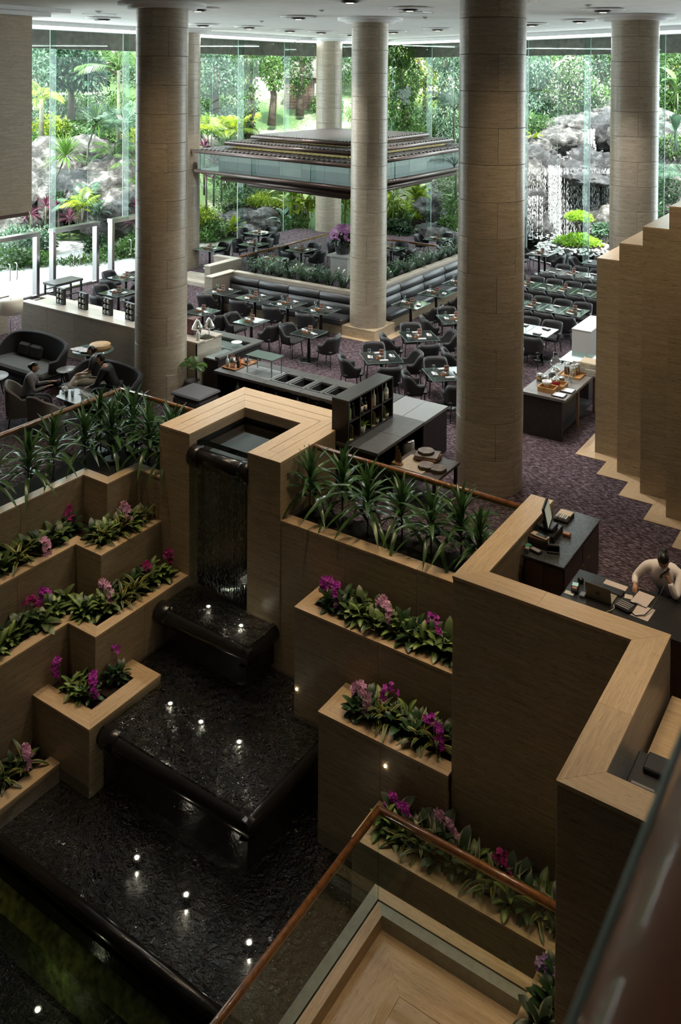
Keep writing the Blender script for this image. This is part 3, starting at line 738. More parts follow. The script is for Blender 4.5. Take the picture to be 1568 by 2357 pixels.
# ---------------------------------------------------------------- raised terrace, booth planter, divider wall
struct('floor_terrace', MB().box(-24.8, -14.6, 23.9, 33.4, 0, .3).box(-18.6, -14.6, 22.6, 23.9, 0, .3), CARPET)
for k, (dy, z) in enumerate(((0, .15), (.32, .3))):
    o = MB().box(-22.6, -21.25, 23.2 + dy, 23.88, 0, z, .004).obj('step', TRAVNX); tag(o, 'travertine step at left of the booths, %s' % ('lower one' if k == 0 else 'upper one'), 'step')
BP = ledge('planter', 'long L-shaped travertine planter behind the booth benches', 'planter', [(-18.9, 21.95), (-13.95, 21.95), (-13.95, 33.0)], 1.12, 0, .22, 1.6, grey=True, soil=[(-18.7, -14.0, 22.0, 22.55), (-14.5, -14.0, 22.5, 33)])
o = thing('low_wall', 'travertine low wall closing the booth bench at its left end', 'wall', (-19, 21.5, 0))
MB().box(-19.15, -18.88, 20.95, 22.1, 0, 1.08).obj('wall_panel', TRAVN, o, True); MB().box(-19.16, -18.86, 20.93, 22.12, 1.085, 1.12, .003).obj('coping_stone', TRAVNY, o, True)
o = thing('low_wall', 'travertine low wall with pale coping beside the steps at left', 'wall', (-20.2, 22.6, 0))
MB().box(-20.35, -20.1, 22.2, 23.8, 0, 1.05).box(-21.2, -20.36, 23.6, 23.8, 0, 1.05).obj('wall_panel', TRAVN, o, True)
MB().box(-20.37, -20.08, 22.18, 23.82, 1.05, 1.09).obj('coping_stone', TRAVNY, o, True); MB().box(-21.22, -20.375, 23.58, 23.82, 1.05, 1.09).obj('coping_stone', TRAVNX, o, True)
balustrade('wooden handrail on glass along the left edge of the terrace', [(-20.25, 23.85), (-20.25, 29.3)], .3, 1.1, .035, 2.0)
balustrade('wooden handrail on glass along the rear edge of the terrace', [(-19.6, 29.75), (-15.6, 29.75)], .3, 1.1, .035, 2.0)
DV = thing('divider_wall', 'long travertine divider wall with polished top between lounge and restaurant', 'wall', (-18, 15.9, 0))
for k in range(6):
    x0 = -21.0 + k * 1.1; MB().box(x0 + .002, x0 + 1.098, 15.47, 15.52, 0, 1.155, .002).obj('wall_panel', TRAVN, DV, True)
MB().box(-14.45, -14.4, 15.47, 16.33, 0, 1.155).box(-21.0, -20.95, 15.53, 16.33, 0, 1.155).box(-20.9, -14.5, 15.54, 16.3, 0, 1.1).obj('wall_core', TRAVN, DV, True)
MB().box(-21.02, -14.38, 15.45, 15.72, 1.16, 1.2, .003).box(-21.02, -14.38, 16.08, 16.35, 1.16, 1.2, .003).obj('coping_stone', TRAVNX, DV, True)
MB().box(-20.7, -14.7, 15.724, 16.076, 1.16, 1.199).obj('coping_inlay', plain('pale_stone_inlay', (.50, .46, .40), .18, 0, .5, .06, 5), DV, True)
o = thing('low_wall', 'short travertine wall end at the left frame edge beside the lamp', 'wall', (-23, 15.4, 0))
MB().box(-24.6, -22.2, 15.2, 15.9, 0, 1.05).obj('wall_panel', TRAVN, o, True); MB().box(-24.62, -22.18, 15.18, 15.92, 1.05, 1.09).obj('coping_stone', TRAVNX, o, True)
# ================================================================ the garden beyond the glass
FPX = 2039.89
def at(px, py, Z):
    """world point seen at pixel (px, py) at depth Z metres"""
    q = _r * ((px - 784) / FPX * Z) - _u * ((py - 193.44) / FPX * Z) + _f * Z
    return Vector((q.x, q.y, q.z + CAMZ))
def leafmat(name, lo, hi, trans=.28, rough=.27):
    if name in MATS: return MATS[name]
    m, nt, p = newmat(name); out = nt.nodes['Material Output']
    g = N(nt, 'ShaderNodeNewGeometry'); oi = N(nt, 'ShaderNodeObjectInfo')
    a = N(nt, 'ShaderNodeMath', operation='ADD'); nt.links.new(g.outputs['Random Per Island'], a.inputs[0]); nt.links.new(oi.outputs['Random'], a.inputs[1])
    h = N(nt, 'ShaderNodeMath', operation='MULTIPLY', i_1=.5); nt.links.new(a.outputs[0], h.inputs[0])
    rp = ramp(nt, [(.15, lo), (.85, hi)], h.outputs[0])
    nt.links.new(rp.outputs[0], p.inputs['Base Color']); p.inputs['Roughness'].default_value = rough
    tl = N(nt, 'ShaderNodeBsdfTranslucent'); nt.links.new(rp.outputs[0], tl.inputs[0])
    mx = N(nt, 'ShaderNodeMixShader', i_0=trans)
    nt.links.new(p.outputs[0], mx.inputs[1]); nt.links.new(tl.outputs[0], mx.inputs[2]); nt.links.new(mx.outputs[0], out.inputs[0])
    MATS[name] = m; return m
LG = leafmat('leaf_green', (.028, .075, .020), (.11, .22, .04))
LY = leafmat('leaf_yellow', (.11, .20, .015), (.34, .42, .025))
LB = leafmat('leaf_bluegreen', (.025, .068, .040), (.14, .235, .15))
LDK = leafmat('leaf_dark', (.012, .036, .012), (.045, .105, .03))
LR = leafmat('leaf_red', (.05, .014, .025), (.20, .05, .10))
LW = leafmat('blossom_white', (.55, .50, .42), (.85, .80, .70))
BARK = plain('tree_bark', (.09, .07, .055), .85, 0, .2, .35, 6, .6)
GREYBARK = plain('palm_stem', (.11, .115, .08), .7, 0, .3, .25, 8, .3)
def leafcloud(blobs, n, size, sd, droop=.3, fill=.45, asp=2.0):
    g = np.random.default_rng(sd)
    B = np.array([list(c) + list(r) for c, r in blobs], float)
    vol = B[:, 3] * B[:, 4] * B[:, 5]; pk = g.choice(len(B), n, p=vol ** .8 / (vol ** .8).sum())
    d = g.normal(size=(n, 3)); d /= np.linalg.norm(d, axis=1)[:, None]
    rad = (fill + (1 - fill) * g.random(n) ** .6)[:, None]
    c = B[pk, :3] + d * rad * B[pk, 3:]
    t = d * .7 + g.normal(size=(n, 3)) * .6; t[:, 2] -= droop; t /= np.linalg.norm(t, axis=1)[:, None]
    up = g.normal(size=(n, 3)) * .5; up[:, 2] += 1
    s = np.cross(t, up); s /= np.linalg.norm(s, axis=1)[:, None] + 1e-6
    nn = np.cross(s, t)
    L = (size * (.6 + .8 * g.random(n)))[:, None]; W = L / asp / 2
    v = np.stack([c, c + t * L * .5 + s * W + nn * L * .06, c + t * L, c + t * L * .5 - s * W + nn * L * .06], 1).reshape(-1, 3)
    me = bpy.data.meshes.new('leaf_cloud')
    me.from_pydata(v.tolist(), [], np.arange(4 * n).reshape(-1, 4).tolist())
    return me
def trunk(pts, r0, r1, n=8):
    k = len(pts); return MB().tube(pts, [r0 + (r1 - r0) * i / (k - 1) for i in range(k)], n)
def tree(name, label, cat, base, blobs, nleaf, size, mat, sd, tr=.2, bark=BARK, droop=.3, group=None, extra=None, asp=2.0):
    """blobs are (dx, dy, dz, rx, ry, rz) relative to the base"""
    t = thing(name, label, cat, base, 0, group); r = random.Random(sd)
    put('crown', leafcloud([((b[0], b[1], b[2]), (b[3], b[4], b[5])) for b in blobs], nleaf, size, sd, droop, asp=asp), mat, t)
    if extra: put('blossom', leafcloud([((b[0], b[1], b[2] + .25 * b[5]), (b[3] * 1.03, b[4] * 1.03, b[5] * .85)) for b in blobs], extra[0], size * .55, sd + 50, -.6, .9, 1.5), extra[1], t)
    if tr:
        top = max(blobs, key=lambda b: b[2]); m = MB()
        P = [Vector((0, 0, -.5)), Vector((r.uniform(-.2, .2), r.uniform(-.2, .2), top[2] * .4)), Vector((top[0], top[1], top[2]))]
        m.tube(P, [tr, tr * .75, tr * .3], 8)
        for b in blobs:
            m.tube([P[1], (P[1] + Vector(b[:3])) / 2 + Vector((0, 0, .1)), Vector(b[:3])], [tr * .5, tr * .35, tr * .12], 6)
        m.obj('trunk', bark, t)
    return t
def shrub(label, base, r, n, size, mat, sd, name='shrub', group=None, flat=.8, droop=.1, asp=2.0):
    g = random.Random(sd)
    bl = [(g.uniform(-.4, .4) * r, g.uniform(-.4, .4) * r, r * flat * g.uniform(.5, .9), r * .75, r * .75, r * flat * .7) for _ in range(4)]
    return tree(name, label, 'shrub', base, bl, n, size, mat, sd, .03, droop=droop, group=group, asp=asp)
# frond meshes
def frond_mesh(L, n, lw, ll, arch, sd, vee=.5):
    m = MB(); g = random.Random(sd)
    def rach(t): return Vector((L * t * (1 - .25 * t * arch), 0, L * (.55 * t - arch * t * t * .75)))
    P = [rach(i / 8) for i in range(9)]
    m.tube(P, [.02 * L / 2 * (1.1 - i / 8) + .004 for i in range(9)], 4)
    for i in range(n):
        t = .18 + .82 * i / (n - 1); p = rach(t); d = (rach(min(1, t + .03)) - rach(t - .03)).normalized()
        l = ll * math.sin(PI * (.15 + .8 * t)) * g.uniform(.9, 1.1)
        for s in (-1, 1):
            side = Vector((0, s, 0)); q = p + (side * .8 + d * .55 + Vector((0, 0, -.35 + vee * .5))).normalized() * l * .55
            e = p + (side * .75 + d * .6 + Vector((0, 0, -.75 + vee * .4))).normalized() * l
            wv = d * lw / 2
            m.add([p, q + wv, e, q - wv], [(0, 1, 2, 3)])
    return m.mesh('frond', False)
FR = [frond_mesh(2.2, 22, .05, .75, a, k) for k, a in enumerate((.75, 1.0, .55))]
FRS = [frond_mesh(1.5, 15, .075, .62, a, k + 9) for k, a in enumerate((.6, .9))]
CYC = [frond_mesh(1.3, 30, .05, .26, a, k + 19, .9) for k, a in enumerate((.5, .9))]
for k, mm in enumerate(FR + FRS): pass
_fc = {}
def with_mat(me, mat):
    key = (me.name, mat.name)
    if key not in _fc:
        c = me.copy(); c.materials.clear(); c.materials.append(mat); _fc[key] = c
    return _fc[key]
def palm(label, base, h, n, mat, sd, meshes=FR, sc=1.0, tr=.06, lean=(0, 0), group=None, name='palm_tree', stem=GREYBARK, up=.2):
    g = random.Random(sd); t = thing(name, label, 'palm', base, 0, group)
    top = Vector((lean[0], lean[1], h))
    if h > .3: trunk([(0, 0, -.4), (lean[0] * .3, lean[1] * .3, h * .5), top], tr * 1.2, tr * .8).obj('trunk', stem, t)
    for k in range(n):
        o = put('frond', with_mat(g.choice(meshes), mat), None, t, tuple(top), (0, -g.uniform(-.35, .75) - up, 2 * PI * (k + g.uniform(-.25, .25)) / n), sc * g.uniform(.8, 1.1))
    return t
def rosette(label, base, h, nl, ll, mat, sd, lean=(0, 0), lw=.075, tr=.05, group=None, name='spiky_dracaena', hang=.4, cat='plant'):
    g = random.Random(sd); t = thing(name, label, cat, base, 0, group); top = Vector((lean[0], lean[1], h)); m = MB()
    if h > .2: trunk([(0, 0, -.4), (lean[0] * .35, lean[1] * .35, h * .55), top], tr, tr * .7).obj('stem', GREYBARK, t)
    for k in range(nl):
        a = g.uniform(0, 2 * PI); e = math.asin(g.uniform(-hang, 1)); l = ll * g.uniform(.8, 1.1)
        d = Vector((math.cos(a) * math.cos(e), math.sin(a) * math.cos(e), math.sin(e))); s = Vector((-math.sin(a), math.cos(a), 0)) * lw / 2
        p1 = top + d * l * .5; p2 = top + d * l + Vector((0, 0, -.16 * l))
        m.add([top, p1 + s, p2, p1 - s], [(0, 1, 2, 3)])
    m.obj('leaf_rosette', mat, t, fix=False)['kind'] = 'stuff'
    return t
def bigleaf(label, base, n, ll, mat, sd, group=None, name='broadleaf_plant', cat='plant', h=.8, asp=2.6):
    """clump of large paddle leaves on stalks, every leaf a part"""
    g = random.Random(sd); t = thing(name, label, cat, base, 0, group)
    key = ('paddle', asp)
    if key not in _fc:
        m = MB(); vs = []; fs = []
        for i in range(6):
            u = i / 5; w = math.sin(PI * min(1, u * .93 + .06)) ** .7 / asp / 2 * 1.0
            z = .25 * u - .38 * u * u
            vs += [(u, -w, z + w * .35), (u, 0, z), (u, w, z + w * .35)]
        for i in range(5):
            b = i * 3; fs += [(b, b + 3, b + 4, b + 1), (b + 1, b + 4, b + 5, b + 2)]
        m.add(vs, fs, True); m.tube([(-.7, 0, -.75), (-.2, 0, -.12), (0, 0, 0)], [.02, .014, .01], 4); _fc[key] = m.mesh('leaf', False)
    for k in range(n):
        a = 2 * PI * (k + g.uniform(-.3, .3)) / n * 2.4; z = h * g.uniform(.45, 1.1); rr = h * .25 * g.random()
        put('leaf', with_mat(_fc[key], mat), None, t, (rr * math.cos(a), rr * math.sin(a), z), (0, -g.uniform(-.2, 1.0), a), ll * g.uniform(.75, 1.15))
    MB().cyl(0, 0, -.3, h * .5, .03, 6).obj('stem', GREYBARK, t)
    return t
# ---------------------------------------------------------------- ground
def gz(x, y):
    dl = max(0, -25.6 - x); s = 0
    Z = depth_of((x, y)); X = right_of((x, y))
    u = X / max(Z, 1)
    if u < -.16: s = max(0, Z - 39.5) * .30            # left: paving, then a planted slope
    elif u > .2: s = max(0, Z - 47) * .33
    else: s = max(0, Z - 45) * .30
    return -.06 + min(s, 14)
GRND, nt, p = newmat('garden_ground')
g = N(nt, 'ShaderNodeNewGeometry'); n1 = N(nt, 'ShaderNodeTexNoise', i_2=.22, i_3=5.0); nt.links.new(g.outputs['Position'], n1.inputs['Vector'])
n2 = N(nt, 'ShaderNodeTexNoise', i_2=6.0, i_3=4.0); nt.links.new(g.outputs['Position'], n2.inputs['Vector'])
ad = N(nt, 'ShaderNodeMath', operation='MULTIPLY_ADD', i_1=.3); nt.links.new(n2.outputs[0], ad.inputs[0]); nt.links.new(n1.outputs[0], ad.inputs[2])
rp = ramp(nt, [(.56, (.03, .07, .016)), (.66, (.05, .085, .028)), (.74, (.22, .20, .17)), (.88, (.30, .28, .25))], ad.outputs[0])
nt.links.new(rp.outputs[0], p.inputs['Base Color']); p.inputs['Roughness'].default_value = .95; MATS['garden_ground'] = GRND
def gpt(u, v):
    th = -.46 + .92 * u; Z = 31 + 68 * v ** 1.25
    X = math.tan(th) * Z * 1.05
    x = X * math.cos(.59074) - Z * math.sin(.59074); y = X * math.sin(.59074) + Z * math.cos(.59074)
    ins = False
    z = gz(x, y)
    # keep the ground out of the building
    if x > -25.1 and y < 38:
        lim = 34.6 - (x + 13.9) * .494 if x < -4.6 else 30
        if y < min(lim, 38) + .3: z = -.5
    if X / Z > .17 and Z < 46: z = -1.2 if Z < 45 else -1.2 + (Z - 45) * 1.2
    return (x, y, z)
o = MB().grid(gpt, 90, 70).obj('garden_ground', GRND); tag(o, 'sloping garden ground of grass and pale gravel beyond the glass', 'ground'); o['kind'] = 'structure'
PAVE = plain('white_paving', (.46, .46, .45), .7, 0, .3, .1, 3)
t = thing('garden_path', 'white stone paving just outside the garden doors at left', 'paving', (-29, 20, 0))
for i in range(6):
    for j in range(11):
        x0 = -33.0 + i * 1.3; y0 = 13 + j * 1.3
        MB().box(x0, x0 + 1.292, y0, y0 + 1.292, -.12, 0, .006).obj('paving_slab', PAVE, t, True)
MB().box(-33, -25.2, 13, 27.3, -.14, -.02).obj('joint_bed', SOIL, t, True)
tag(MB().box(-22, 0, 30.5, 48, -.75, -.7).obj('pond', water('pond_water', (.3, .36, .32), 3.0, .7, .05), rot=(0, 0, 0)), 'garden pond under the rock waterfall', 'water')
# ---------------------------------------------------------------- rocks
ROCK, nt, p = newmat('garden_rock')
tc = N(nt, 'ShaderNodeNewGeometry'); n1 = N(nt, 'ShaderNodeTexNoise', i_2=1.9, i_3=9.0, i_4=.7); nt.links.new(tc.outputs['Position'], n1.inputs['Vector'])
rp = ramp(nt, [(.36, (.018, .017, .016)), (.5, (.075, .072, .068)), (.66, (.33, .32, .31))], n1.outputs[0]); nt.links.new(rp.outputs[0], p.inputs['Base Color'])
b = N(nt, 'ShaderNodeBump', i_0=1.0); b.inputs['Distance'].default_value = .35; nt.links.new(n1.outputs[0], b.inputs['Height']); nt.links.new(b.outputs[0], p.inputs['Normal'])
p.inputs['Roughness'].default_value = .7; MATS['garden_rock'] = ROCK
WROCK = ROCK.copy(); WROCK.name = 'wet_rock'; MATS['wet_rock'] = WROCK
for nd in WROCK.node_tree.nodes:
    if nd.type == 'VALTORGB':
        for e, c in zip(nd.color_ramp.elements, ((.010, .010, .011), (.035, .034, .036), (.13, .13, .135))): e.color = (*c, 1)
WROCK.node_tree.nodes['Principled BSDF'].inputs['Roughness'].default_value = .35
from mathutils import noise as mnoise
def rock_mesh(sd, sub=3, rough=.35):
    bm = bmesh.new(); bmesh.ops.create_icosphere(bm, subdivisions=sub, radius=1)
    of = Vector((sd * 3.7, sd * 1.3, sd * 2.1))
    for v in bm.verts:
        d = v.co.normalized(); k = mnoise.noise(d * 1.1 + of) * rough + abs(mnoise.noise(d * 2.6 + of)) * rough * .6 - .05 + mnoise.noise(d * 6 + of) * rough * .42 + abs(mnoise.noise(d * 11 + of)) * rough * .35 + mnoise.noise(d * 22 + of) * rough * .12
        v.co = d * (1 + k)
    for f in bm.faces: f.smooth = True
    me = bpy.data.meshes.new('boulder'); bm.to_mesh(me); bm.free(); return me
RM = [rock_mesh(k, 4) for k in range(7)]
def rock(parent, p, s, rz, k, mat=ROCK, name='boulder'):
    return put(name, with_mat(RM[k % 7], mat), None, parent, tuple(Vector(p) - (parent.location if parent else Vector())), (.2 * math.sin(rz * 3), .2 * math.cos(rz * 2), rz), s)
# left rock bank
t = thing('rock_bank', 'pale grey granite rock bank among the palms at left', 'rocks', tuple(at(220, 470, 42)))
for i, (px, py, Z, sx, sz) in enumerate(((130, 400, 43, 2.2, 1.5), (180, 385, 45, 2.0, 1.3), (230, 390, 45, 2.4, 1.4), (290, 375, 46, 2.0, 1.2), (270, 440, 42, 2.2, 1.5), (210, 455, 41, 1.7, 1.2), (150, 450, 41.5, 1.4, 1.1), (110, 470, 41, 1.3, 1.2), (330, 430, 43, 2.0, 1.7), (290, 480, 40, 1.5, .9), (240, 500, 39.5, 1.2, .7), (60, 440, 42, 2.0, 1.6), (0, 470, 41, 2.0, 1.6), (20, 540, 38.5, 1.4, 1.1))):
    rock(t, at(px, py, Z), (sx, sx * .8, sz), i * 1.3, i)
for i, (px, py, Z, s, lab) in enumerate(((600, 512, 43, 1.0, 'smooth pale boulder at the left edge of the garden bed'), (556, 508, 45, 1.1, 'large rounded boulder in the bed behind the tree fern'), (500, 515, 42, .8, 'white boulder beside the cycad in the centre bed'), (575, 540, 41.5, .7, 'small white boulder right of the cycad'), (985, 480, 46, 1.5, 'pale rugged boulder left of the right hand column'), (1035, 450, 48, 1.6, 'tall pale boulder close behind the right hand column'), (1010, 540, 42, .9, 'flat pale boulder on the pond bank'), (1490, 330, 46, 2.0, 'grey boulder right of the far right column'))):
    o = rock(None, at(px, py, Z), (s, s * .9, s * .6), i * 2.1, i + 2); tag(o, lab, 'rock')
t = thing('stone_path', 'pale flat stepping slabs crossing the centre garden bed', 'path', tuple(at(640, 535, 43)))
for i, (px, py, Z) in enumerate(((590, 548, 42), (625, 540, 43), (660, 538, 43.5), (700, 532, 44), (960, 512, 45), (1000, 518, 44.5), (1035, 528, 43.5), (980, 500, 46))):
    q = at(px, py, Z); m = MB(); g = random.Random(i); m.prism([(q.x + 1.1 * math.cos(a) * g.uniform(.8, 1.1), q.y + .8 * math.sin(a) * g.uniform(.8, 1.1)) for a in [k * PI / 4 for k in range(8)]], q.z - .3, q.z); m.obj('stepping_stone', PAVE, t, True)
# ---------------------------------------------------------------- rock waterfall at right
W = thing('rock_waterfall', 'tall dark rock waterfall with white water behind the glass at right', 'waterfall', tuple(at(1310, 560, 43)))
for i, (px, py, Z, sx, sy, sz, mt) in enumerate((
        (1240, 440, 45.5, 1.9, 1.6, 2.2, 1), (1300, 455, 45.6, 2.2, 1.5, 2.3, 1), (1375, 450, 45.4, 1.9, 1.5, 2.2, 1), (1430, 455, 45.0, 1.8, 1.4, 2.2, 1), (1335, 392, 45.3, 2.6, 1.6, .55, 1), (1420, 390, 45.2, 1.6, 1.4, .6, 1),
        (1225, 350, 46.5, 1.3, 1.2, .7, 0), (1265, 335, 47.5, 1.5, 1.2, .8, 0), (1300, 325, 48.5, 1.7, 1.4, .8, 0), (1330, 292, 49.5, 1.6, 1.3, .6, 0), (1365, 285, 49.8, 1.2, 1.2, .7, 0), (1400, 315, 48, 1.2, 1.3, 1.3, 1), (1395, 270, 50.5, 1.6, 1.4, .7, 0), (1430, 262, 51, 1.5, 1.3, .8, 0),
        (1220, 400, 44.5, .9, .8, .9, 0), (1222, 470, 44, .8, .8, 1.0, 1), (1235, 520, 43.6, .8, .8, .7, 1), (1400, 520, 43.2, 1.1, .9, 1.2, 0), (1380, 555, 42.5, 1.0, .8, .7, 0), (1450, 530, 42.8, 1.3, 1, 1.3, 0), (1340, 350, 47, .7, .6, .4, 1),
        (1530, 380, 46, 2.0, 1.5, 1.6, 0), (1560, 440, 45, 2, 1.5, 1.8, 0), (1510, 290, 49, 2.2, 1.5, .8, 0), (1560, 320, 48, 2.0, 1.5, 1.2, 0), (1180, 420, 46, 1.6, 1.5, 2.0, 0))):
    rock(W, at(px, py, Z), (sx, sy, sz), .59 + i * .37, i, WROCK if mt else ROCK)
FOAM = plain('white_water', (.80, .82, .84), .25, 0, .6, .05, 8)
m = MB(); g = random.Random(11)
def drops(m, pxa, pxb, ya, yb, Z, n, r=(.003, .008), dens=(.05, .4)):
    for k in range(n):
        px = g.uniform(pxa, pxb); y = ya + g.uniform(-6, 6); z = Z + g.uniform(-.3, .3)
        while y < yb:
            p = at(px, y, z); L = g.uniform(.04, .22); rr = g.uniform(*r)
            m.tube([p, p - Vector((0, 0, L * .5)), p - Vector((g.uniform(-.02, .02), 0, L))], [rr * .4, rr, rr * .4], 4, True, False)
            y += (L + g.uniform(*dens)) * FPX / Z
drops(m, 1215, 1408, 392, 548, 43.6, 300)
drops(m, 1262, 1292, 385, 550, 43.5, 60, (.007, .018), (.02, .2))
drops(m, 1340, 1352, 395, 470, 43.6, 25, (.007, .018), (.02, .25))
drops(m, 1215, 1250, 455, 545, 43.0, 60, (.007, .018), (.02, .25))
drops(m, 1352, 1372, 300, 345, 47.2, 45, (.015, .04), (.0, .15))
drops(m, 1420, 1440, 380, 540, 43.5, 20)
m.obj('falling_water', FOAM, W, True, False)['kind'] = 'stuff'
m = MB()
for (px, py, Z, n, sx) in ((1340, 352, 46.3, 60, 34), (1300, 366, 45.6, 70, 45), (1260, 546, 43, 80, 45), (1330, 548, 43, 40, 60)):
    for k in range(n):
        p = at(px + g.gauss(0, sx * .5), py + g.gauss(0, 4), Z + g.uniform(-.5, .5)); m.ball(p, (g.uniform(.03, .1), g.uniform(.03, .1), g.uniform(.015, .03)), 6, 4)
m.obj('foam', FOAM, W, True, False)['kind'] = 'stuff'
# island with clipped tree
p = at(1331, 558, 40.5); isl = thing('island_mound', 'green ground-cover mound on a pebble island in the pond', 'plants', tuple(p))
MB().ball((0, 0, -.3), (1.7, 1.5, .3), 20, 8).obj('mound', SOIL, isl)
put('ground_cover', leafcloud([((0, 0, 0), (1.15, 1.0, .28)), ((0, 0, .18), (.6, .6, .25))], 2600, .12, 5, -.2), leafmat('leaf_lime', (.14, .32, .02), (.34, .55, .04)), isl)['kind'] = 'stuff'
pm = MB(); g = random.Random(2)
for k in range(420):
    a = g.uniform(0, 2 * PI); rr = g.uniform(1.2, 1.95); pm.ball((rr * math.cos(a), rr * .9 * math.sin(a), -.12 - (rr - 1.2) * .25 + g.uniform(0, .05)), (g.uniform(.04, .1), g.uniform(.04, .1), .04), 6, 4)
pm.obj('pebbles', plain('pale_pebble', (.5, .5, .48), .6, 0, .3, .4, 3), isl)['kind'] = 'stuff'
p = at(1332, 535, 40.5)
tree('clipped_tree', 'small bonsai tree with a lime domed crown on the pond island', 'tree', tuple(p), [(0, 0, .78, .5, .5, .2), (-.36, .1, .66, .32, .32, .16), (.38, 0, .66, .32, .3, .16)], 1500, .1, MATS['leaf_lime'], 8, .06, droop=-.3)
# ---------------------------------------------------------------- trees, palms and shrubs
def B(*a): return a
def tr2(name, label, px, py, Z, blobs, n, size, mat, sd, **k):
    return tree(name, label, 'tree', tuple(at(px, py, Z)), blobs, n, size, mat, sd, **k)
tr2('leafy_tree', 'broad leafy tree with dense blue-green crown at upper left of the glass', 165, 260, 50, [(-1.3, 0, 3.2, 1.8, 1.6, 1.2), (.6, 0, 3.4, 1.7, 1.6, 1.1), (0, 0, 2.2, 1.8, 1.6, .9), (1.3, 0, 2.2, 1.2, 1.2, .9), (-1.8, 0, 2.0, 1.0, 1.0, .7)], 5200, .30, LB, 21, tr=.2)
tr2('leafy_tree', 'slender leafy tree filling the gap right of the left column top', 495, 250, 52, [(0, 0, 3.4, 1.0, 1, .8), (.5, 0, 2.0, 1.3, 1.2, 1.2), (-.6, 0, 1.3, .9, .9, .8)], 3200, .2, LB, 22, tr=.25)
tr2('vine_tree', 'tree trunk wrapped in hanging green vines behind the centre glass', 568, 330, 45, [(0, 0, 4.6, 1.0, .9, .8), (0, 0, 3.4, .45, .45, .9), (.05, 0, 2.2, .4, .4, .9), (0, 0, 1.0, .45, .4, .9), (.3, 0, .0, .6, .5, .6)], 3800, .15, LG, 23, tr=.25, droop=1.2)
tr2('leafy_tree', 'leaning tree with bright leaves standing on the lawn in the centre', 625, 272, 58, [(0, 0, 3.2, .9, .9, .9), (-.5, 0, 3.8, .9, .9, .6), (.3, 0, 2.4, .7, .7, .6)], 1900, .2, LG, 24, tr=.28)
tr2('leafy_tree', 'bright green tree beside the brown wooden house', 690, 250, 60, [(0, 0, 2.6, .9, .9, 1.2), (.3, 0, 3.9, 1.1, 1, .7), (-.2, 0, 1.4, .6, .6, .6)], 1900, .2, LG, 25, tr=.3)
tr2('vine_tree', 'tall creeper curtain hanging just right of the slimmer column', 930, 320, 44, [(-.5, 0, 4.4, 1.0, .9, .8), (.1, 0, 3.0, .8, .7, 1.1), (-.2, 0, 1.6, .8, .7, 1.0), (.3, 0, .4, .8, .7, .7)], 4600, .17, LG, 26, tr=.2, droop=1.4)
tr2('vine_tree', 'second creeper curtain with pale leaves close to the right column', 1015, 330, 47, [(.2, 0, 4.8, 1.2, .9, .8), (.5, 0, 3.2, .6, .7, 1.1), (.3, 0, 1.6, .6, .7, 1.0), (.6, 0, .4, .7, .7, .7)], 4000, .17, LB, 27, tr=.2, droop=1.2)
tr2('vine_tree', 'dark hanging foliage left of the white flowering tree', 1235, 275, 52, [(0, 0, 2.8, .9, 1, 1.0), (-.6, 0, 1.2, .8, .8, 1.0), (.2, 0, 1.0, .7, .8, .9)], 3400, .2, LB, 28, tr=.15, droop=1.3)
tr2('flowering_tree', 'round tree dusted with white blossom above the rock waterfall', 1318, 272, 51, [(0, 0, 2.6, 1.0, 1.0, .8), (-.9, 0, 1.4, .8, .8, .8), (.8, 0, 1.4, .9, .9, .9), (0, 0, 1.0, 1.2, 1.1, .9), (1.3, 0, .8, .6, .6, .7)], 4200, .2, LG, 29, tr=.15, extra=(1500, LW))
tr2('leafy_tree', 'soft green tree filling the glass right of the far right column', 1545, 260, 52, [(0, 0, 2.8, 1.6, 1.3, 1.0), (-.4, 0, 1.2, 1.5, 1.2, 1.0), (.8, 0, .6, 1.2, 1.2, 1)], 3600, .24, LG, 30, tr=.2)
tr2('leafy_tree', 'light foliage seen through the glass at the far left edge', 80, 330, 47, [(0, 0, 3.6, 1.0, 1, 1.5), (.2, 0, 1.2, 1.0, 1, 1.4)], 2600, .22, LB, 31, tr=.15)
BK = [(60, 150, 84, LB), (140, 140, 88, LG), (225, 150, 80, LG), (300, 140, 84, LB), (390, 140, 90, LG), (470, 130, 86, LG), (545, 140, 82, LB), (620, 110, 92, LG), (700, 105, 94, LB), (780, 105, 92, LG), (870, 120, 84, LG), (960, 130, 80, LY), (1040, 140, 82, LB), (1130, 130, 84, LG), (1220, 130, 80, LB), (1300, 140, 86, LG), (1390, 130, 82, LB), (1470, 140, 84, LG), (1560, 140, 80, LB), (1640, 140, 80, LG), (0, 150, 84, LG), (-80, 150, 84, LB)]
MIDT = [(110, 230, 62, LG, .24), (190, 225, 66, LB, .26), (260, 215, 64, LG, .24), (330, 215, 62, LB, .24), (455, 215, 60, LB, .24), (520, 225, 66, LDK, .28), (590, 215, 70, LG, .28), (650, 200, 72, LB, .28), (760, 200, 68, LG, .26), (835, 215, 64, LB, .24), (905, 240, 58, LG, .22), (980, 240, 60, LY, .22), (1060, 250, 58, LB, .22), (1140, 240, 60, LG, .24), (1225, 230, 62, LB, .24), (1300, 215, 64, LG, .26), (1390, 225, 60, LB, .24), (1470, 240, 58, LG, .24), (1560, 235, 58, LY, .24), (1640, 240, 56, LG, .24)]
for i, (px, py, Z, mt, sz) in enumerate(MIDT):
    g = random.Random(i + 170)
    tr2('garden_tree', 'leafy garden tree in the middle distance, %s from the left behind the front planting' % ordn[i], px, py + 25, Z, [(g.uniform(-1.4, 1.4), g.uniform(-.5, .5), g.uniform(1.6, 5.2), g.uniform(1.2, 1.9), 1.3, g.uniform(.8, 1.4)) for _ in range(6)], 2600, sz, mt, 170 + i, tr=.22, group='trees in the middle distance')
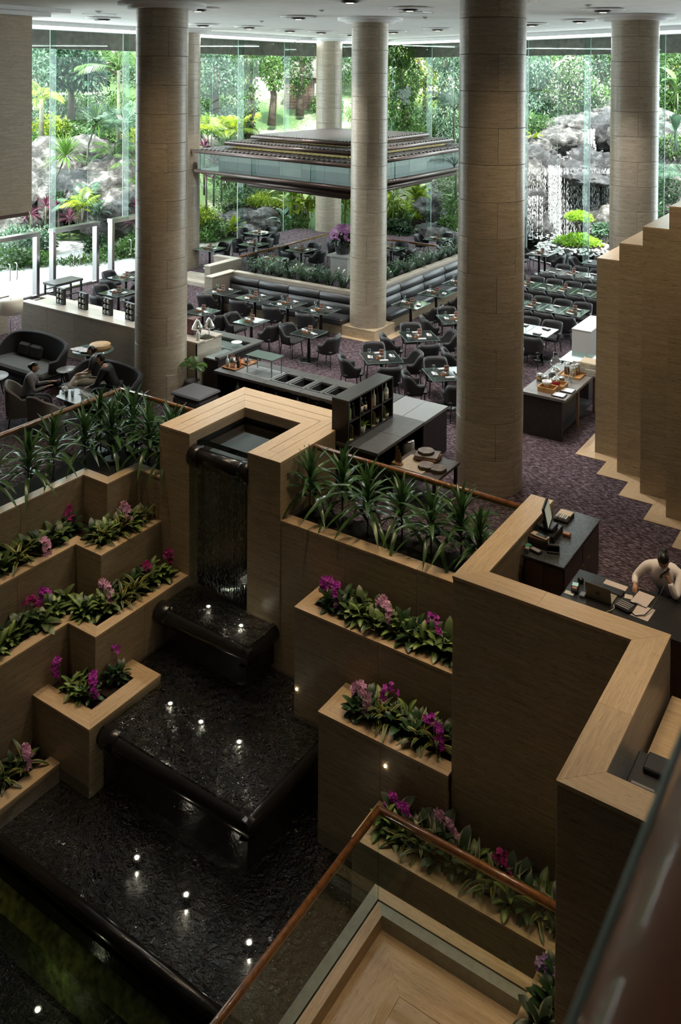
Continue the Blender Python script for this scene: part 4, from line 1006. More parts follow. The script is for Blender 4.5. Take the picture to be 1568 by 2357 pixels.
for i, (px, py, Z, mt) in enumerate(BK):
    g = random.Random(i + 70)
    tr2('background_tree', 'big background tree on the hill, %s from the left in the rearmost row' % (ordn[i] if i < 20 else 'twenty-' + ordn[i - 20]), px, py + 90, Z, [(g.uniform(-1.5, 1.5), 0, g.uniform(2, 8), g.uniform(2.4, 3.4), 2, g.uniform(1.8, 2.8)) for _ in range(5)], 2300, .5, mt, 70 + i, tr=.3, group='trees on the hill behind')
palm('tall areca palm with long arching fronds, upper crown near the beam', tuple(at(272, 440, 44)), 6.0, 11, LG, 41, sc=1.15, tr=.09)
palm('areca palm with blue-green fronds at mid height left of the column', tuple(at(285, 455, 42.5)), 3.3, 12, LB, 42, sc=1.0, tr=.07)
for k, (dx, h) in enumerate(((-.35, 2.4), (.25, 3.6), (.5, 2.0))):
    palm('slender areca stem with drooping fronds among the left rocks, %s of three' % ordn[k], tuple(at(262 + 14 * k, 478, 41.5)), h, 9, (LG, LB, LG)[k], 500 + k, FR, .75, .035, (dx * .6, .2), group='slender areca stems')
for k, (px, py, Z, r_, mt) in enumerate(((150, 420, 41, .35, LG), (205, 430, 40.5, .3, LDK), (235, 400, 42, .35, LG), (185, 470, 39.5, .4, LB), (265, 410, 41.5, .4, LDK), (290, 440, 41, .45, LG), (130, 460, 39.8, .35, LDK), (215, 385, 43, .4, LB))):
    shrub('small plant tuft growing in a crevice of the left rocks, %s one' % ordn[k], tuple(at(px, py, Z)), r_, 260, .13, mt, 520 + k, group='crevice plants on the left rocks')
palm('slim areca palm standing behind the left column edge', tuple(at(318, 450, 43)), 2.2, 9, LB, 43, sc=.8, tr=.05)
palm('yellow-green palm at the left glass edge over the shrubs', tuple(at(95, 330, 44)), 2.2, 8, LY, 44, sc=.8, tr=.12)
palm('low palm with pale fronds at the foot of the left rocks', tuple(at(190, 505, 39)), .5, 10, LB, 45, FRS, 1.0)
palm('yellow-green fan palm left of the red cordylines', tuple(at(190, 500, 38)), .4, 8, LY, 46, FRS, .75)
palm('young yellow palm at the left of the centre glass', tuple(at(487, 345, 46)), .9, 9, LY, 47, FRS, .9, .04)
palm('bright yellow palm in front of the vine covered trunk', tuple(at(548, 330, 45)), .5, 11, LY, 48, FRS, 1.15, .06, up=.45)
palm('feathery palm left of the big right column', tuple(at(1045, 330, 43)), 1.6, 11, LB, 49, FR, .9, .06)
palm('dark green palm beneath the canopy at right of centre', tuple(at(1050, 440, 41.5)), 1.4, 10, LG, 50, FR, .7, .06)
palm('arching palm at the far right frame edge', tuple(at(1580, 480, 40)), 1.2, 9, LB, 51, FR, 1.0, .06)
palm('cycad with stiff yellow-green fronds behind the dining tables', tuple(at(530, 555, 41.5)), .35, 22, LY, 52, CYC, .85, .14, name='cycad', up=.5)
palm('cycad with upright yellow fronds right of the slimmer column', tuple(at(958, 475, 43)), .3, 22, LY, 53, CYC, 1.0, .14, name='cycad', up=.5)
rosette('spiky pandanus head on a leaning stem above the left rocks', tuple(at(195, 390, 42)), 2.2, 170, 1.3, LG, 54, (.55, .2))
rosette('spiky pandanus head with yellow skirt in front of the left rocks', tuple(at(115, 480, 40)), 2.4, 180, 1.3, LG, 55, (.75, .25))
rosette('variegated spiky plant with cream leaves behind the pandanus', tuple(at(165, 355, 44)), .2, 80, .9, LW, 56, hang=-.1)
for i, (px, py, Z, h) in enumerate(((105, 500, 39, .5), (135, 505, 39, .5), (160, 525, 37.5, .4), (255, 490, 39.5, .5), (290, 490, 39.5, .6), (312, 500, 39, .5), (70, 520, 38, .5), (310, 540, 37.5, .5), (475, 470, 41, 1.3), (492, 455, 41.5, 1.6), (470, 430, 42.5, 1.9), (510, 445, 42.5, 1.4))):
    rosette('red-leaved cordyline in the garden bed, %s from the list of left to right red plants' % ordn[i] if 0 else 'red-leaved cordyline plant in the garden, %s of the red clumps by the glass' % ordn[i], tuple(at(px, py, Z)), h, 34, .6, LR, 80 + i, lw=.09, group='red cordylines', name='cordyline', hang=.2)
for i, (px, py, Z, r, n, mt) in enumerate(((40, 640, 34.5, .95, 1500, LG), (85, 640, 35, .9, 1400, LG), (160, 645, 35, .8, 1300, LG), (210, 640, 35.5, .9, 1400, LG), (255, 620, 36.5, .9, 1400, LG), (300, 610, 37, 1.0, 1400, LG), (20, 590, 36, 1.2, 1600, LB), (330, 600, 37, 1.0, 1200, LG), (100, 575, 37, .8, 900, LB), (230, 590, 37, .7, 900, LDK))):
    shrub('dense green hedge shrub outside the doors, %s along the paving from the left' % ordn[i], tuple(at(px, py, Z)), r, n, .16, mt, 100 + i, group='hedge shrubs outside the doors', name='hedge_shrub')
MS = [(75, 250, 55, LG), (125, 245, 56, LDK), (175, 250, 55, LG), (230, 245, 56, LDK), (285, 250, 55, LG), (90, 300, 50, LG), (140, 290, 52, LDK), (190, 300, 51, LG), (245, 285, 52, LB), (300, 290, 50, LG), (345, 290, 51, LDK), (120, 340, 48, LB), (270, 330, 49, LDK), (210, 335, 48, LG), (335, 340, 48, LG), (465, 270, 54, LG), (520, 285, 53, LB), (750, 240, 62, LG), (860, 260, 54, LG), (900, 300, 50, LB), (960, 320, 49, LG), (1020, 300, 50, LDK), (1070, 300, 50, LG), (1130, 300, 50, LB), (1190, 290, 52, LG), (1240, 250, 54, LB), (1370, 240, 54, LG), (1440, 230, 55, LDK), (1510, 250, 52, LG), (1570, 230, 54, LB), (60, 320, 50, LG), (540, 250, 56, LDK), (480, 230, 58, LG)]
for i, (px, py, Z, mt) in enumerate(MS):
    shrub('large bushy shrub on the slope behind the front beds, %s from the list order left' % ordn[i] if 0 else 'large bushy shrub on the slope behind the front planting, shrub %s' % (ordn[i] if i < 20 else 'twenty-' + ordn[i - 20]), tuple(at(px, py + 30, Z)), 1.55, 1700, .2, mt, 430 + i, group='large shrubs on the slope')
SH = [(120, 320, 46, 1.1, LY), (160, 330, 46, 1.0, LG), (250, 330, 46, 1.1, LG), (310, 350, 45, 1.0, LY), (100, 360, 45, 1.2, LG), (215, 345, 46.5, .9, LB), (340, 300, 48, 1.3, LG), (470, 520, 41, .7, LY), (490, 550, 40.5, .7, LG), (465, 570, 40, .6, LG), (545, 490, 46, 1.0, LDK), (600, 490, 46, .8, LY), (640, 505, 45.5, .8, LY), (660, 470, 47, 1.4, LDK), (570, 455, 48, 1.6, LDK), (620, 440, 49, 1.7, LDK), (720, 450, 49, 1.7, LDK), (520, 440, 47, 1.3, LDK), (690, 535, 43, .7, LG), (930, 520, 44, .8, LG), (900, 500, 44, .9, LY), (985, 490, 46, .9, LY), (940, 500, 45.5, .8, LY), (1040, 500, 43, 1.0, LG), (1030, 530, 42, .6, LG), (900, 540, 42.5, .6, LDK), (925, 545, 42, .6, LDK), (1060, 460, 44, 1.2, LG), (1240, 310, 49, .9, LG), (1210, 300, 50, 1.0, LB), (1385, 262, 51, .8, LG), (1520, 470, 42, 1.1, LDK), (1560, 360, 44, 1.0, LG), (1390, 540, 42, .5, LB), (1500, 500, 41, .9, LDK), (880, 320, 46, 1.0, LG), (480, 310, 50, 1.0, LG), (820, 470, 47, 1.5, LDK), (860, 440, 47, 1.6, LDK)]
for i, (px, py, Z, r, mt) in enumerate(SH):
    kind = {'leaf_yellow': 'yellow-green', 'leaf_green': 'mid-green', 'leaf_dark': 'dark green', 'leaf_bluegreen': 'grey-green'}[mt.name]
    side = 'left' if px < 400 else 'centre-left' if px < 750 else 'centre-right' if px < 1100 else 'right'
    shrub('%s garden shrub in the %s bed beyond the glass, shrub %s' % (kind, side, ordn[i] if i < 20 else 'twenty-' + ordn[i - 20] if i < 29 else 'thirty-' + ordn[i - 29] if i > 29 else 'thirtieth'), tuple(at(px, py, Z)), r, 1100, .15, mt, 130 + i, group='garden shrubs')
for i, (px, py, Z, n, ll, h, mt, lab) in enumerate(((675, 520, 43.5, 30, 1.0, 1.6, LY, 'heliconia clump with yellow paddle leaves left of the far column'), (708, 515, 43, 30, 1.0, 1.6, LY, 'heliconia clump with green paddle leaves beside the far column'), (795, 510, 43, 30, 1.0, 1.6, LY, 'bright heliconia clump right of the far column'), (650, 530, 42, 10, .6, .7, LB, 'grey-green paddle leaf clump by the stepping slabs'), (905, 500, 42.5, 20, .8, 1.2, LY, 'lime paddle leaf clump right of the slimmer column'), (1040, 500, 41.5, 12, .6, .9, LG, 'glossy broadleaf clump beside the big right column'), (1225, 345, 46, 7, .6, .8, LY, 'young banana plant on the bank left of the waterfall'), (1560, 250, 41, 7, 1.1, 1.4, LG, 'large banana leaves at the far right frame edge'), (1556, 330, 42, 7, 1.1, .9, LB, 'broad pale banana leaves lower at the far right edge'), (180, 500, 38.5, 10, .6, .6, LY, 'bright paddle leaf plant at the left bed front'), (310, 470, 40, 10, .6, 1.0, LG, 'broadleaf clump by the left column edge'), (225, 510, 38, 9, .6, .5, LB, 'grey-green broadleaf plant in front of the left rocks'))):
    bigleaf(lab, tuple(at(px, py, Z)), n, ll, mt, 200 + i, h=h)
for i, (px, py, Z, rx, ry) in enumerate(((610, 470, 46, 2.2, 1.2), (665, 455, 47.5, 2.0, 1.0), (975, 492, 46, 1.8, .9), (930, 500, 45, 1.4, .8))):
    t = thing('grass_patch', 'bright yellow-green grass patch in the centre garden bed, %s from the left' % ('first', 'second', 'fourth', 'third')[i], 'grass', tuple(at(px, py, Z)), R(34), 'grass patches'); put('grass_blades', leafcloud([((0, 0, .1), (rx, ry, .22))], 1500, .2, 600 + i, -.8, .1, 4.0), LY, t)['kind'] = 'stuff'
    MB().ball((0, 0, -.25), (rx, ry, .35), 14, 6).obj('turf', SOIL, t)
# wooden house on the hill
q = at(708, 255, 62); hs = thing('wooden_house', 'brown wooden house with a steep gable behind the lawn', 'house', tuple(q), R(30))
WB = plain('brown_boards', (.14, .09, .07), .7, 0, .3, .3, 5)
for k in range(12): MB().box(-1.6, 1.8, -.04 - .01 * (k % 2), 0, k * .2, k * .2 + .185).obj('board', WB, hs)
MB().box(-1.6, 1.8, 0, 3, 0, 2.4).obj('wall', WB, hs)
MB().add([(-1.9, -.3, 2.3), (0.1, -.3, 4.6), (2.1, -.3, 2.3), (-1.9, 3.3, 2.3), (.1, 3.3, 4.6), (2.1, 3.3, 2.3)], [(0, 1, 4, 3), (1, 2, 5, 4), (0, 2, 1), (3, 4, 5)]).obj('gable_roof', plain('grey_shingle', (.20, .18, .17), .8, 0, .2, .3, 6), hs)
w_ = MB().box(.5, 1.3, -.09, 0, .9, 1.9).obj('window', WHITE, hs)
MB().box(.58, 1.22, -.1, -.085, .98, 1.82).obj('pane', plain('pane_grey', (.25, .3, .33), .1), w_)
# ================================================================ restaurant furniture
RIMLIGHT = plain('grey_rim_highlight', (.085, .085, .085), .4)  # paler tube along the chair rim, drawn in as its edge highlight
CHAIRM = plain('charcoal_chair_leather', (.021, .021, .022), .5, 0, .45, .15, 40, .08)
def chair_meshes():
    def zt(th):
        t = max(0, min(1, (math.cos(th) + .12) / .72)); return .605 + .215 * t * t * (3 - 2 * t)
    def shell(u, v, o):
        th = (-1 + 2 * u) * R(122); s, c = math.sin(th), math.cos(th)
        k = (abs(s) ** 3 + abs(c) ** 3) ** (-1 / 3); z = .36 + (zt(th) - .36) * v
        fl = .80 + .20 * min(1, v * 1.3)
        return (s * k * (.30 - o) * fl, c * k * (.285 - o) * fl + .02 * v * c, z)
    m = MB(); n = 22
    m.grid(lambda u, v: shell(u, v, 0), n, 5); m.grid(lambda u, v: shell(u, v, .038), n, 5)
    k = 0
    for v in (0, 1): m.grid(lambda a, b: tuple(Vector(shell(a, v, 0)).lerp(Vector(shell(a, v, .038)), b)), n, 1)
    for u in (0, 1): m.grid(lambda a, b: tuple(Vector(shell(u, a, 0)).lerp(Vector(shell(u, a, .038)), b)), 5, 1)
    me = m.mesh('back_shell')
    bm = bmesh.new(); bm.from_mesh(me); bmesh.ops.remove_doubles(bm, verts=bm.verts, dist=.001); bmesh.ops.recalc_face_normals(bm, faces=bm.faces); bm.to_mesh(me); bm.free()
    sm = MB().box(-.235, .235, -.27, .22, .38, .475, .04).mesh('seat')
    pts = [shell(0, v / 4, .019) for v in range(5)] + [tuple(Vector(shell(u / 24, 1, .019)) + Vector((0, 0, .004))) for u in range(25)] + [shell(1, 1 - v / 4, .019) for v in range(5)]
    pm = MB().tube(pts, .008, 5).mesh('rim_highlight')
    lm = MB().tube([(0, 0, .40), (0.045, 0, 0)], [.017, .010], 7).mesh('leg')
    return me, sm, pm, lm
CM = chair_meshes()
def make_chair():
    t = thing('dining_chair', None, 'chair')
    put('back_shell', CM[0], CHAIRM, t); put('seat', CM[1], LEATHER, t); put('rim_highlight', CM[2], RIMLIGHT, t)
    for x, y in ((-1, -1), (1, -1), (-1, 1), (1, 1)): put('leg', CM[3], BLACKMETAL, t, (x * .19, y * .18, 0), (0, 0, math.atan2(y, x)))
    return t
CH0 = make_chair(); used = [0]
jit = random.Random(9)
def chair(x, y, rz, label, group='charcoal dining chairs', z=0):
    rz += jit.uniform(-.07, .07)
    if not used[0]: used[0] = 1; CH0.location = (x, y, z); CH0.rotation_euler = (0, 0, rz); tag(CH0, label, None, group); return CH0
    return dup(CH0, (x, y, z), rz, label, group)
TOPM = plain('dark_glass_tabletop', (.020, .026, .024), .05, 0, .6, .1, 8)
TOPE = plain('green_glass_edge', (.22, .30, .27), .2)
PROTO = {}
def table(x, y, sx, sy, rz, label, group='restaurant tables', z=0, legs=1):
    key = (sx, sy, legs)
    if key not in PROTO:
        t = thing('dining_table', None, 'table')
        MB().box(-sx / 2, sx / 2, -sy / 2, sy / 2, .733, .747, .002).obj('tabletop', TOPM, t)
        e = MB()
        for s in (-1, 1):
            e.box(-sx / 2 - .003, sx / 2 + .003, s * sy / 2 - .003, s * sy / 2 + .003, .735, .7478); e.box(s * sx / 2 - .003, s * sx / 2 + .003, -sy / 2, sy / 2, .735, .7478)
        e.obj('glass_edge', TOPE, t)
        MB().box(-sx / 2 + .06, sx / 2 - .06, -sy / 2 + .06, sy / 2 - .06, .70, .733).obj('under_frame', BLACKMETAL, t)
        for k in range(legs):
            yy = 0 if legs == 1 else (-.5 + k) * sy * .55
            MB().cyl(0, yy, .02, .70, .045, 12).obj('column', BLACKMETAL, t)
            MB().lathe([(.27, 0), (.27, .012), (.24, .022), (.06, .032), (0, .032)], 24, (0, yy, 0)).obj('base', plain('dark_chrome_base', (.10, .10, .10), .22, .9), t)
        PROTO[key] = t
        t.location = (x, y, z); t.rotation_euler = (0, 0, rz); return tag(t, label, None, group)
    return dup(PROTO[key], (x, y, z), rz, label, group)
NAP = plain('white_napkin', (.55, .55, .54), .8, 0, .2, .05, 30); CARD = plain('menu_card', (.42, .38, .35), .5); CARD2 = plain('menu_card_food_picture', (.22, .06, .035), .5, 0, .4, .7, 18); TRAYW = plain('small_wood_tray', (.30, .13, .05), .5)
ACRY = glass('clear_acrylic', (.88, .9, .9), add=.06)
def proto_setting():
    t = thing('place_setting', None, 'napkin')
    MB().box(-.075, .075, -.11, .11, 0, .008, .003).obj('tray', BLACKMETAL, t)
    MB().box(-.06, .06, -.10, .10, .008, .026, .008).box(-.058, .012, -.098, .098, .026, .036, .005).obj('napkin', NAP, t)
    m = MB(); m.bar((.0, -.09, .04), (.0, .085, .04), .012, .004); m.box(-.012, .012, .055, .095, .038, .042); m.obj('fork', CHROME, t)
    MB().bar((.03, -.09, .03), (.03, .09, .03), .014, .004).obj('knife', CHROME, t)
    return t
def proto_menu():
    t = thing('menu_stand', None, 'menu stand')
    MB().box(-.06, .06, -.03, .03, 0, .008).box(-.06, .06, -.006, .006, .008, .19).obj('acrylic_holder', ACRY, t)
    MB().box(-.055, .055, -.009, -.0065, .012, .185).box(-.055, .055, .0065, .009, .012, .185).obj('card', CARD, t)
    m = MB()
    for s in (-1, 1): m.box(-.045, .045, s * .0095 - .001, s * .0095 + .001, .05, .09); m.box(-.045, .045, s * .0095 - .001, s * .0095 + .001, .115, .165)
    m.obj('picture', CARD2, t); return t
def proto_caddy():
    t = thing('condiment_caddy', None, 'caddy')
    MB().box(-.075, .075, -.04, .04, 0, .012).box(-.075, .075, -.04, -.034, .012, .04).box(-.075, .075, .034, .04, .012, .04).obj('tray', TRAYW, t)
    for x in (-.045, 0): m = MB(); m.lathe([(.017, .012), (.019, .05), (.013, .07)], 10, (x, 0, 0)).obj('shaker', CLEAR, t); MB().lathe([(.014, .07), (.014, .085), (0, .088)], 10, (x, 0, 0)).obj('shaker_cap', CHROME, t)
    MB().box(.025, .062, -.024, .024, .012, .05).obj('sugar_sachets', NAP, t); return t
def proto_glass():
    t = thing('wine_glass', None, 'glass')
    MB().lathe([(.034, 0), (.034, .003), (.005, .008), (.004, .08), (.030, .11), (.038, .14), (.033, .185)], 12).obj('glass_body', CLEAR, t); return t
PS = {'n': proto_setting(), 'm': proto_menu(), 'c': proto_caddy(), 'g': proto_glass()}
first = set()
def item(k, x, y, z, rz, label, group):
    if k not in first:
        first.add(k); t = PS[k]; t.location = (x, y, z); t.rotation_euler = (0, 0, rz); return tag(t, label, None, group)
    return dup(PS[k], (x, y, z), rz, label, group)
GN, GM, GC, GG = 'napkin rolls on the tables', 'menu stands on the tables', 'condiment caddies on the tables', 'wine glasses on the tables'
def setting(x, y, rz, z, ph, spots, menu=True, gl=0):
    c, s = math.cos(rz), math.sin(rz)
    W = lambda a, b: (x + c * a - s * b, y + s * a + c * b)
    tz = z + .7475
    for a, b, r, side in spots:
        p = W(a, b); item('n', p[0], p[1], tz, rz + r + jit.uniform(-.15, .15), 'napkin roll, %s side of %s' % (side, ph), GN)
    if menu:
        p = W(.02, .03); item('m', p[0], p[1], tz, rz + R(25) if abs(rz) < .1 else R(35), 'acrylic menu stand, ' + ph, GM)
        p = W(-.08, -.07); item('c', p[0], p[1], tz, rz + .4, 'wooden condiment caddy, ' + ph, GC)
    for k in range(gl):
        p = W(-.27 + .07 * k, .1 - .1 * k); item('g', p[0], p[1], tz, 0, '%s wine glass, %s' % ('left' if k == 0 else 'right', ph), GG)
CL = 'charcoal tub chair, '
# booth tables, bench at +Y, chair at -Y
for x, ph in ((-18.43, 'leftmost booth table'), (-17.12, 'second booth table from the left'), (-15.87, 'third booth table from the left'), (-14.66, 'booth table touching the slim column')):
    y = 20.92; table(x, y, .88, .80, 0, 'dark glass-topped table: ' + ph)
    chair(x - .05, y - .62, PI, CL + 'near side of the ' + ph)
    setting(x, y, 0, 0, ph, [(-.08, -.27, R(90) * 0 + R(60), 'near'), (.12, .26, R(60), 'bench')], True, 2)
for y, ph in ((23.0, 'right bench table nearest the slim column'), (24.62, 'middle table of the right bench'), (26.25, 'third table of the right bench'), (27.9, 'fourth table of the right bench')):
    x = -12.85; table(x, y, .88, .88, 0, 'dark glass-topped table: ' + ph)
    chair(x + .72, y, R(-90), CL + 'right of the ' + ph)
    setting(x, y, 0, 0, ph, [(-.28, .05, R(20), 'bench'), (.27, 0, R(20), 'chair')], True, 1)
for x, y, ph in ((-17.33, 18.83, 'two-seat table behind the divider end'), (-15.54, 18.85, 'two-seat table left of centre'), (-13.62, 18.9, 'two-seat table in the centre aisle')):
    table(x, y, .72, .72, 0, 'dark glass-topped table: ' + ph)
    chair(x - .62, y + .05, R(90), CL + 'left of the ' + ph); chair(x + .66, y - .05, R(-90), CL + 'right of the ' + ph)
    setting(x, y, 0, 0, ph, [(-.2, .08, R(60), 'left'), (.2, -.05, R(60), 'right')])
for x, y, ph, vis in ((-11.01, 18.26, 'diagonal table behind the bottle shelf', 4), (-11.09, 20.3, 'diagonal table right of the plinth', 4), (-9.18, 18.1, 'diagonal table beside the big right column', 4), (-11.05, 22.35, 'diagonal table far behind the right column', 4), (-9.2, 20.1, 'diagonal table hidden behind the right column', 4)):
    table(x, y, .88, .88, R(45), 'dark glass-topped table: ' + ph)
    for k, (nm, a) in enumerate((('left', 225), ('far', 135), ('right', 45), ('near', 315))):
        d = .74; chair(x + d * math.cos(R(a)), y + d * math.sin(R(a)), R(a) - R(90), CL + nm + ' side of the ' + ph)
    setting(x, y, R(45), 0, ph, [(-.27, 0, 0, 'left'), (.27, 0, 0, 'right'), (0, .29, R(90), 'far'), (0, -.29, R(90), 'near')], True, 1)
# rows of tables at right
for row, y, xs_ in (('farthest', 29.72, (-10.87, -10.25, -9.63, -9.01)), ('second farthest', 27.36, (-11.58, -10.95, -10.32, -9.70, -9.07, -8.44)), ('third', 24.95, (-10.42, -9.80, -9.18, -8.56)), ('nearest', 22.56, (-9.88, -9.24, -8.61))):
    for k, x in enumerate(xs_):
        ph = '%s table from left in the %s row' % (ordn[k], row)
        table(x, y, .61, .88, 0, 'dark glass-topped table: ' + ph)
        chair(x, y - .66, PI, CL + 'near side, ' + ph); chair(x, y + .66, 0, CL + 'far side, ' + ph)
        setting(x, y, 0, 0, ph, [(-.02, -.28, R(75), 'near'), (.02, .28, R(75), 'far')], k % 2 == 1)
ph = 'long table by the pond glass'; x, y = -12.43, 32.5
table(x, y, .85, 1.1, 0, 'dark glass-topped table: ' + ph, legs=2)
for s, nm in ((-1, 'left'), (1, 'right')):
    for k, q in ((-.28, 'nearer'), (.28, 'farther')): chair(x + s * .72, y + k, R(90) * -s, CL + '%s %s side of the %s' % (q, nm, ph))
setting(x, y, 0, 0, ph, [(-.25, -.3, 0, 'near left'), (.25, -.3, 0, 'near right'), (-.25, .3, 0, 'far left'), (.25, .3, 0, 'far right')])
ph = 'pond-side table above the stepped wall'; x, y = -10.2, 32.0
table(x, y, .8, .8, 0, 'dark glass-topped table: ' + ph); chair(x - .68, y, R(90), CL + 'left of the ' + ph); chair(x, y + .66, 0, CL + 'far side of the ' + ph); chair(x + .1, y - .66, PI, CL + 'near side of the ' + ph)
setting(x, y, 0, 0, ph, [(-.2, 0, 0, 'left'), (.15, .2, 0, 'far')], False)
# garden door tables and terrace tables
for x, y, z, ph, sides in ((-20.95, 18.95, 0, 'front table by the garden doors', 'LRFN'), (-22.3, 20.5, 0, 'rear table by the garden doors', 'LFN'), (-19.4, 26.4, .3, 'terrace table at the left rail', 'LRFN'), (-19.3, 24.5, .3, 'terrace table behind the left planter end', 'LR'), (-17.5, 23.75, .3, 'terrace table behind the booth planter', 'LR'),
                           (-21.5, 26.2, .3, 'window table left of the rail', 'LF'), (-22.3, 24.6, .3, 'window table behind the low wall', 'F'), (-16.85, 28.6, .3, 'terrace table right of the slim column', 'RFN'), (-16.3, 31.3, .3, 'window table behind the rear rail', 'LFR'), (-18.4, 28.2, .3, 'terrace table behind the flower pedestal', 'LR'), (-22.9, 28.2, .3, 'window table in the left corner', 'LRF')):
    table(x, y, .86, .86, 0, 'dark glass-topped table: ' + ph, z=z)
    for q, (dx, dy, rz, nm) in {'L': (-.7, 0, R(90), 'left'), 'R': (.7, 0, R(-90), 'right'), 'F': (0, .7, 0, 'far'), 'N': (0, -.7, PI, 'near')}.items():
        if q in sides: chair(x + dx, y + dy, rz, CL + nm + ' side of the ' + ph, z=z)
    setting(x, y, 0, z, ph, [(-.26, .02, R(15), 'left'), (.26, .02, R(15), 'right')])
# booth benches: seat, back cushions per section
def bench(label, x0, y0, L, rz, secs):
    t = thing('booth_bench', label, 'bench', (x0, y0, 0), rz)      # local +X along the bench, sitter looks -Y
    MB().box(0, L, -.62, -.02, 0, .26).obj('plinth', TRAV, t)
    k = L / secs
    for i in range(secs):
        MB().box(i * k + .004, (i + 1) * k - .004, -.70, -.10, .27, .47, .05).obj('seat_cushion', LEATHER, t)
        for z0, z1, off in ((.47, .78, 0), (.785, 1.02, .02)):
            m = MB(); n = 8
            prof = [(-.03, z0 + .01), (-.17 + off, z0 + .02), (-.2 + off, (z0 + z1) / 2), (-.16 + off, z1 - .02), (-.03, z1 - .005)]
            a, b = i * k + .008, (i + 1) * k - .008
            P = []
            for x in (a, a + .03, b - .03, b):
                sc = .8 if x in (a, b) else 1
                P += [(x, py * sc - (.0 if sc == 1 else .01), pz) for py, pz in prof]
            fs = [(j * 5 + q, (j + 1) * 5 + q, (j + 1) * 5 + q + 1, j * 5 + q + 1) for j in range(3) for q in range(4)] + [(0, 1, 2, 3, 4), (15, 16, 17, 18, 19)]
            m.add(P, fs, True); m.obj('back_cushion', LEATHER, t)
    return t
bench('long grey leather booth bench left of the slim column', -18.85, 21.93, 4.7, 0, 4)
bench('grey leather booth bench running back right of the slim column', -13.93, 22.5, 9.0, R(90), 6)
# planter greenery on the booth wall
def zz_plant(p, sd, label):
    t = thing('planter_plant', label, 'plant', p, 0, 'dark leafy plants in the booth planter'); g = random.Random(sd); m = MB(); st = MB()
    for k in range(14):
        a = g.uniform(0, 2 * PI); L = g.uniform(.35, .62); lean = g.uniform(.2, 1.1)
        d = Vector((math.cos(a) * lean, math.sin(a) * lean, 1)).normalized()
        st.tube([(0, 0, -.1), d * L * .5, d * L + Vector((0, 0, -.05))], [.012, .008, .004], 4)
        for j in range(12):
            q = d * L * (.25 + .75 * j / 11); s = (Vector((-math.sin(a), math.cos(a), .25)) * (1 if j % 2 else -1) + d * .6 + Vector((g.uniform(-.4, .4), g.uniform(-.4, .4), 0))).normalized() * g.uniform(.11, .17)
            wv = s.cross(Vector((0, 0, 1))).normalized() * .03
            m.add([q, q + s * .5 + wv, q + s, q + s * .5 - wv], [(0, 1, 2, 3)])
    m.obj('leaves', leafmat('zz_leaf', (.025, .06, .03), (.09, .16, .09), .15, .3), t, fix=False)['kind'] = 'stuff'; st.obj('stems', LDK, t)
for i in range(9): zz_plant((-18.3 + i * .5, 22.3, 1.06), i, 'leafy green plant in the booth planter, %s from the left' % ordn[i])
for i in range(12): zz_plant((-14.25, 23.0 + i * .75, 1.06), 30 + i, 'leafy green plant on the right planter arm, %s from the corner' % ordn[i])
# flower pedestal
t = thing('flower_pedestal', 'square pale stone pedestal carrying the flower vase on the terrace', 'pedestal', (-17.55, 26.5, .3))
MB().box(-.36, .36, -.36, .36, 0, .74).obj('body', plain('pale_stone', (.42, .40, .37), .5, 0, .4, .08, 4), t); MB().box(-.46, .46, -.46, .46, .74, .80, .005).obj('top_slab', MATS['pale_stone'], t)
t = thing('flower_vase', 'round dark patterned vase on the pale pedestal', 'vase', (-17.6, 26.48, 1.1))
MB().lathe([(.2, 0), (.24, .02), (.33, .28), (.34, .40), (.28, .46), (.30, .5), (.27, .5), (.24, .44)], 24).obj('pot', plain('patterned_vase', (.05, .05, .05), .3, 0, .5, .95, 14), t)
t = thing('flower_arrangement', 'big dome of pink and purple flowers filling the dark vase', 'flowers', (-17.6, 26.48, 1.6))
put('foliage', leafcloud([((0, 0, .0), (.36, .36, .2))], 260, .16, 3), LDK, t)['kind'] = 'stuff'
def flower_mesh():
    m = MB()
    for k in range(5):
        a = 2 * PI * k / 5 + .3; c, s = math.cos(a), math.sin(a); w = .017 if k != 1 else .012
        m.add([(0, 0, 0), (c * .022 - s * w, s * .022 + c * w, .008), (c * .042, s * .042, .0), (c * .022 + s * w, s * .022 - c * w, .008)], [(0, 1, 2, 3)])
    m.add([(-.008, -.006, .006), (.008, -.006, .006), (0, -.02, .016), (0, .004, .012)], [(0, 1, 2), (0, 1, 3)])
    return m.mesh('bloom', False)
BLOOM = flower_mesh()
ORC = {}
def petal(name, col, col2):
    m = leafmat(name, col, col2, .3, .5); ORC[name] = m; return m
PINK = petal('pink_petal', (.58, .27, .48), (.80, .48, .68)); PURP = petal('purple_petal', (.36, .02, .37), (.56, .06, .54)); MAG = petal('magenta_petal', (.33, .012, .16), (.55, .04, .30))
MAUVE = petal('mauve_petal', (.50, .14, .46), (.70, .28, .64)); g = random.Random(4)
for k in range(300):
    a = g.uniform(0, 2 * PI); e = math.asin(g.uniform(-.25, 1)); d = Vector((math.cos(a) * math.cos(e), math.sin(a) * math.cos(e), math.sin(e)))
    o = put('bloom', with_mat(BLOOM, PINK if g.random() < .55 else MAUVE), None, t, tuple(Vector((d.x * .46, d.y * .46, .15 + d.z * .42))), d.to_track_quat('Z', 'Y').to_euler(), g.uniform(1.0, 1.35))
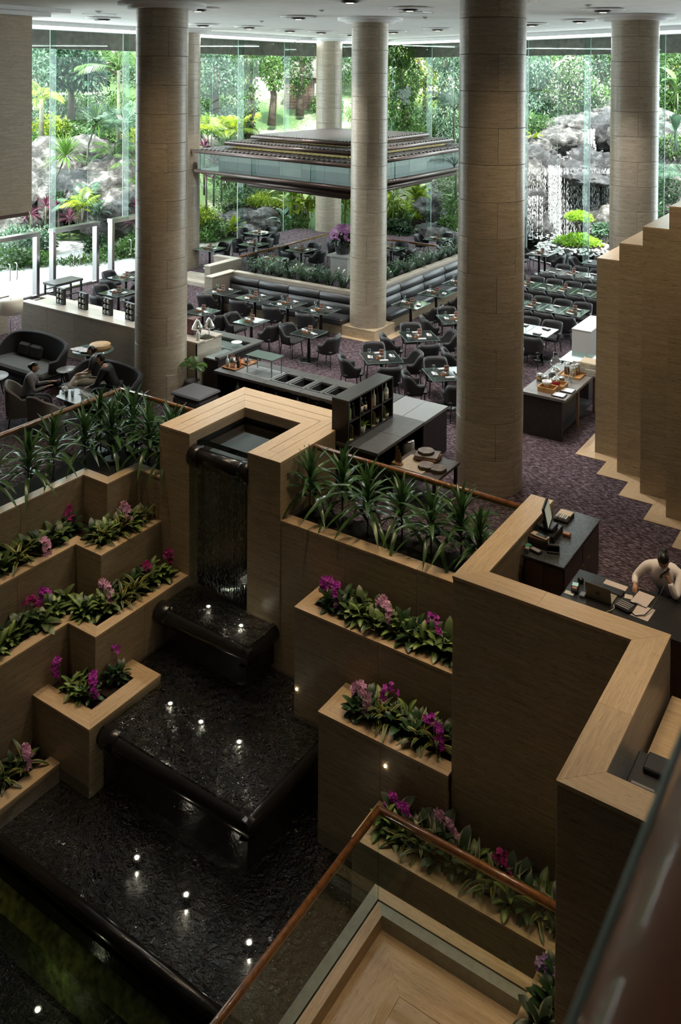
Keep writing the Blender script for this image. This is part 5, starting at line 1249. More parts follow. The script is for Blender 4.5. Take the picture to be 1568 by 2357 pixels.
# ================================================================ planter plants round the fountain
def onz(px, py, h):
    d = at(px, py, 1.0) - Vector((0, 0, CAMZ)); k = (h - CAMZ) / d.z
    return Vector((0, 0, CAMZ)) + d * k
def strap(L, W, droop, fold, n=6, tipw=.0, peak=.35):
    m = MB(); vs = []; fs = []
    for i in range(n + 1):
        u = i / n; w = W / 2 * (math.sin(PI * min(1, (u * (1 - peak) + peak * u ** .5) * .97 + .03)) ** .6 if i < n else tipw)
        x = L * u * (1 - .25 * droop * u); z = L * (.12 * u - droop * u * u * .75)
        vs += [(x, -w, z + w * fold), (x, 0, z), (x, w, z + w * fold)]
    for i in range(n):
        b = i * 3; fs += [(b, b + 3, b + 4, b + 1), (b + 1, b + 4, b + 5, b + 2)]
    return m.add(vs, fs, True).mesh('leaf', False)
def stripe_mat(name, base, edge, w0, mode='edge', rough=.4):
    m, nt, p = newmat(name)
    tc = N(nt, 'ShaderNodeTexCoord'); sx = N(nt, 'ShaderNodeSeparateXYZ'); nt.links.new(tc.outputs['Object'], sx.inputs[0])
    ab = N(nt, 'ShaderNodeMath', operation='ABSOLUTE'); nt.links.new(sx.outputs['Y'], ab.inputs[0])
    if mode == 'edge':
        mr = N(nt, 'ShaderNodeMapRange', i_1=w0 * .75, i_2=w0 * 1.1, i_3=0.0, i_4=1.0); nt.links.new(ab.outputs[0], mr.inputs[0]); f = mr.outputs[0]
    elif mode == 'mid':
        mr = N(nt, 'ShaderNodeMapRange', i_1=w0 * .6, i_2=w0, i_3=1.0, i_4=0.0); nt.links.new(ab.outputs[0], mr.inputs[0]); f = mr.outputs[0]
    else:   # pale side veins running to the margin
        k = N(nt, 'ShaderNodeMath', operation='MULTIPLY_ADD', i_1=-.9); nt.links.new(ab.outputs[0], k.inputs[0]); nt.links.new(sx.outputs['X'], k.inputs[2])
        s = N(nt, 'ShaderNodeMath', operation='MULTIPLY', i_1=260.0); nt.links.new(k.outputs[0], s.inputs[0])
        sn = N(nt, 'ShaderNodeMath', operation='SINE'); nt.links.new(s.outputs[0], sn.inputs[0])
        mr = N(nt, 'ShaderNodeMapRange', i_1=.15, i_2=.75, i_3=0.0, i_4=1.0); nt.links.new(sn.outputs[0], mr.inputs[0]); f = mr.outputs[0]
    mx = N(nt, 'ShaderNodeMix', data_type='RGBA'); nt.links.new(f, mx.inputs[0]); mx.inputs[6].default_value = (*base, 1); mx.inputs[7].default_value = (*edge, 1)
    oi = N(nt, 'ShaderNodeObjectInfo'); vr = N(nt, 'ShaderNodeMapRange', i_1=0.0, i_2=1.0, i_3=.7, i_4=1.2); nt.links.new(oi.outputs['Random'], vr.inputs[0])
    hv = N(nt, 'ShaderNodeHueSaturation'); nt.links.new(vr.outputs[0], hv.inputs['Value']); nt.links.new(mx.outputs[2], hv.inputs['Color'])
    nt.links.new(hv.outputs[0], p.inputs['Base Color']); p.inputs['Roughness'].default_value = rough
    MATS[name] = m; return m
DRM = leafmat('dracaena_leaf', (.022, .06, .018), (.065, .14, .035), .2, .26)
DLV = [strap(1, .115, d, .5) for d in (.45, .8, 1.15)]
for mm in DLV: mm.materials.append(DRM)
STEM = plain('green_brown_stem', (.09, .075, .04), .7)
def dracaena(p, sd, label, h=1.0, pot=False, grp='tall dracaenas in the planters'):
    g = random.Random(sd); t = thing('dracaena', label, 'plant', p, g.uniform(0, 6), grp)
    hs = .30 * h
    MB().tube([(0, 0, -.05), (.01, 0, hs * .6), (0, 0, hs + .35 * h)], [.018, .016, .010], 6).obj('stem', STEM, t)
    nl = 32
    for k in range(nl):
        f = k / (nl - 1); a = k * 2.399 + g.uniform(-.3, .3)
        el = 14 + 72 * f + g.uniform(-10, 10); L = (.70 - .14 * f) * h * g.uniform(.85, 1.15)
        d = DLV[2 if f < .25 else (1 if f < .65 else 0)]
        put('leaf', d, None, t, (0, 0, hs + .36 * h * f), (0, -R(el), a), L)
    if pot:
        MB().lathe([(.12, -.12), (.15, .06), (.135, .06), (.125, .0), (0, .0)], 18).obj('nursery_pot', plain('black_plastic_pot', (.03, .03, .032), .4), t)
        MB().lathe([(.135, .055), (.155, .055), (.155, .072), (.137, .072)], 18).obj('pot_rim', plain('pot_rim_grey', (.16, .16, .17), .4), t)
    return t
for i, (x, y, h) in enumerate(((-8.74, 12.2, 1.08), (-8.16, 12.32, 1.15), (-7.58, 12.18, 1.1), (-7.02, 12.32, .98), (-6.42, 12.18, 1.05), (-5.98, 12.34, 1.12), (-5.6, 12.2, .9))):
    dracaena((x, y, .05), 300 + i, 'tall dark dracaena in the right planter row, %s from the left' % ordn[i], h)
for i, (x, y, h, pt) in enumerate(((-13.38, 6.9, .95, 0), (-13.45, 7.7, 1.0, 0), (-13.3, 8.5, 1.0, 0), (-13.42, 9.25, 1.05, 0), (-13.3, 9.95, 1.05, 0), (-13.45, 10.6, 1.1, 0), (-13.35, 11.25, 1.05, 0), (-13.6, 11.85, 1.15, 1), (-13.12, 11.72, 1.1, 1), (-13.12, 12.25, 1.15, 1), (-12.62, 12.2, 1.05, 0), (-12.35, 11.95, 1.0, 0), (-12.05, 12.25, 1.1, 0), (-13.55, 12.3, 1.1, 0), (-11.95, 11.95, .85, 0))):
    dracaena((x, y, .05), 330 + i, 'tall dark dracaena in the left planter, %s from the front%s' % (ordn[i], ' standing in a black pot' if pt else ''), h, bool(pt))
# low foliage clumps
KINDS = {
    'striped': ('yellow-striped strap-leaf clump', strap(1, .17, .75, .35), stripe_mat('striped_leaf', (.035, .075, .02), (.34, .29, .07), .052), 15, .30),
    'zebra': ('broad pale-veined leaf clump', strap(1, .46, .6, .25, 7, 0, .25), stripe_mat('zebra_leaf', (.030, .075, .022), (.22, .27, .09), .05, 'vein'), 12, .24),
    'dark': ('dark glossy small-leaf clump', strap(1, .42, .6, .25, 6, 0, .3), stripe_mat('dark_low_leaf', (.022, .055, .018), (.045, .10, .03), .03, 'mid'), 15, .21),
    'lime': ('lime-marbled leaf clump', strap(1, .40, .7, .25, 6, 0, .3), stripe_mat('lime_leaf', (.06, .12, .03), (.22, .30, .07), .09, 'mid'), 14, .22),
    'white': ('white-edged broad leaf clump', strap(1, .48, .55, .2, 7, 0, .25), stripe_mat('white_edged_leaf', (.035, .06, .03), (.42, .42, .27), .205), 11, .27),
}
for k, v in KINDS.items(): v[1].materials.append(v[2])
cnt = {}
def clump(p, kind, sd, where, sc=1.0):
    lab, me, mt, n, L = KINDS[kind]; g = random.Random(sd)
    i = cnt.get((kind, where), 0); cnt[(kind, where)] = i + 1
    t = thing('foliage_plant', '%s %s, %s of its kind from the left' % (lab, where, ordn[i]), 'plant', tuple(p), g.uniform(0, 6), 'low foliage plants in the planters')
    MB().tube([(0, 0, -.1), (0, 0, .12)], [.01, .008], 5).obj('stem', STEM, t)
    for k in range(n):
        f = k / (n - 1); a = k * 2.399 + g.uniform(-.3, .3)
        put('leaf', me, None, t, (.03 * math.cos(a), .03 * math.sin(a), .05 + .11 * f + g.uniform(0, .04)), (g.uniform(-.2, .2), -R(2 + 68 * f + g.uniform(-10, 14)), a), L * sc * g.uniform(.8, 1.15))
    return t
def line(a, b, n, kinds, z, where, sd, wob=.07, sc=1.0):
    g = random.Random(sd)
    n = round(n * 1.35)
    for i in range(n):
        f = (i + .5) / n
        clump((a[0] + (b[0] - a[0]) * f + g.uniform(-wob, wob), a[1] + (b[1] - a[1]) * f + g.uniform(-wob, wob), z), kinds[(i * 7 + sd) % len(kinds)] if 0 else g.choice(kinds), sd * 40 + i, where, sc * g.uniform(1.0, 1.25))
Z1, Z2, Z3, Z4 = -.74, -1.53, -2.32, -3.11
w1, w2, w3, w4 = 'on the second left tier', 'on the third left tier', 'in the left square box', 'on the lowest left ledge'
line((-12.7, 8.3), (-12.68, 10.2), 7, ['striped', 'striped', 'dark', 'zebra'], Z1, w1, 1, .06)
line((-12.83, 8.4), (-12.83, 10.7), 7, ['dark', 'zebra', 'lime'], Z1, w1, 2, .05)
line((-12.25, 10.4), (-12.1, 11.5), 4, ['zebra', 'dark', 'zebra'], Z1, w1, 3, .05)
line((-12.02, 10.45), (-12.0, 11.55), 5, ['striped', 'striped', 'lime'], Z1, w1, 4, .04)
line((-12.0, 7.9), (-12.0, 9.6), 6, ['lime', 'dark', 'zebra'], Z2, w2, 5, .06)
line((-12.2, 8.1), (-12.2, 10.0), 6, ['dark', 'dark', 'zebra'], Z2, w2, 6, .05)
line((-11.9, 9.9), (-11.5, 9.8), 2, ['lime'], Z2, w2, 7, .05)
line((-11.42, 9.9), (-11.35, 11.5), 6, ['lime', 'striped', 'zebra'], Z2, w2, 8, .05)
line((-11.6, 9.8), (-11.58, 11.4), 5, ['dark', 'lime'], Z2, w2, 9, .04)
line((-11.3, 9.35), (-10.85, 9.95), 4, ['dark', 'dark', 'lime'], Z3, w3, 10, .05, .85)
line((-11.35, 9.25), (-10.8, 9.25), 3, ['dark', 'lime'], Z3, w3, 11, .05, .85)
line((-11.45, 7.6), (-11.4, 8.6), 4, ['striped', 'dark', 'striped'], Z4, w4, 12, .05)
r1, r2, r3 = 'in the upper right box', 'in the middle right box', 'in the lowest right planter'
line((-7.75, 11.2), (-5.33, 11.22), 9, ['lime', 'dark', 'zebra', 'dark', 'lime'], Z1, r1, 13, .04)
line((-7.6, 11.42), (-5.33, 11.42), 7, ['dark', 'zebra'], Z1, r1, 14, .04)
line((-6.85, 10.5), (-5.33, 10.5), 6, ['dark', 'striped', 'dark'], Z2, r2, 15, .04)
line((-6.7, 10.7), (-5.33, 10.7), 5, ['dark', 'dark', 'lime'], Z2, r2, 16, .04)
line((-5.95, 9.8), (-3.2, 9.8), 10, ['dark', 'dark', 'lime', 'striped'], Z3, r3, 17, .04)
line((-5.8, 9.98), (-3.2, 9.98), 9, ['white', 'white', 'white', 'lime'], Z3, r3, 18, .05, 1.1)
line((-3.25, 8.5), (-3.2, 9.3), 3, ['white', 'dark'], Z3, r3, 19, .05)
line((-5.2, 9.33), (-3.7, 9.33), 4, ['white'], -2.98, 'under the landing kerb', 20, .03)
# orchids: arching sprays packed with blooms
def orchid(px, py, soil, mat, colour, where, sd, n=22, sprays=2, hgt=.36, span=.13, bs=1.0):
    g = random.Random(sd); c = onz(px, py, soil + hgt)
    t = thing('orchid', '%s orchid %s' % (colour, where), 'flower', (c.x, c.y, soil), 0, 'orchids in the planters')
    for s in range(sprays):
        a = g.uniform(0, 2 * PI) if sprays == 1 else R(-25) + PI * s + g.uniform(-.3, .3)
        d = Vector((math.cos(a), math.sin(a), 0)) * span
        P = [Vector((0, 0, -.05)), Vector((0, 0, hgt * .6)) + d * .1, Vector((0, 0, hgt * 1.22)) + d * .45, Vector((0, 0, hgt * 1.15)) + d * 1.0, Vector((0, 0, hgt * .72)) + d * 1.25, Vector((0, 0, hgt * .5)) + d * 1.3]
        MB().tube(P, [.007, .006, .005, .004, .003, .002], 5).obj('stem', STEM, t)
        k = n // sprays
        for j in range(k):
            f = 1.7 + 3.3 * j / max(1, k - 1); i0 = min(4, int(f)); q = P[i0].lerp(P[i0 + 1], f - i0)
            nd = Vector((.45 + g.uniform(-.8, .8), -.6 + g.uniform(-.8, .8), .55 + g.uniform(-.4, .5))).normalized()
            put('bloom', with_mat(BLOOM, mat), None, t, tuple(q + nd * .03 + Vector((g.uniform(-.035, .035), g.uniform(-.035, .035), 0))), nd.to_track_quat('Z', 'Y').to_euler(), bs * g.uniform(1.05, 1.45))
    for k in range(4): put('leaf', KINDS['dark'][1], None, t, (0, 0, .02), (0, -R(15), k * 1.6 + sd), .22)
    return t
orchid(160, 1172, Z1, MAG, 'deep magenta', w1 + ' left of its inner corner', 1)
orchid(95, 1245, Z1, PINK, 'pale pink', w1 + ' near the frame edge', 2, 20, 1, .34, .2)
orchid(290, 1172, Z1, PINK, 'pale pink', w1 + ' below the dark pots', 3, 24)
orchid(52, 1397, Z2, MAG, 'magenta', w2 + ' nearest the frame edge', 4, 20, 1, .36, .22)
orchid(114, 1367, Z2, PURP, 'purple', w2 + ' second from the frame edge', 5, 16, 1, .4, .12)
orchid(243, 1353, Z2, PINK, 'pale pink', w2 + ' at the middle of the tier', 6, 26)
orchid(336, 1312, Z2, MAG, 'magenta', w2 + ' second from the waterfall', 7, 14, 1, .36, .12)
orchid(382, 1282, Z2, MAG, 'dark magenta', w2 + ' closest to the waterfall', 8, 16, 1, .38, .1)
orchid(140, 1537, Z3, PURP, 'slim purple', w3 + ' at its left corner', 9, 14, 1, .42, .12)
orchid(213, 1568, Z3, PURP, 'full bright purple', w3 + ' in its centre', 10, 32, 2, .3, .12)
orchid(270, 1508, Z3, PURP, 'thin purple', w3 + ' at its right side', 11, 10, 1, .42, .16)
orchid(62, 1735, Z4, PINK, 'pale pink', w4, 12, 26, 2, .34, .09)
orchid(766, 1348, Z1, PURP, 'full purple', r1 + ' at the left end', 13, 34, 2, .36, .16)
orchid(888, 1397, Z1, PINK, 'pale pink', r1 + ' in the middle', 14, 28, 2, .34, .14)
orchid(980, 1422, Z1, PURP, 'light purple', r1 + ' near the parapet', 15, 14, 1, .36, .2)
orchid(832, 1592, Z2, PINK, 'pale pink', r2 + ' at the left end', 16, 30, 2, .36, .13)
orchid(918, 1600, Z2, PURP, 'thin purple', r2 + ' in the middle', 17, 11, 1, .38, .2)
orchid(1000, 1672, Z2, PURP, 'full purple', r2 + ' against the parapet', 18, 34, 2, .32, .15)
orchid(918, 1852, Z3, PURP, 'purple', r3 + ' at its left end', 19, 30, 2, .32, .14)
orchid(1022, 1897, Z3, PINK, 'pale pink', r3 + ' second from the left', 20, 30, 2, .32, .14)
orchid(1157, 1987, Z3, MAG, 'magenta', r3 + ' behind the handrail', 21, 24, 2, .30, .09)
orchid(1264, 2235, Z3, petal('lavender_petal', (.25, .15, .40), (.36, .24, .52)), 'lavender', r3 + ' at the return by the wall', 22, 24, 2, .22, .1)
# ================================================================ canopy, bar, service stations, lounge, host desk
BRONZE = plain('bronze_brown_trim', (.085, .055, .045), .32, .35, .5, .25, 20)
GOLD = plain('gilded_band', (.52, .39, .11), .4, .25, .5, .5, 26, .3)
LATT = plain('woven_bronze_lattice', (.06, .048, .042), .4, .3)
CQ = [Vector((-15.0, 23.0)), Vector((-15.0, 32.3)), Vector((-22.4, 32.5)), Vector((-22.4, 23.9))]
CC = sum(CQ, Vector((0, 0))) / 4
cn = thing('hanging_canopy', 'stepped bronze pagoda-like canopy with a mirrored glass band between the columns', 'canopy', (CC.x, CC.y, 4.0))
def quad(s): return [CC + (p - CC) * s for p in CQ]
def bil(q, u, v): return q[0] * (1 - u) * (1 - v) + q[1] * u * (1 - v) + q[2] * u * v + q[3] * (1 - u) * v
def slab(s, z0, z1, lat=None):
    q = quad(s); m = MB(); m.prism([tuple(p) for p in quad(s * .985)], z0, z1)
    for i in range(4):
        a, b = q[i], q[(i + 1) % 4]; m.tube([(*a, (z0 + z1) / 2), (*b, (z0 + z1) / 2)], (z1 - z0) * .55, 10)
    m.obj('roof_slab', BRONZE, cn, True)
    if lat:
        l = MB(); n = 34
        for k in range(1, n):
            f = k / n
            l.bar((*bil(q, f, .01), z1 + .015 + .012 * (k % 2)), (*bil(q, f, .99), z1 + .015 + .012 * (k % 2)), .085, .03); l.bar((*bil(q, .01, f), z1 + .03), (*bil(q, .99, f), z1 + .03), .085, .03)
        l.obj('lattice', LATT, cn, True)['kind'] = 'stuff'
def band(s, z0, z1, mat, name):
    q = quad(s)
    for i in range(4): MB().bar((*q[i], (z0 + z1) / 2), (*q[(i + 1) % 4], (z0 + z1) / 2), .04, z1 - z0).obj(name, mat, cn, True)
slab(1.0, 4.64, 4.76, 1); band(.74, 4.76, 4.92, GOLD, 'gold_band'); slab(.80, 4.91, 5.03, 1); band(.56, 5.03, 5.14, GOLD, 'gold_band'); slab(.62, 5.13, 5.25, 1)
slab(1.0, 3.93, 4.04); slab(.82, 3.61, 3.75); slab(.64, 3.36, 3.50); band(.60, 3.50, 3.93, BRONZE, 'dark_band')
MIR = glass('mirror_glass', (.62, .70, .66), (.28, .33, .31), add=.04)
q = quad(.985)
for i in range(4):
    a, b = q[i], q[(i + 1) % 4]; d = (b - a) / 5
    for k in range(5):
        p0, p1 = a + d * k + d * .004, a + d * (k + 1) - d * .004
        MB().add([(*p0, 4.04), (*p1, 4.04), (*p1, 4.64), (*p0, 4.64)], [(0, 1, 2, 3)]).obj('pane', MIR, cn, True)
CP1 = plain('core_panel_pale', (.34, .32, .28), .5, 0, .5, .15, 2); CP2 = plain('core_panel_dark', (.05, .045, .04), .5)
q = quad(.84)
for i in range(4):
    a, b = q[i], q[(i + 1) % 4]
    for k in range(6):
        p0, p1 = a.lerp(b, k / 6 + .002), a.lerp(b, (k + 1) / 6 - .002)
        MB().bar((*p0, 4.49), (*p1, 4.49), .05, .28).obj('core_panel', CP1, cn, True); MB().bar((*p0, 4.2), (*p1, 4.2), .05, .29).obj('core_panel', CP1 if k == 3 else CP2, cn, True)
for p in CQ: MB().bar((*(CC + (p - CC) * .97), 3.98), (*(CC + (p - CC) * .97), 4.7), .06).obj('corner_post', BRONZE, cn, True)
MB().bar((-15.1, 23.1, 4.7), (-13.75, 21.95, 4.7), .1).bar((-22.3, 23.95, 4.7), (-23.2, 24.25, 4.7), .1).obj('column_bracket', BRONZE, cn, True)

# ---------------------------------------------------------------- buffet counter
CT = plain('dark_stone_counter', (.075, .075, .072), .32, 0, .5, .2, 7); CT2 = plain('pale_induction_plate', (.22, .23, .23), .25); BODY = plain('dark_brown_panel', (.022, .016, .015), .5, 0, .4, .3, 9); PLY = plain('wood_edge', (.16, .11, .07), .5)
bf = thing('buffet_counter', 'long L-shaped dark stone buffet counter behind the fountain tower', 'counter', (-11, 15.4, 0))
def toptiles(t, xs_, y0, y1, z, mat=CT, th=.06, name='top_panel'):
    for a, b in zip(xs_[:-1], xs_[1:]): MB().box(a + .003, b - .003, y0, y1, z - th, z, .004).obj(name, mat, t, True)
toptiles(bf, [-13.38, -12.95, -11.95, -11.0, -10.05, -9.07], 14.9, 15.12, .9)
toptiles(bf, [-13.38, -12.95, -11.95, -11.0, -10.05, -9.07], 15.72, 16.0, .9)
toptiles(bf, [-13.38, -12.95], 15.12, 15.72, .9); toptiles(bf, [-12.95, -12.42, -11.95], 15.125, 15.715, .899, CT2, .05, 'induction_plate')
for k in range(5):
    x0 = -11.93 + k * .46
    fr = MB().box(x0 + .02, x0 + .05, 15.14, 15.70, .86, .905).box(x0 + .37, x0 + .40, 15.14, 15.70, .86, .905).box(x0 + .05, x0 + .37, 15.14, 15.17, .86, .905).box(x0 + .05, x0 + .37, 15.67, 15.70, .86, .905); pan = fr.obj('well_frame', METAL, bf, True)
    MB().box(x0 + .05, x0 + .37, 15.17, 15.67, .70, .72).box(x0 + .05, x0 + .06, 15.17, 15.67, .72, .87).box(x0 + .36, x0 + .37, 15.17, 15.67, .72, .87).obj('food_pan', plain('pan_steel', (.13, .13, .13) if k < 2 else (.3, .3, .3), .3, .8), bf, True)
    MB().box(x0 + .403, x0 + .457, 15.12, 15.72, .84, .9).obj('top_panel', CT, bf, True)
MB().box(-9.64, -9.07, 15.12, 15.72, .84, .9).obj('top_panel', CT, bf, True)
toptiles(bf, [-9.06, -8.56, -8.06], 15.02, 16.0, .9, CT2); toptiles(bf, [-9.06, -8.06], 14.14, 15.015, .9); toptiles(bf, [-9.06, -8.06], 13.28, 14.135, .9)
MB().box(-13.36, -13.28, 14.93, 15.98, 0, .84).box(-9.05, -8.99, 13.3, 15.98, 0, .84).box(-8.12, -8.08, 15.0, 15.98, 0, .84).box(-13.28, -9.0, 15.9, 15.95, .3, .84).box(-8.99, -8.1, 15.92, 15.97, 0, .84).box(-8.99, -8.1, 13.3, 13.35, 0, .84).obj('body', BODY, bf, True)
MB().box(-13.28, -9.05, 15.0, 15.9, .30, .33).box(-8.99, -8.12, 13.4, 15.0, .36, .38).obj('lower_shelf', BODY, bf, True)
for x in (-12.0, -10.8, -9.8): MB().box(x, x + .04, 14.95, 14.99, 0, .84).obj('post', BLACKMETAL, bf, True)
t = thing('glass_riser', 'small glass-topped riser on four steel legs on the buffet counter', 'riser', (-12.3, 15.4, .9))
MB().box(-12.72, -11.96, 15.22, 15.66, 1.27, 1.29).obj('glass_top', plain('green_grey_glass', (.10, .14, .12), .1), t, True)
for x in (-12.68, -12.0):
    for y in (15.26, 15.62): MB().bar((x, y, .9), (x, y, 1.27), .025).obj('leg', METAL, t, True)
def bottle(p, h, r, mat, label, grp, cap=BLACKMETAL, sq=False, lab=None):
    t = thing('bottle', label, 'bottle', tuple(p), 0, grp)
    MB().lathe([(r * .9, 0), (r, .01), (r, h * .6), (r * .8, h * .68), (r * .32, h * .78), (r * .3, h * .9)], 12).obj('bottle_body', mat, t)
    MB().lathe([(r * .36, h * .9), (r * .36, h), (0, h + .002)], 10).obj('cap', cap, t)
    if lab: MB().lathe([(r * 1.02, h * .15), (r * 1.02, h * .5)], 12).obj('paper_label', lab, t)
    return t
DGL = plain('dark_bottle_glass', (.012, .015, .012), .08, 0, .6); AMB = plain('amber_bottle', (.50, .14, .03), .1, 0, .6); CLB = plain('clear_bottle', (.55, .62, .56), .08, 0, .6); GRB = plain('green_bottle', (.30, .46, .20), .1, 0, .6); PAPER = plain('cream_label', (.72, .68, .55), .7)
def tray_of_sauces(x, y, lab, things):
    t = thing('wooden_tray', lab, 'tray', (x, y, .9)); MB().box(-.2, .2, -.16, .16, 0, .02, .006).obj('board', TRAYW, t); m = MB()
    for s in (-1, 1): m.box(-.2, .2, s * .16 - .008, s * .16 + .008, .02, .035); m.box(s * .2 - .008, s * .2 + .008, -.15, .15, .02, .035)
    m.obj('rim', TRAYW, t)
tray_of_sauces(-13.13, 15.28, 'brown wooden tray of sauces at the left end of the buffet', 0); tray_of_sauces(-13.1, 15.72, 'pale wooden tray with a bowl behind the sauce tray', 0)
t = thing('utensil_jar', 'steel jar of utensils on the buffet sauce tray', 'jar', (-13.12, 15.26, .92)); MB().lathe([(.06, 0), (.06, .22), (.055, .22), (.055, .02)], 14).obj('jar', METAL, t)
for k in range(5): MB().bar((.02 * math.cos(k), .02 * math.sin(k), .05), (.04 * math.cos(k * 1.3), .04 * math.sin(k * 1.3), .29), .012).obj('utensil', TRAYW, t)
bottle((-13.26, 15.24, .92), .24, .04, CLB, 'pale sauce bottle on the left of the buffet tray', 'sauce bottles on the buffet', WHITE)
bottle((-12.99, 15.3, .92), .23, .035, DGL, 'dark sauce bottle with red cap on the buffet tray', 'sauce bottles on the buffet', plain('red_cap', (.4, .02, .02), .4)); bottle((-13.02, 15.38, .92), .22, .033, AMB, 'amber sauce bottle behind the dark one on the buffet', 'sauce bottles on the buffet', plain('red_cap', (.4, .02, .02), .4))
t = thing('bowl', 'small dark bowl on the pale buffet tray', 'bowl', (-13.08, 15.72, .92)); MB().lathe([(.04, 0), (.09, .06), (.085, .06), (.04, .01)], 16).obj('bowl_body', plain('grey_bowl', (.12, .11, .10), .4), t)
for k in range(5): bottle((-13.0 + k * .55, 15.3 + .05 * (k % 2), .33), .26, .05, (CLB, DGL, CLB, WHITE, DGL)[k], 'jar on the lower shelf under the buffet, %s from the left' % ordn[k], 'jars under the buffet', METAL)
b2 = thing('display_counter', 'glass-topped display counter beside the divider end', 'counter', (-14.2, 16.8, 0))
MB().box(-15.4, -13.9, 16.42, 17.24, 0, .8).box(-14.36, -13.9, 15.64, 16.42, 0, .8).obj('body', BODY, b2, True)
MB().box(-15.45, -13.84, 16.95, 17.28, .84, .9, .004).box(-13.98, -13.84, 15.62, 16.95, .84, .9, .004).obj('top_frame', CT, b2, True)
MB().box(-15.45, -13.98, 16.40, 16.95, .885, .895).box(-14.36, -13.98, 15.62, 16.40, .885, .895).obj('glass_top', CLEAR, b2, True); MB().box(-15.4, -14.0, 16.45, 16.9, .80, .82).box(-14.34, -14.0, 15.66, 16.4, .80, .82).obj('display_floor', plain('pale_display', (.30, .34, .33), .3), b2, True)
o = MB().lathe([(.05, 0), (.13, .02), (.14, .035), (.1, .02), (0, .015)], 20).obj('plate', WHITE); o.location = (-14.25, 16.72, .897); tag(o, 'white round plate on the glass display counter', 'plate')
# ---------------------------------------------------------------- bottle shelf on the counter wing
SH_ = thing('bottle_shelf', 'black open shelf cabinet of bottles standing on the counter wing', 'shelf', (-8.87, 14.1, .9))
X0, X1, Y0, Y1, Zb, Zt = -9.05, -8.69, 13.29, 14.88, .905, 1.66
MB().box(X0, X1, Y0, Y1, Zt, Zt + .03).obj('top', plain('shelf_top', (.035, .04, .038), .3), SH_, True); MB().box(X0, X1, Y0, Y1, Zb, Zb + .025).obj('bottom', BODY, SH_, True)
MB().box(X0, X0 + .02, Y0, Y1, Zb + .025, Zt).obj('back_panel', BODY, SH_, True)
for k in range(5): y = Y0 + (Y1 - Y0 - .03) * k / 4; MB().box(X0 + .02, X1, y, y + .03, Zb + .025, Zt).obj('upright', BODY, SH_, True)
MB().box(X0 + .02, X1 - .005, Y0 + .03, Y1 - .03, 1.27, 1.29).obj('middle_shelf', BODY, SH_, True)
G5 = 'bottles on the black shelf'
for k, (bay, dy, h, r, mt, cp, lab) in enumerate(((0, .10, .30, .036, GRB, WHITE, 'tall pale green bottle in the first upper bay'), (0, .22, .28, .034, DGL, METAL, 'dark bottle in the first upper bay'), (1, .10, .29, .046, DGL, PAPER, 'squat dark bottle with cream label in the second bay'), (1, .24, .26, .04, DGL, METAL, 'dark bottle with steel cap in the second bay'),
        (2, .07, .25, .035, AMB, AMB, 'amber bottle in the third upper bay'), (2, .17, .31, .036, CLB, PAPER, 'clear bottle with cream cap in the third bay'), (2, .28, .31, .034, DGL, AMB, 'slim dark bottle in the third upper bay'), (3, .07, .28, .03, CLB, METAL, 'slim clear bottle in the fourth upper bay'), (3, .22, .31, .05, CLB, METAL, 'wide clear bottle in the fourth upper bay'))):
    bottle((-8.755, Y0 + .03 + bay * .39 + dy, 1.291), h, r, mt, lab, G5, cp, False, PAPER if k in (2, 3, 8) else None)
def lantern(y, lab):
    t = thing('wire_lantern', lab, 'lantern', (-8.76, y, .931), 0, 'wire lanterns on the shelf'); LW_ = plain('brass_wire', (.55, .50, .22), .3, .8)
    for k in range(10):
        a = 2 * PI * k / 10; c, s = math.cos(a), math.sin(a)
        MB().tube([(.055 * c, .055 * s, 0), (.06 * c, .06 * s, .2), (.045 * c, .045 * s, .25), (.015 * c, .015 * s, .27)], .003, 4).obj('wire', LW_, t)
    MB().lathe([(.06, 0), (.06, .008), (0, .009)], 14).obj('base', LW_, t)
lantern(Y0 + .16, 'wire cage lantern in the first lower bay'); lantern(Y0 + .93, 'wire cage lantern in the third lower bay'); lantern(Y0 + 1.30, 'wire cage lantern in the fourth lower bay')
def potplant(y, sc, lab, n=16):
    t = thing('potted_plant', lab, 'plant', (-8.75, y, .931), 0, 'small potted plants on the shelf')
    MB().lathe([(.045 * sc, 0), (.06 * sc, .11 * sc), (.053 * sc, .11 * sc), (.05 * sc, .09 * sc), (0, .09 * sc)], 16).obj('pot', plain('white_pot', (.75, .75, .73), .4), t)
    for k in range(n): put('leaf', with_mat(DLV[k % 3], leafmat('grass_leaf', (.10, .22, .02), (.25, .40, .05))), None, t, (0, 0, .09 * sc), (0, -R(35 + 50 * (k / n)), k * 2.4), .17 * sc)
potplant(Y0 + .56, 1.1, 'grassy plant in a white pot in the second lower bay'); potplant(Y0 + 1.10, .6, 'tiny potted plant in the third lower bay', 8); potplant(Y0 + 1.45, .65, 'tiny potted plant in the fourth lower bay', 8)
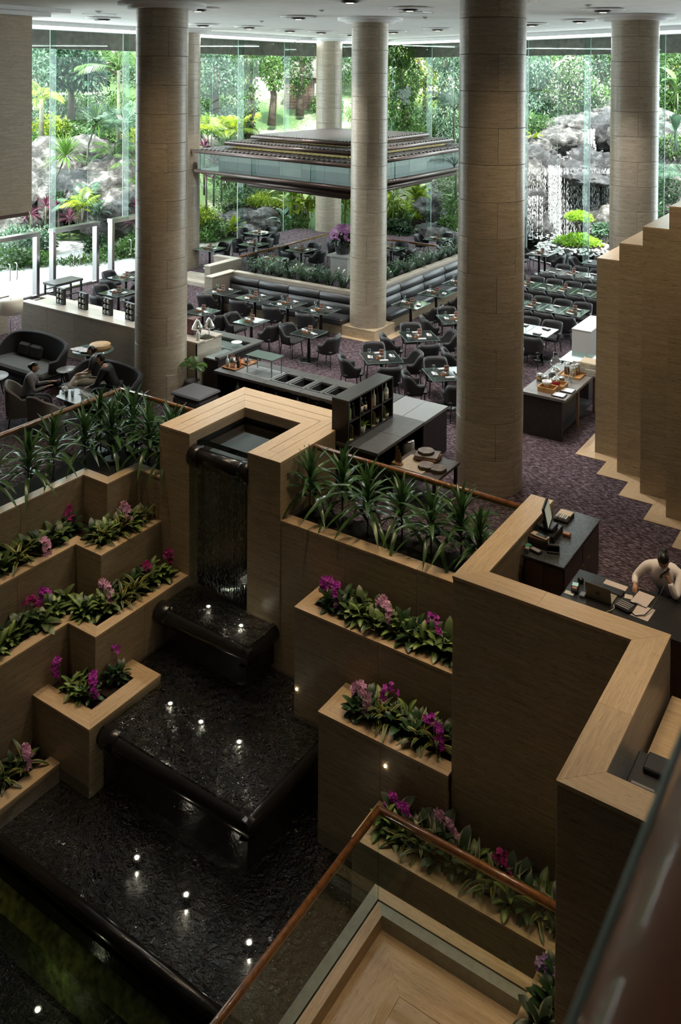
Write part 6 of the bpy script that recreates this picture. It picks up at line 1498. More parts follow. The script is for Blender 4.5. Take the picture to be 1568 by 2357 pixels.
# ---------------------------------------------------------------- low service table with wood slices
t = thing('service_table', 'low dark service table with a woven mat behind the right handrail', 'table', (-7.5, 13.95, 0))
MB().box(-8.0, -7.02, 13.5, 14.42, .55, .60, .006).obj('tabletop', plain('dark_walnut', (.05, .038, .03), .4, 0, .5, .3, 8), t, True); MB().box(-7.9, -7.35, 13.6, 14.2, .60, .606).obj('woven_mat', plain('woven_mat', (.30, .25, .18), .8, 0, .2, .4, 60), t, True)
for x in (-7.95, -7.08):
    for y in (13.55, 14.37): MB().bar((x, y, 0), (x, y, .55), .05).obj('leg', BLACKMETAL, t, True)
SLT = plain('grey_wood_slice', (.14, .12, .105), .7, 0, .3, .35, 14, .4); SLB = plain('bark_edge', (.07, .045, .03), .9)
def wslice(x, y, z, r, h, lab):
    t = thing('wood_slice', lab, 'wood slice', (x, y, z), 0, 'wood slices on the service table'); g = random.Random(int(x * 100))
    pts = [(r * g.uniform(.88, 1.08) * math.cos(a), r * g.uniform(.88, 1.08) * math.sin(a)) for a in [k * PI / 9 for k in range(18)]]
    MB().prism(pts, 0, h * .8).obj('bark', SLB, t); MB().prism([(a * .96, b * .96) for a, b in pts], h * .8, h).obj('cut_face', SLT, t)
wslice(-7.40, 13.86, .607, .15, .06, 'round wood slice lying on the mat at left'); wslice(-7.18, 13.88, .602, .145, .06, 'round wood slice lying on the mat at right')
for k in range(3):
    o = MB().box(-.21, .21, -.17, .17, 0, .035, .004).obj('wooden_board', TRAYW if k % 2 else SLT); o.location = (-7.55, 14.18, .607 + k * .036); o.rotation_euler = (0, 0, .12 * k); tag(o, 'square wooden board in the stack on the service table, %s layer' % ('bottom', 'middle', 'top')[k], 'board', 'stacked wooden boards')
wslice(-7.58, 14.18, .716, .15, .05, 'round wood slice on top of the board stack')
t = thing('ship_ornament', 'small golden sail-like ornament at the corner of the service table', 'ornament', (-7.9, 13.68, .6)); GM_ = plain('old_gold', (.25, .15, .06), .4, .6)
for k in range(4): MB().add([(-.05 + k * .03, 0, .05), (.0 + k * .03, .02, .05), (-.02 + k * .035, .0, .36 - .05 * k)], [(0, 1, 2)]).bar((-.03 + k * .03, .01, 0), (-.02 + k * .03, .0, .38 - .05 * k), .012).obj('sail', GM_, t)
MB().box(-.1, .1, -.04, .06, 0, .04, .01).obj('hull', GM_, t)
t = thing('glass_jar', 'frosted glass jar standing on the counter lower shelf', 'jar', (-8.2, 14.6, .38)); MB().lathe([(.12, 0), (.13, .02), (.13, .24), (.12, .25)], 18).obj('jar_body', plain('frosted', (.25, .26, .24), .3), t); MB().lathe([(.12, .25), (.12, .28), (0, .29)], 18).obj('lid', METAL, t)
# ---------------------------------------------------------------- right service station
st = thing('service_station', 'dark service station with a wood-tiled top beside the stepped wall', 'counter', (-6.7, 18.6, 0))
for k in range(4): MB().box(-7.2, -6.22, 17.65 + k * .56, 18.207 + k * .56, .84, .9, .003).obj('top_panel', plain('grey_oak_top', (.14, .125, .11), .4, 0, .5, .2, 6), st, True)
MB().box(-7.15, -6.3, 17.7, 17.75, 0, .84).box(-7.15, -7.1, 17.75, 19.85, 0, .84).box(-6.5, -6.45, 17.75, 19.2, .0, .84).obj('body', BODY, st, True)
for y in (18.6, 19.7): MB().bar((-6.28, y, 0), (-6.28, y, .84), .05).obj('post', PLY, st, True)
MB().box(-7.1, -6.3, 17.75, 19.8, .2, .22).obj('lower_shelf', BODY, st, True)
o = MB().box(-6.9, -6.45, 17.9, 18.25, 0, .12).shift((-6.7, 18.07, 0)).obj('storage_box', plain('grey_plastic', (.2, .2, .2), .5)); o.location = (-6.75, 18.6, .222); tag(o, 'grey plastic box on the lower shelf of the service station', 'box')
WBX = plain('bamboo_box', (.38, .20, .07), .5, 0, .4, .2, 10)
def obox(x, y, sx, sy, h, lab, rz=0.0):
    t = thing('bamboo_box', lab, 'box', (x, y, .901), rz, 'bamboo trays on the service station')
    MB().box(-sx, sx, -sy, sy, 0, .012).obj('floor_board', WBX, t)
    for s in (-1, 1): MB().box(-sx, sx, s * sy - .008, s * sy + .008, 0, h).obj('side', WBX, t); MB().box(s * sx - .008, s * sx + .008, -sy + .008, sy - .008, 0, h).obj('side', WBX, t)
    return t
obox(-6.72, 17.98, .17, .13, .10, 'low bamboo box at the front of the service station'); obox(-6.68, 18.32, .22, .17, .09, 'wider bamboo tray behind the first box')
o = MB().lathe([(.04, 0), (.09, .05), (.105, .11), (.10, .11), (.08, .05), (0, .02)], 20).obj('white_bowl', plain('white_glaze', (.6, .6, .6), .15)); o.location = (-6.74, 17.98, 1.0); tag(o, 'white bowl on the front bamboo box', 'bowl')
t = thing('lidded_pot', 'red pot with a shiny glass lid in the bamboo tray', 'pot', (-6.7, 18.33, .915)); MB().lathe([(.09, 0), (.115, .02), (.115, .12)], 20).obj('pot_body', plain('dark_red_enamel', (.22, .01, .02), .25), t); MB().lathe([(.118, .12), (.09, .16), (.02, .18), (.02, .2), (0, .205)], 20).obj('lid', CHROME, t)
for k, (x, y, r, h, c) in enumerate(((-7.08, 18.44, .07, .17, (.30, .18, .08)), (-6.95, 18.4, .07, .16, (.10, .06, .04)), (-6.92, 18.78, .08, .16, (.06, .05, .05)), (-6.66, 18.62, .08, .13, (.12, .10, .06)), (-6.74, 19.22, .065, .26, (.06, .03, .02)), (-6.58, 19.17, .065, .26, (.34, .26, .16)), (-6.54, 19.32, .055, .25, (.22, .12, .06)))):
    t = thing('storage_jar', 'glass jar with steel lid on the service station, %s from the left front' % ordn[k], 'jar', (x, y, .901), 0, 'jars on the service station')
    MB().lathe([(r, 0), (r, h * .85), (r * .9, h * .9)], 16).obj('jar_body', CLEAR, t); MB().lathe([(r * .93, .004), (r * .93, h * .6), (0, h * .62)], 14).obj('contents', plain('jar_contents_%d' % k, c, .8, 0, .3, .4, 40), t); MB().lathe([(r * .95, h * .9), (r * .95, h), (0, h * 1.01)], 16).obj('lid', METAL, t)
obox(-6.62, 19.2, .24, .2, .04, 'flat bamboo tray under the tall jars')
t = thing('glass_kettle', 'clear glass kettle on a stand behind the small jars', 'kettle', (-7.05, 19.35, .901)); MB().lathe([(.05, .08), (.12, .12), (.13, .2), (.08, .28), (.03, .3), (.02, .33), (0, .335)], 18).obj('kettle_body', CLEAR, t); MB().lathe([(.1, 0), (.1, .02), (.06, .07)], 16).obj('stand', CHROME, t); MB().tube([(.12, 0, .15), (.2, 0, .2), (.21, 0, .26)], .012, 6).obj('spout', CHROME, t); MB().tube([(-.06, 0, .28), (-.05, 0, .4), (.05, 0, .4), (.06, 0, .28)], .008, 6).obj('handle', CHROME, t)
t = thing('whisk_stand', 'tangle of steel whisks and tongs in a glass on the service station', 'utensils', (-6.5, 18.75, .901)); MB().lathe([(.05, 0), (.055, .14)], 14).obj('glass', CLEAR, t)
for k in range(8): MB().tube([(.02 * math.cos(k), .02 * math.sin(k), .02), (.06 * math.cos(k), .06 * math.sin(k), .2), (.12 * math.cos(k * 1.1), .12 * math.sin(k * 1.1), .36), (.05 * math.cos(k), .05 * math.sin(k), .42)], .004, 4).obj('wire', CHROME, t)
for k, (x, y) in enumerate(((-6.42, 17.85), (-6.36, 18.2))):
    t = thing('white_tray', 'small white tray with dark rim, %s on the service station edge' % ('front one' if k == 0 else 'rear one'), 'tray', (x, y, .901)); MB().box(-.13, .13, -.12, .12, 0, .02).obj('rim', BLACKMETAL, t); MB().box(-.115, .115, -.105, .105, .02, .026).obj('tray_face', plain('white_glaze', (.6, .6, .6), .15), t)
t = thing('plastic_crate', 'cream slatted plastic crate on the far end of the service station', 'crate', (-6.28, 19.6, .901)); CR = plain('cream_plastic', (.50, .46, .36), .5)
for s in (-1, 1):
    for k in range(6): MB().box(-.26, .26, s * .2 - .006, s * .2 + .006, .01 + k * .045, .04 + k * .045).obj('slat', CR, t); MB().box(s * .26 - .006, s * .26 + .006, -.19, .19, .01 + k * .045, .04 + k * .045).obj('slat', CR, t)
    for y in (-.2, .2): MB().box(s * .26 - .015, s * .26 + .015, y - .015, y + .015, 0, .28).obj('corner', CR, t)
MB().box(-.25, .25, -.19, .19, .26, .275).obj('cover_board', plain('tan_board', (.42, .32, .20), .6), t)
t = thing('glass_table', 'glass-topped side counter behind the crate', 'counter', (-6.95, 20.5, 0)); MB().box(-7.25, -6.5, 20.1, 20.95, .87, .9).obj('glass_top', plain('green_grey_glass', (.10, .14, .12), .1), t, True); MB().box(-7.2, -6.55, 20.15, 20.9, 0, .87).obj('body', BODY, t, True); MB().box(-6.9, -6.5, 20.06, 20.1, .75, .95).obj('cream_edge', CR, t, True)
t = thing('pale_cabinet', 'tall plain pale cabinet box by the stepped wall', 'cabinet', (-7.2, 22.3, 0)); PC = plain('pale_laminate', (.50, .50, .49), .4); MB().box(-7.46, -6.98, 21.6, 23.05, 0, 1.22, .004).obj('body', PC, t, True); MB().box(-7.47, -6.97, 21.59, 23.06, 1.22, 1.25, .004).obj('top', PC, t, True)
# ---------------------------------------------------------------- host counter and desk
hc = thing('host_counter', 'dark wood host counter with a black granite top inside the parapet', 'counter', (-4.5, 12.5, 0)); HW = plain('dark_walnut_front', (.060, .034, .018), .35, 0, .5, .4, 5); GT = plain('grey_granite_top', (.035, .037, .038), .25, 0, .5, .5, 90)
MB().box(-4.72, -4.12, 11.70, 13.32, .83, .86, .004).obj('granite_top', GT, hc, True); MB().box(-4.70, -4.15, 11.74, 13.3, .03, .83).obj('body', HW, hc, True)
for k in range(2): d = MB().box(-4.15, -4.135, 11.78 + k * .76, 12.52 + k * .76, .08, .8, .003).obj('door', HW, hc, True); MB().tube([(.03, .66 - k * .5, .56), (.03, .76 - k * .5, .56)], .008, 6).shift((0, 0, 0)).obj('handle', plain('brass', (.45, .30, .10), .3, .9), d, loc=(-4.135 + 4.5, 11.74 + k * .76 - 12.5, 0))
for k in range(2): MB().box(-4.68 + k * .27, -4.42 + k * .27, 11.725, 11.74, .06, .8, .003).obj('front_panel', HW, hc, True)
hd = thing('host_desk', 'black granite host desk behind the long parapet wall', 'desk', (-2.8, 11.6, 0))
MB().box(-4.0, 1.5, 11.14, 12.0, .72, .75, .004).obj('granite_top', plain('black_desk_top', (.018, .018, .019), .3, 0, .5, .6, 50), hd, True); MB().box(-3.95, 1.5, 11.17, 11.22, 0, .72).box(-3.95, -3.9, 11.22, 11.95, 0, .72).obj('body', HW, hd, True)
BP_ = plain('black_plastic', (.012, .012, .013), .35); GP_ = plain('grey_plastic_light', (.25, .25, .25), .4)
t = thing('pos_terminal', 'point of sale touch screen on a black cash drawer', 'screen', (-4.62, 12.42, .86))
MB().box(-.2, .16, -.2, .2, 0, .10, .01).obj('cash_drawer', BP_, t); MB().box(-.1, .12, -.12, .12, .10, .16, .015).obj('screen_base', BP_, t)
sc = MB().box(-.02, .02, -.2, .2, 0, .32, .012).obj('screen_frame', BP_, t, loc=(.02, .0, .15), rot=(0, R(-12), R(12))); MB().box(.0205, .022, -.175, .175, .03, .295).obj('display', emit('pos_display', (.30, .34, .27), .35), sc)
m = MB(); g = random.Random(6)
for i in range(4):
    for j in range(5): m.box(.0222, .0226, -.16 + j * .065, -.16 + j * .065 + .052, .04 + i * .062, .04 + i * .062 + .045)
m.obj('key_tiles', emit('pos_tiles', (.42, .45, .36), .35), sc); MB().bar((-.06, 0, .1), (-.02, 0, .3), .08, .04).obj('stand', BP_, t)
t = thing('receipt_printer', 'black receipt printer left of the touch screen', 'printer', (-4.83, 12.26, .86)); MB().box(-.1, .1, -.08, .1, 0, .15, .02).obj('body', BP_, t); MB().box(-.02, .09, -.06, .08, .15, .165, .006).obj('cover', BP_, t)
t = thing('brown_box', 'brown box carrying a card reader on the host counter', 'box', (-4.60, 12.06, .86)); MB().box(-.16, .13, -.07, .07, 0, .13, .004).obj('body', plain('brown_box', (.06, .03, .018), .5), t)
t = thing('card_reader', 'gold framed handheld card reader on the brown box', 'card reader', (-4.60, 12.06, .992), R(-10)); MB().box(-.13, .13, -.05, .05, 0, .03, .008).obj('case', plain('champagne_case', (.42, .33, .24), .4), t); MB().box(-.05, .11, -.035, .035, .03, .034).obj('screen', BP_, t)
t = thing('card_terminal', 'black payment terminal with green head at the counter front', 'card reader', (-4.62, 11.88, .861), R(-14)); MB().box(-.12, .12, -.045, .045, 0, .035, .01).obj('body', BP_, t); MB().box(-.14, -.06, -.045, .045, .035, .055, .008).obj('green_head', plain('green_plastic', (.05, .22, .13), .4), t); MB().box(-.04, .1, -.035, .035, .035, .038).obj('keypad', GP_, t)
t = thing('desk_phone', 'black desk telephone on the host counter', 'telephone', (-4.40, 12.05, .861), R(20)); MB().box(-.09, .09, -.1, .1, 0, .03, .008).obj('base', BP_, t); MB().box(-.085, .085, -.09, .09, 0, .03, .008).obj('face', BP_, t, loc=(0, 0, .05), rot=(R(-28), 0, 0)); MB().tube([(-.06, -.09, .09), (-.065, 0, .12), (-.06, .09, .14)], .018, 8).obj('handset', BP_, t)
m = MB()
for i in range(4):
    for j in range(3): m.box(.0 + j * .025, .018 + j * .025, -.06 + i * .03, -.04 + i * .03, .036, .04)
m.obj('key', GP_, t, loc=(0, 0, .048), rot=(R(-28), 0, 0))
t = thing('card_tray', 'black tray of cards and a cream folder at the counter back', 'tray', (-4.60, 13.02, .861)); MB().box(-.1, .12, -.16, .16, 0, .04, .006).obj('tray', BP_, t); MB().box(-.09, .11, 0, .15, .04, .06, .004).obj('folder', plain('cream_folder', (.52, .42, .32), .6), t)
for k in range(6): MB().box(-.08 + k * .03, -.06 + k * .03, -.14, -.02, .03, .07).obj('card', (NAP, GP_, NAP)[k % 3], t)
t = thing('power_adapters', 'grey power adapters with dangling black cables on the counter corner', 'adapter', (-4.70, 11.85, .861)); MB().box(-.03, .03, -.05, .02, 0, .05, .006).box(-.02, .03, .05, .09, 0, .04, .006).obj('adapter', GP_, t)
for k in range(3): MB().tube([(-.01 + .02 * k, -.05, .02), (-.03 + .02 * k, -.18, .0), (-.04 + .02 * k, -.2, -.3), (-.02 + .03 * k, -.2, -.62), (0 + .02 * k, -.15, -.8)], .005, 5).obj('cable', BP_, t)
o = MB().box(-.06, .05, -.05, .03, 0, .05, .01).obj('orange_holder', plain('copper_orange', (.30, .12, .05), .4)); o.location = (-4.37, 12.55, .861); tag(o, 'small copper coloured holder right of the touch screen', 'holder')
# on the desk
t = thing('laptop', 'gold laptop with a round logo on its lid, open toward the clerk', 'laptop', (-3.55, 11.42, .751), R(-2)); LPC = plain('pale_gold_metal', (.40, .33, .22), .35, .6)
MB().box(-.17, .17, 0, .23, 0, .014, .004).obj('keyboard_deck', LPC, t); ld = MB().box(-.17, .17, -.006, .0, 0, .23, .004).obj('lid', LPC, t, rot=(R(14), 0, 0)); MB().box(-.16, .16, .0, .002, .01, .22).obj('screen', BP_, t, rot=(R(14), 0, 0))
fc = bpy.data.curves.new('logo', 'FONT'); fc.body = 'hp'; fc.size = .042; fc.align_x = 'CENTER'; fc.align_y = 'CENTER'; fc.shear = .25; fc.extrude = .0004
lo = bpy.data.objects.new('logo', fc); COL.objects.link(lo); bpy.context.view_layer.update(); lme = bpy.data.meshes.new_from_object(lo.evaluated_get(bpy.context.evaluated_depsgraph_get())); bpy.data.objects.remove(lo)
put('logo_letters', lme, LPC, ld, (0, -.0082, .118), (R(90), 0, 0)); MB().lathe([(.026, -.0074), (.024, -.0078), (0, -.0078)], 24, (0, 0, 0), False, 'y').obj('logo_disc', BP_, ld, loc=(0, 0, .115))
t = thing('keyboard', 'black keyboard in front of the laptop', 'keyboard', (-3.55, 11.73, .751), R(-3)); MB().box(-.23, .23, -.07, .07, 0, .015, .004).obj('case', BP_, t); m = MB()
for i in range(5):
    for j in range(17): m.box(-.222 + j * .026, -.2 + j * .026, -.06 + i * .024, -.04 + i * .024, .015, .021)
m.obj('keys', plain('key_grey', (.03, .033, .04), .4), t)['kind'] = 'stuff'
o = MB().ball((0, 0, .03), (.045, .045, .04), 14, 8).obj('webcam_ball', BP_); o.location = (-3.88, 11.69, .75); tag(o, 'small black ball-shaped gadget on the desk by the counter', 'gadget')
t = thing('card_terminal', 'payment terminal with a bright screen on the desk left end', 'card reader', (-3.88, 11.46, .751), R(12)); MB().box(-.045, .045, -.09, .09, 0, .06, .015).obj('body', BP_, t); MB().box(-.038, .038, 0, .08, .06, .064).obj('screen', emit('mint_screen', (.25, .42, .36), .4), t); MB().box(-.03, .03, -.07, -.02, .06, .064).obj('orange_key', plain('copper_orange', (.30, .12, .05), .4), t)
o = MB().box(-.06, .06, -.04, .04, 0, .004).obj('note_card', NAP); o.location = (-3.92, 11.36, .751); tag(o, 'white note card under the desk payment terminal', 'paper')
o = MB().box(-.03, .04, -.05, .05, 0, .03, .006).obj('small_device', plain('blue_grey', (.16, .18, .24), .5)); o.location = (-3.76, 11.40, .751); tag(o, 'small pale device beside the laptop lid', 'gadget')
PAP = plain('pinkish_paper', (.55, .47, .44), .8)
for x, y, sx, sy, rz, lab in ((-3.47, 11.89, .15, .06, -3, 'paper sheet behind the keyboard'), (-3.25, 11.72, .05, .05, 10, 'small square note right of the keyboard'), (-3.0, 11.48, .11, .15, -4, 'blank paper sheet near the parapet')):
    o = MB().box(-sx, sx, -sy, sy, 0, .002).obj('paper_sheet', PAP); o.location = (x, y, .7512); o.rotation_euler = (0, 0, R(rz)); tag(o, 'pinkish ' + lab + ' on the desk', 'paper')
t = thing('clipboard', 'clipboard with papers under the writing hand', 'clipboard', (-3.08, 11.76, .7535), R(-6)); MB().box(-.11, .11, -.16, .16, 0, .004).obj('board', BP_, t); MB().box(-.105, .105, -.15, .155, .004, .007).obj('paper', PAP, t); MB().box(-.05, .05, -.16, -.14, .004, .016, .003).obj('clip', METAL, t)
t = thing('desk_phone', 'black office telephone with its receiver lifted on the desk', 'telephone', (-3.22, 11.44, .751), R(-12)); MB().box(-.1, .1, -.09, .09, 0, .04, .01).obj('base', BP_, t); m = MB()
for k in range(4): m.box(-.09, .09, -.07 + k * .04, -.05 + k * .04, .04, .05)
m.obj('key_row', GP_, t); MB().tube([(.1, -.04, .02), (.18, -.06, .01), (.26, .02, .02), (.28, .2, .05), (.30, .36, .16), (.335, .45, .30)], .007, 6).obj('cord', BP_, t)
o = MB().tube([(0, 0, 0), (.03, -.05, .0), (.02, -.12, .002), (-.03, -.2, .0)], .005, 5).obj('white_cable', plain('white_cable', (.5, .45, .35), .5)); o.location = (-3.36, 11.42, .756); tag(o, 'pale charging cable trailing off the laptop', 'cable')
struct('trim_95', MB().box(-2.42, 2, 9.4, 10.55, 0, .46), TRAVX); struct('trim_96', MB().box(-2.05, 2, 9.0, 10.1, .46, .62), TRAVY)
t = thing('office_printer', 'black and grey office printer at the right behind the parapet', 'printer', (-2.1, 9.0, 0)); MB().box(-2.40, -1.7, 8.62, 9.12, .08, .62, .01).obj('body', plain('printer_grey', (.17, .17, .17), .5), t, True); MB().box(-2.41, -1.69, 8.6, 9.14, .62, .74, .015).obj('lid', plain('printer_black', (.022, .023, .026), .4), t, True); MB().box(-2.36, -2.14, 8.66, 8.69, .741, .744).obj('sticker', GP_, t, True); MB().box(-2.30, -1.8, 8.85, 9.1, .74, .80, .012).obj('feeder', MATS['printer_black'], t, True); MB().box(-2.36, -1.75, 8.612, 8.62, .14, .56).obj('front_tray', plain('printer_grey2', (.24, .24, .24), .5), t, True)
# ---------------------------------------------------------------- lounge
def tub(name, label, x, y, rz, W, D, hb, ha, z0, th, mat, seatm, seat_h, legs=.12, grp=None, legh=None):
    t = thing(name, label, 'sofa' if 'sofa' in name else 'armchair', (x, y, 0), rz, grp); n = 28
    def f(u, v, o):
        a = (-1 + 2 * u) * R(118); s, c = math.sin(a), math.cos(a); k = (abs(s) ** 4 + abs(c) ** 4) ** (-1 / 4); fl = .9 + .1 * v
        return (s * k * (W / 2 - o) * fl, c * k * (D / 2 - o) * fl, z0 + ((ha + (hb - ha) * max(0, math.cos(a)) ** .8) - z0) * v)
    m = MB(); m.grid(lambda u, v: f(u, v, 0), n, 6); m.grid(lambda u, v: f(u, v, th), n, 6); m.grid(lambda a, b: tuple(Vector(f(a, 1, 0)).lerp(Vector(f(a, 1, th)), b) + Vector((0, 0, .03 * math.sin(PI * b)))), n, 4)
    for u in (0, 1): m.grid(lambda a, b: tuple(Vector(f(u, a, 0)).lerp(Vector(f(u, a, th)), b)), 6, 1)
    m.obj('back_shell', mat, t); MB().box(-W / 2 + th * .9, W / 2 - th * .9, -D / 2 + .02, D / 2 - th, seat_h - .16, seat_h, .05).obj('seat_cushion', seatm, t)
    for sx in (-1, 1):
        for sy in (-1, 1): MB().tube([(sx * W * .36, sy * D * .3, z0 + .12), (sx * W * .4, sy * D * .36, 0)], [.022, .014], 7).obj('leg', BLACKMETAL, t)
    MB().box(-W / 2 + th, W / 2 - th, -D / 2 + .06, D / 2 - th, z0, seat_h - .15).obj('base', mat, t)
    return t
SEATG = plain('grey_seat_fabric', (.10, .105, .10), .85, 0, .2, .1, 50); GF = plain('warm_grey_fabric', (.17, .155, .14), .8, 0, .3, .1, 60, .1)
s1 = tub('sofa', 'dark shell sofa with two cushions against the divider at left', -18.45, 13.80, 0, 2.3, 1.0, 1.02, .66, .2, .09, FABRIC, SEATG, .43)
s2 = tub('sofa', 'dark sofa with two people on it beside the left column', -15.62, 13.66, 0, 2.05, .98, .86, .6, .16, .09, FABRIC, SEATG, .43)
for k, x in enumerate((-18.95, -18.50)):
    o = MB().box(-.22, .22, -.07, .07, 0, .32, .06).obj('cushion', plain('charcoal_cushion', (.035, .035, .036), .9, 0, .2, .2, 50)); o.location = (x, 14.02, .44); o.rotation_euler = (R(-14), 0, .05); tag(o, 'dark cushion on the left sofa, %s of the pair' % ('left' if k == 0 else 'right'), 'cushion', 'cushions on the left sofa')
tub('armchair', 'grey high-backed armchair in which the woman on the left sits', -16.28, 12.02, R(140), .78, .72, .90, .60, .22, .06, GF, GF, .42, grp='grey lounge armchairs')
tub('armchair', 'empty grey armchair with its back to the planter rail', -15.35, 11.95, R(182), .74, .70, .84, .58, .22, .06, GF, GF, .42, grp='grey lounge armchairs')
MT = plain('grey_tabletop', (.24, .25, .25), .35)
def rtable(x, y, h, r, lab, legs=3, mat=MT, name='side_table'):
    t = thing(name, lab, 'table', (x, y, 0)); MB().lathe([(r - .01, h - .025), (r, h - .015), (r, h - .005), (r - .006, h)], 32).obj('tabletop', mat, t)
    for k in range(legs): a = 2 * PI * k / legs + .5; MB().tube([(r * .6 * math.cos(a), r * .6 * math.sin(a), h - .02), (r * .8 * math.cos(a), r * .8 * math.sin(a), 0)], [.02, .012], 6).obj('leg', BLACKMETAL, t)
rtable(-17.05, 13.86, .5, .27, 'round grey side table between the two sofas'); rtable(-18.35, 12.65, .42, .42, 'low round grey table at the left frame edge')
t = thing('coffee_table', 'grey coffee table with tea things between the armchairs and sofa', 'table', (-15.55, 12.82, 0))
pts = []
for cx_, cy_, r_, a0 in ((-.42, .02, .1, 140), (-.2, -.18, .12, 210), (.38, -.22, .1, 300), (.42, .22, .1, 20), (-.25, .22, .1, 95)):
    for k in range(5): a = R(a0 - 40 + k * 20); pts.append((cx_ + r_ * math.cos(a), cy_ + r_ * math.sin(a)))
MB().prism(pts, .475, .5).obj('tabletop', MT, t)
for x, y in ((-.35, 0), (.35, -.15), (.35, .15)): MB().tube([(x * .8, y * .8, .48), (x, y, 0)], [.02, .013], 6).obj('leg', BLACKMETAL, t)
CER = plain('white_china', (.6, .6, .6), .15)
def cup(x, y, lab): t = thing('cup_and_saucer', lab, 'cup', (x, y, .5)); MB().lathe([(.03, 0), (.065, .012), (.062, .015), (0, .008)], 16).obj('saucer', CER, t); MB().lathe([(.02, .012), (.036, .03), (.04, .06), (.036, .06), (.03, .03), (0, .02)], 14).obj('cup', CER, t)
cup(-15.84, 12.80, 'white cup and saucer at the left of the coffee table'); cup(-15.3, 12.9, 'white cup and saucer at the right of the coffee table'); cup(-15.52, 12.98, 'white cup on the far side of the coffee table')
t = thing('teapot', 'white teapot on the coffee table', 'teapot', (-15.93, 12.86, .5)); MB().lathe([(.04, 0), (.07, .04), (.065, .09), (.03, .11), (.012, .115), (.01, .13), (0, .132)], 16).obj('pot_body', CER, t); MB().tube([(.06, 0, .05), (.1, 0, .08), (.11, 0, .11)], [.014, .01, .008], 6).obj('spout', CER, t); MB().tube([(-.06, 0, .09), (-.11, 0, .08), (-.1, 0, .03), (-.065, 0, .03)], .007, 6).obj('handle', CER, t)
for x, y, m_, lab in ((-15.62, 12.66, DGL, 'tall glass of dark iced drink on the coffee table'), (-15.52, 12.74, CLB, 'tall clear glass of water with a straw'), (-15.24, 12.78, CLB, 'short stemmed glass at the coffee table edge')):
    t = thing('drinking_glass', lab, 'glass', (x, y, .5)); MB().lathe([(.03, .004), (.036, .13), (0, .131)], 14).obj('drink', m_, t); MB().lathe([(.032, 0), (.04, .16)], 14).obj('glass_body', CLEAR, t)
t = thing('round_glass_table', 'round glass table on a wooden drum with newspapers', 'table', (-17.2, 14.75, 0)); MB().lathe([(.5, .70), (.5, .715), (0, .715)], 36).obj('glass_top', plain('green_grey_glass', (.10, .14, .12), .1), t); MB().lathe([(.2, 0), (.2, .70)], 24).obj('drum', plain('banded_wood', (.15, .085, .04), .5, 0, .4, .4, 5), t)
t = thing('log_slice', 'thick round slab of pale wood on the glass table', 'wood slice', (-17.1, 14.88, .716)); MB().lathe([(.25, 0), (.26, .01), (.26, .11)], 28).obj('side', plain('log_side', (.30, .19, .09), .6, 0, .3, .3, 9), t); MB().lathe([(.26, .11), (.25, .125), (0, .125)], 28).obj('cut_face', plain('log_face', (.46, .32, .17), .6, 0, .3, .25, 6), t)
for k in range(5):
    o = MB().box(-.18, .18, -.12, .12, 0, .008).box(-.16, -.02, -.1, .1, .008, .0085).obj('newspaper', plain('newsprint_%d' % (k % 2), (.42, .42, .41) if k % 2 else (.50, .50, .49), .8, 0, .2, .35, 45)); o.location = (-17.5 + k * .09, 14.52 + .05 * (k % 2), .716 + k * .009); o.rotation_euler = (0, 0, -.2 + k * .16); tag(o, 'folded newspaper fanned on the glass table, %s from the left' % ordn[k], 'newspaper', 'newspapers on the glass table')
q = onz(25, 690, 1.5); t = thing('floor_lamp', 'floor lamp with a white drum shade at the left frame edge', 'lamp', (q.x, q.y, 0))
MB().lathe([(.30, 1.14), (.315, 1.50)], 32).obj('lamp_shade', emit('cream_shade', (.62, .56, .45), .06), t); MB().cyl(0, 0, .02, 1.52, .012, 8).obj('pole', CHROME, t); MB().lathe([(.16, 0), (.16, .015), (.03, .025)], 24).obj('base', CHROME, t); MB().tube([(0, 0, 1.5), (0, 0, 1.72)], .006, 6).obj('finial', CHROME, t)
# spice displays on the divider
for k, x in enumerate((-19.86, -18.95, -17.98, -17.12, -16.2)):
    t = thing('spice_display', 'black upright rack of round glass pots on the divider, %s from the left' % ordn[k], 'display rack', (x, 15.9, 1.2), R(-8), 'pot racks on the divider')
    for s in (-1, 1): MB().box(s * .17 - .012, s * .17 + .012, -.045, .045, 0, .44).obj('side', BLACKMETAL, t)
    MB().box(-.158, .158, .03, .04, .0, .44).obj('back', BLACKMETAL, t)
    for z in (0, .425): MB().box(-.158, .158, -.045, .03, z, z + .015).obj('rail', BLACKMETAL, t)
    for i in range(3):
        for j in range(2): MB().lathe([(.062, -.01), (.062, -.045), (.05, -.055), (0, -.056)], 14, (0, 0, 0), True, 'y').obj('pot', plain('pot_glass_%d' % ((i + j + k) % 3), ((.30, .31, .30), (.22, .24, .22), (.36, .30, .24))[(i + j + k) % 3], .15), t, loc=(-.075 + .15 * j, 0, .075 + .145 * i))
t = thing('fruit_basket', 'basket of fruit behind the divider at left', 'basket', (-20.3, 16.7, 0)); MB().box(-.5, .3, -.25, .25, 0, .85).obj('stand', BODY, t); MB().lathe([(.2, .85), (.26, .97), (.24, .97), (.18, .88)], 18).obj('basket', TRAYW, t)
for k in range(7): MB().ball((.12 * math.cos(k * .9) * (k > 0), .12 * math.sin(k * .9) * (k > 0), .98), .06, 8, 6).obj('fruit', plain('fruit_%d' % (k % 2), ((.22, .32, .04), (.45, .20, .03))[k % 2], .4), t)
t = thing('console_table', 'tall console table with slatted frame by the garden doors', 'table', (-23.0, 18.4, 0)); MB().box(-23.3, -22.7, 17.95, 19.05, .86, .93, .006).obj('tabletop', plain('dark_console', (.06, .06, .06), .3), t, True)
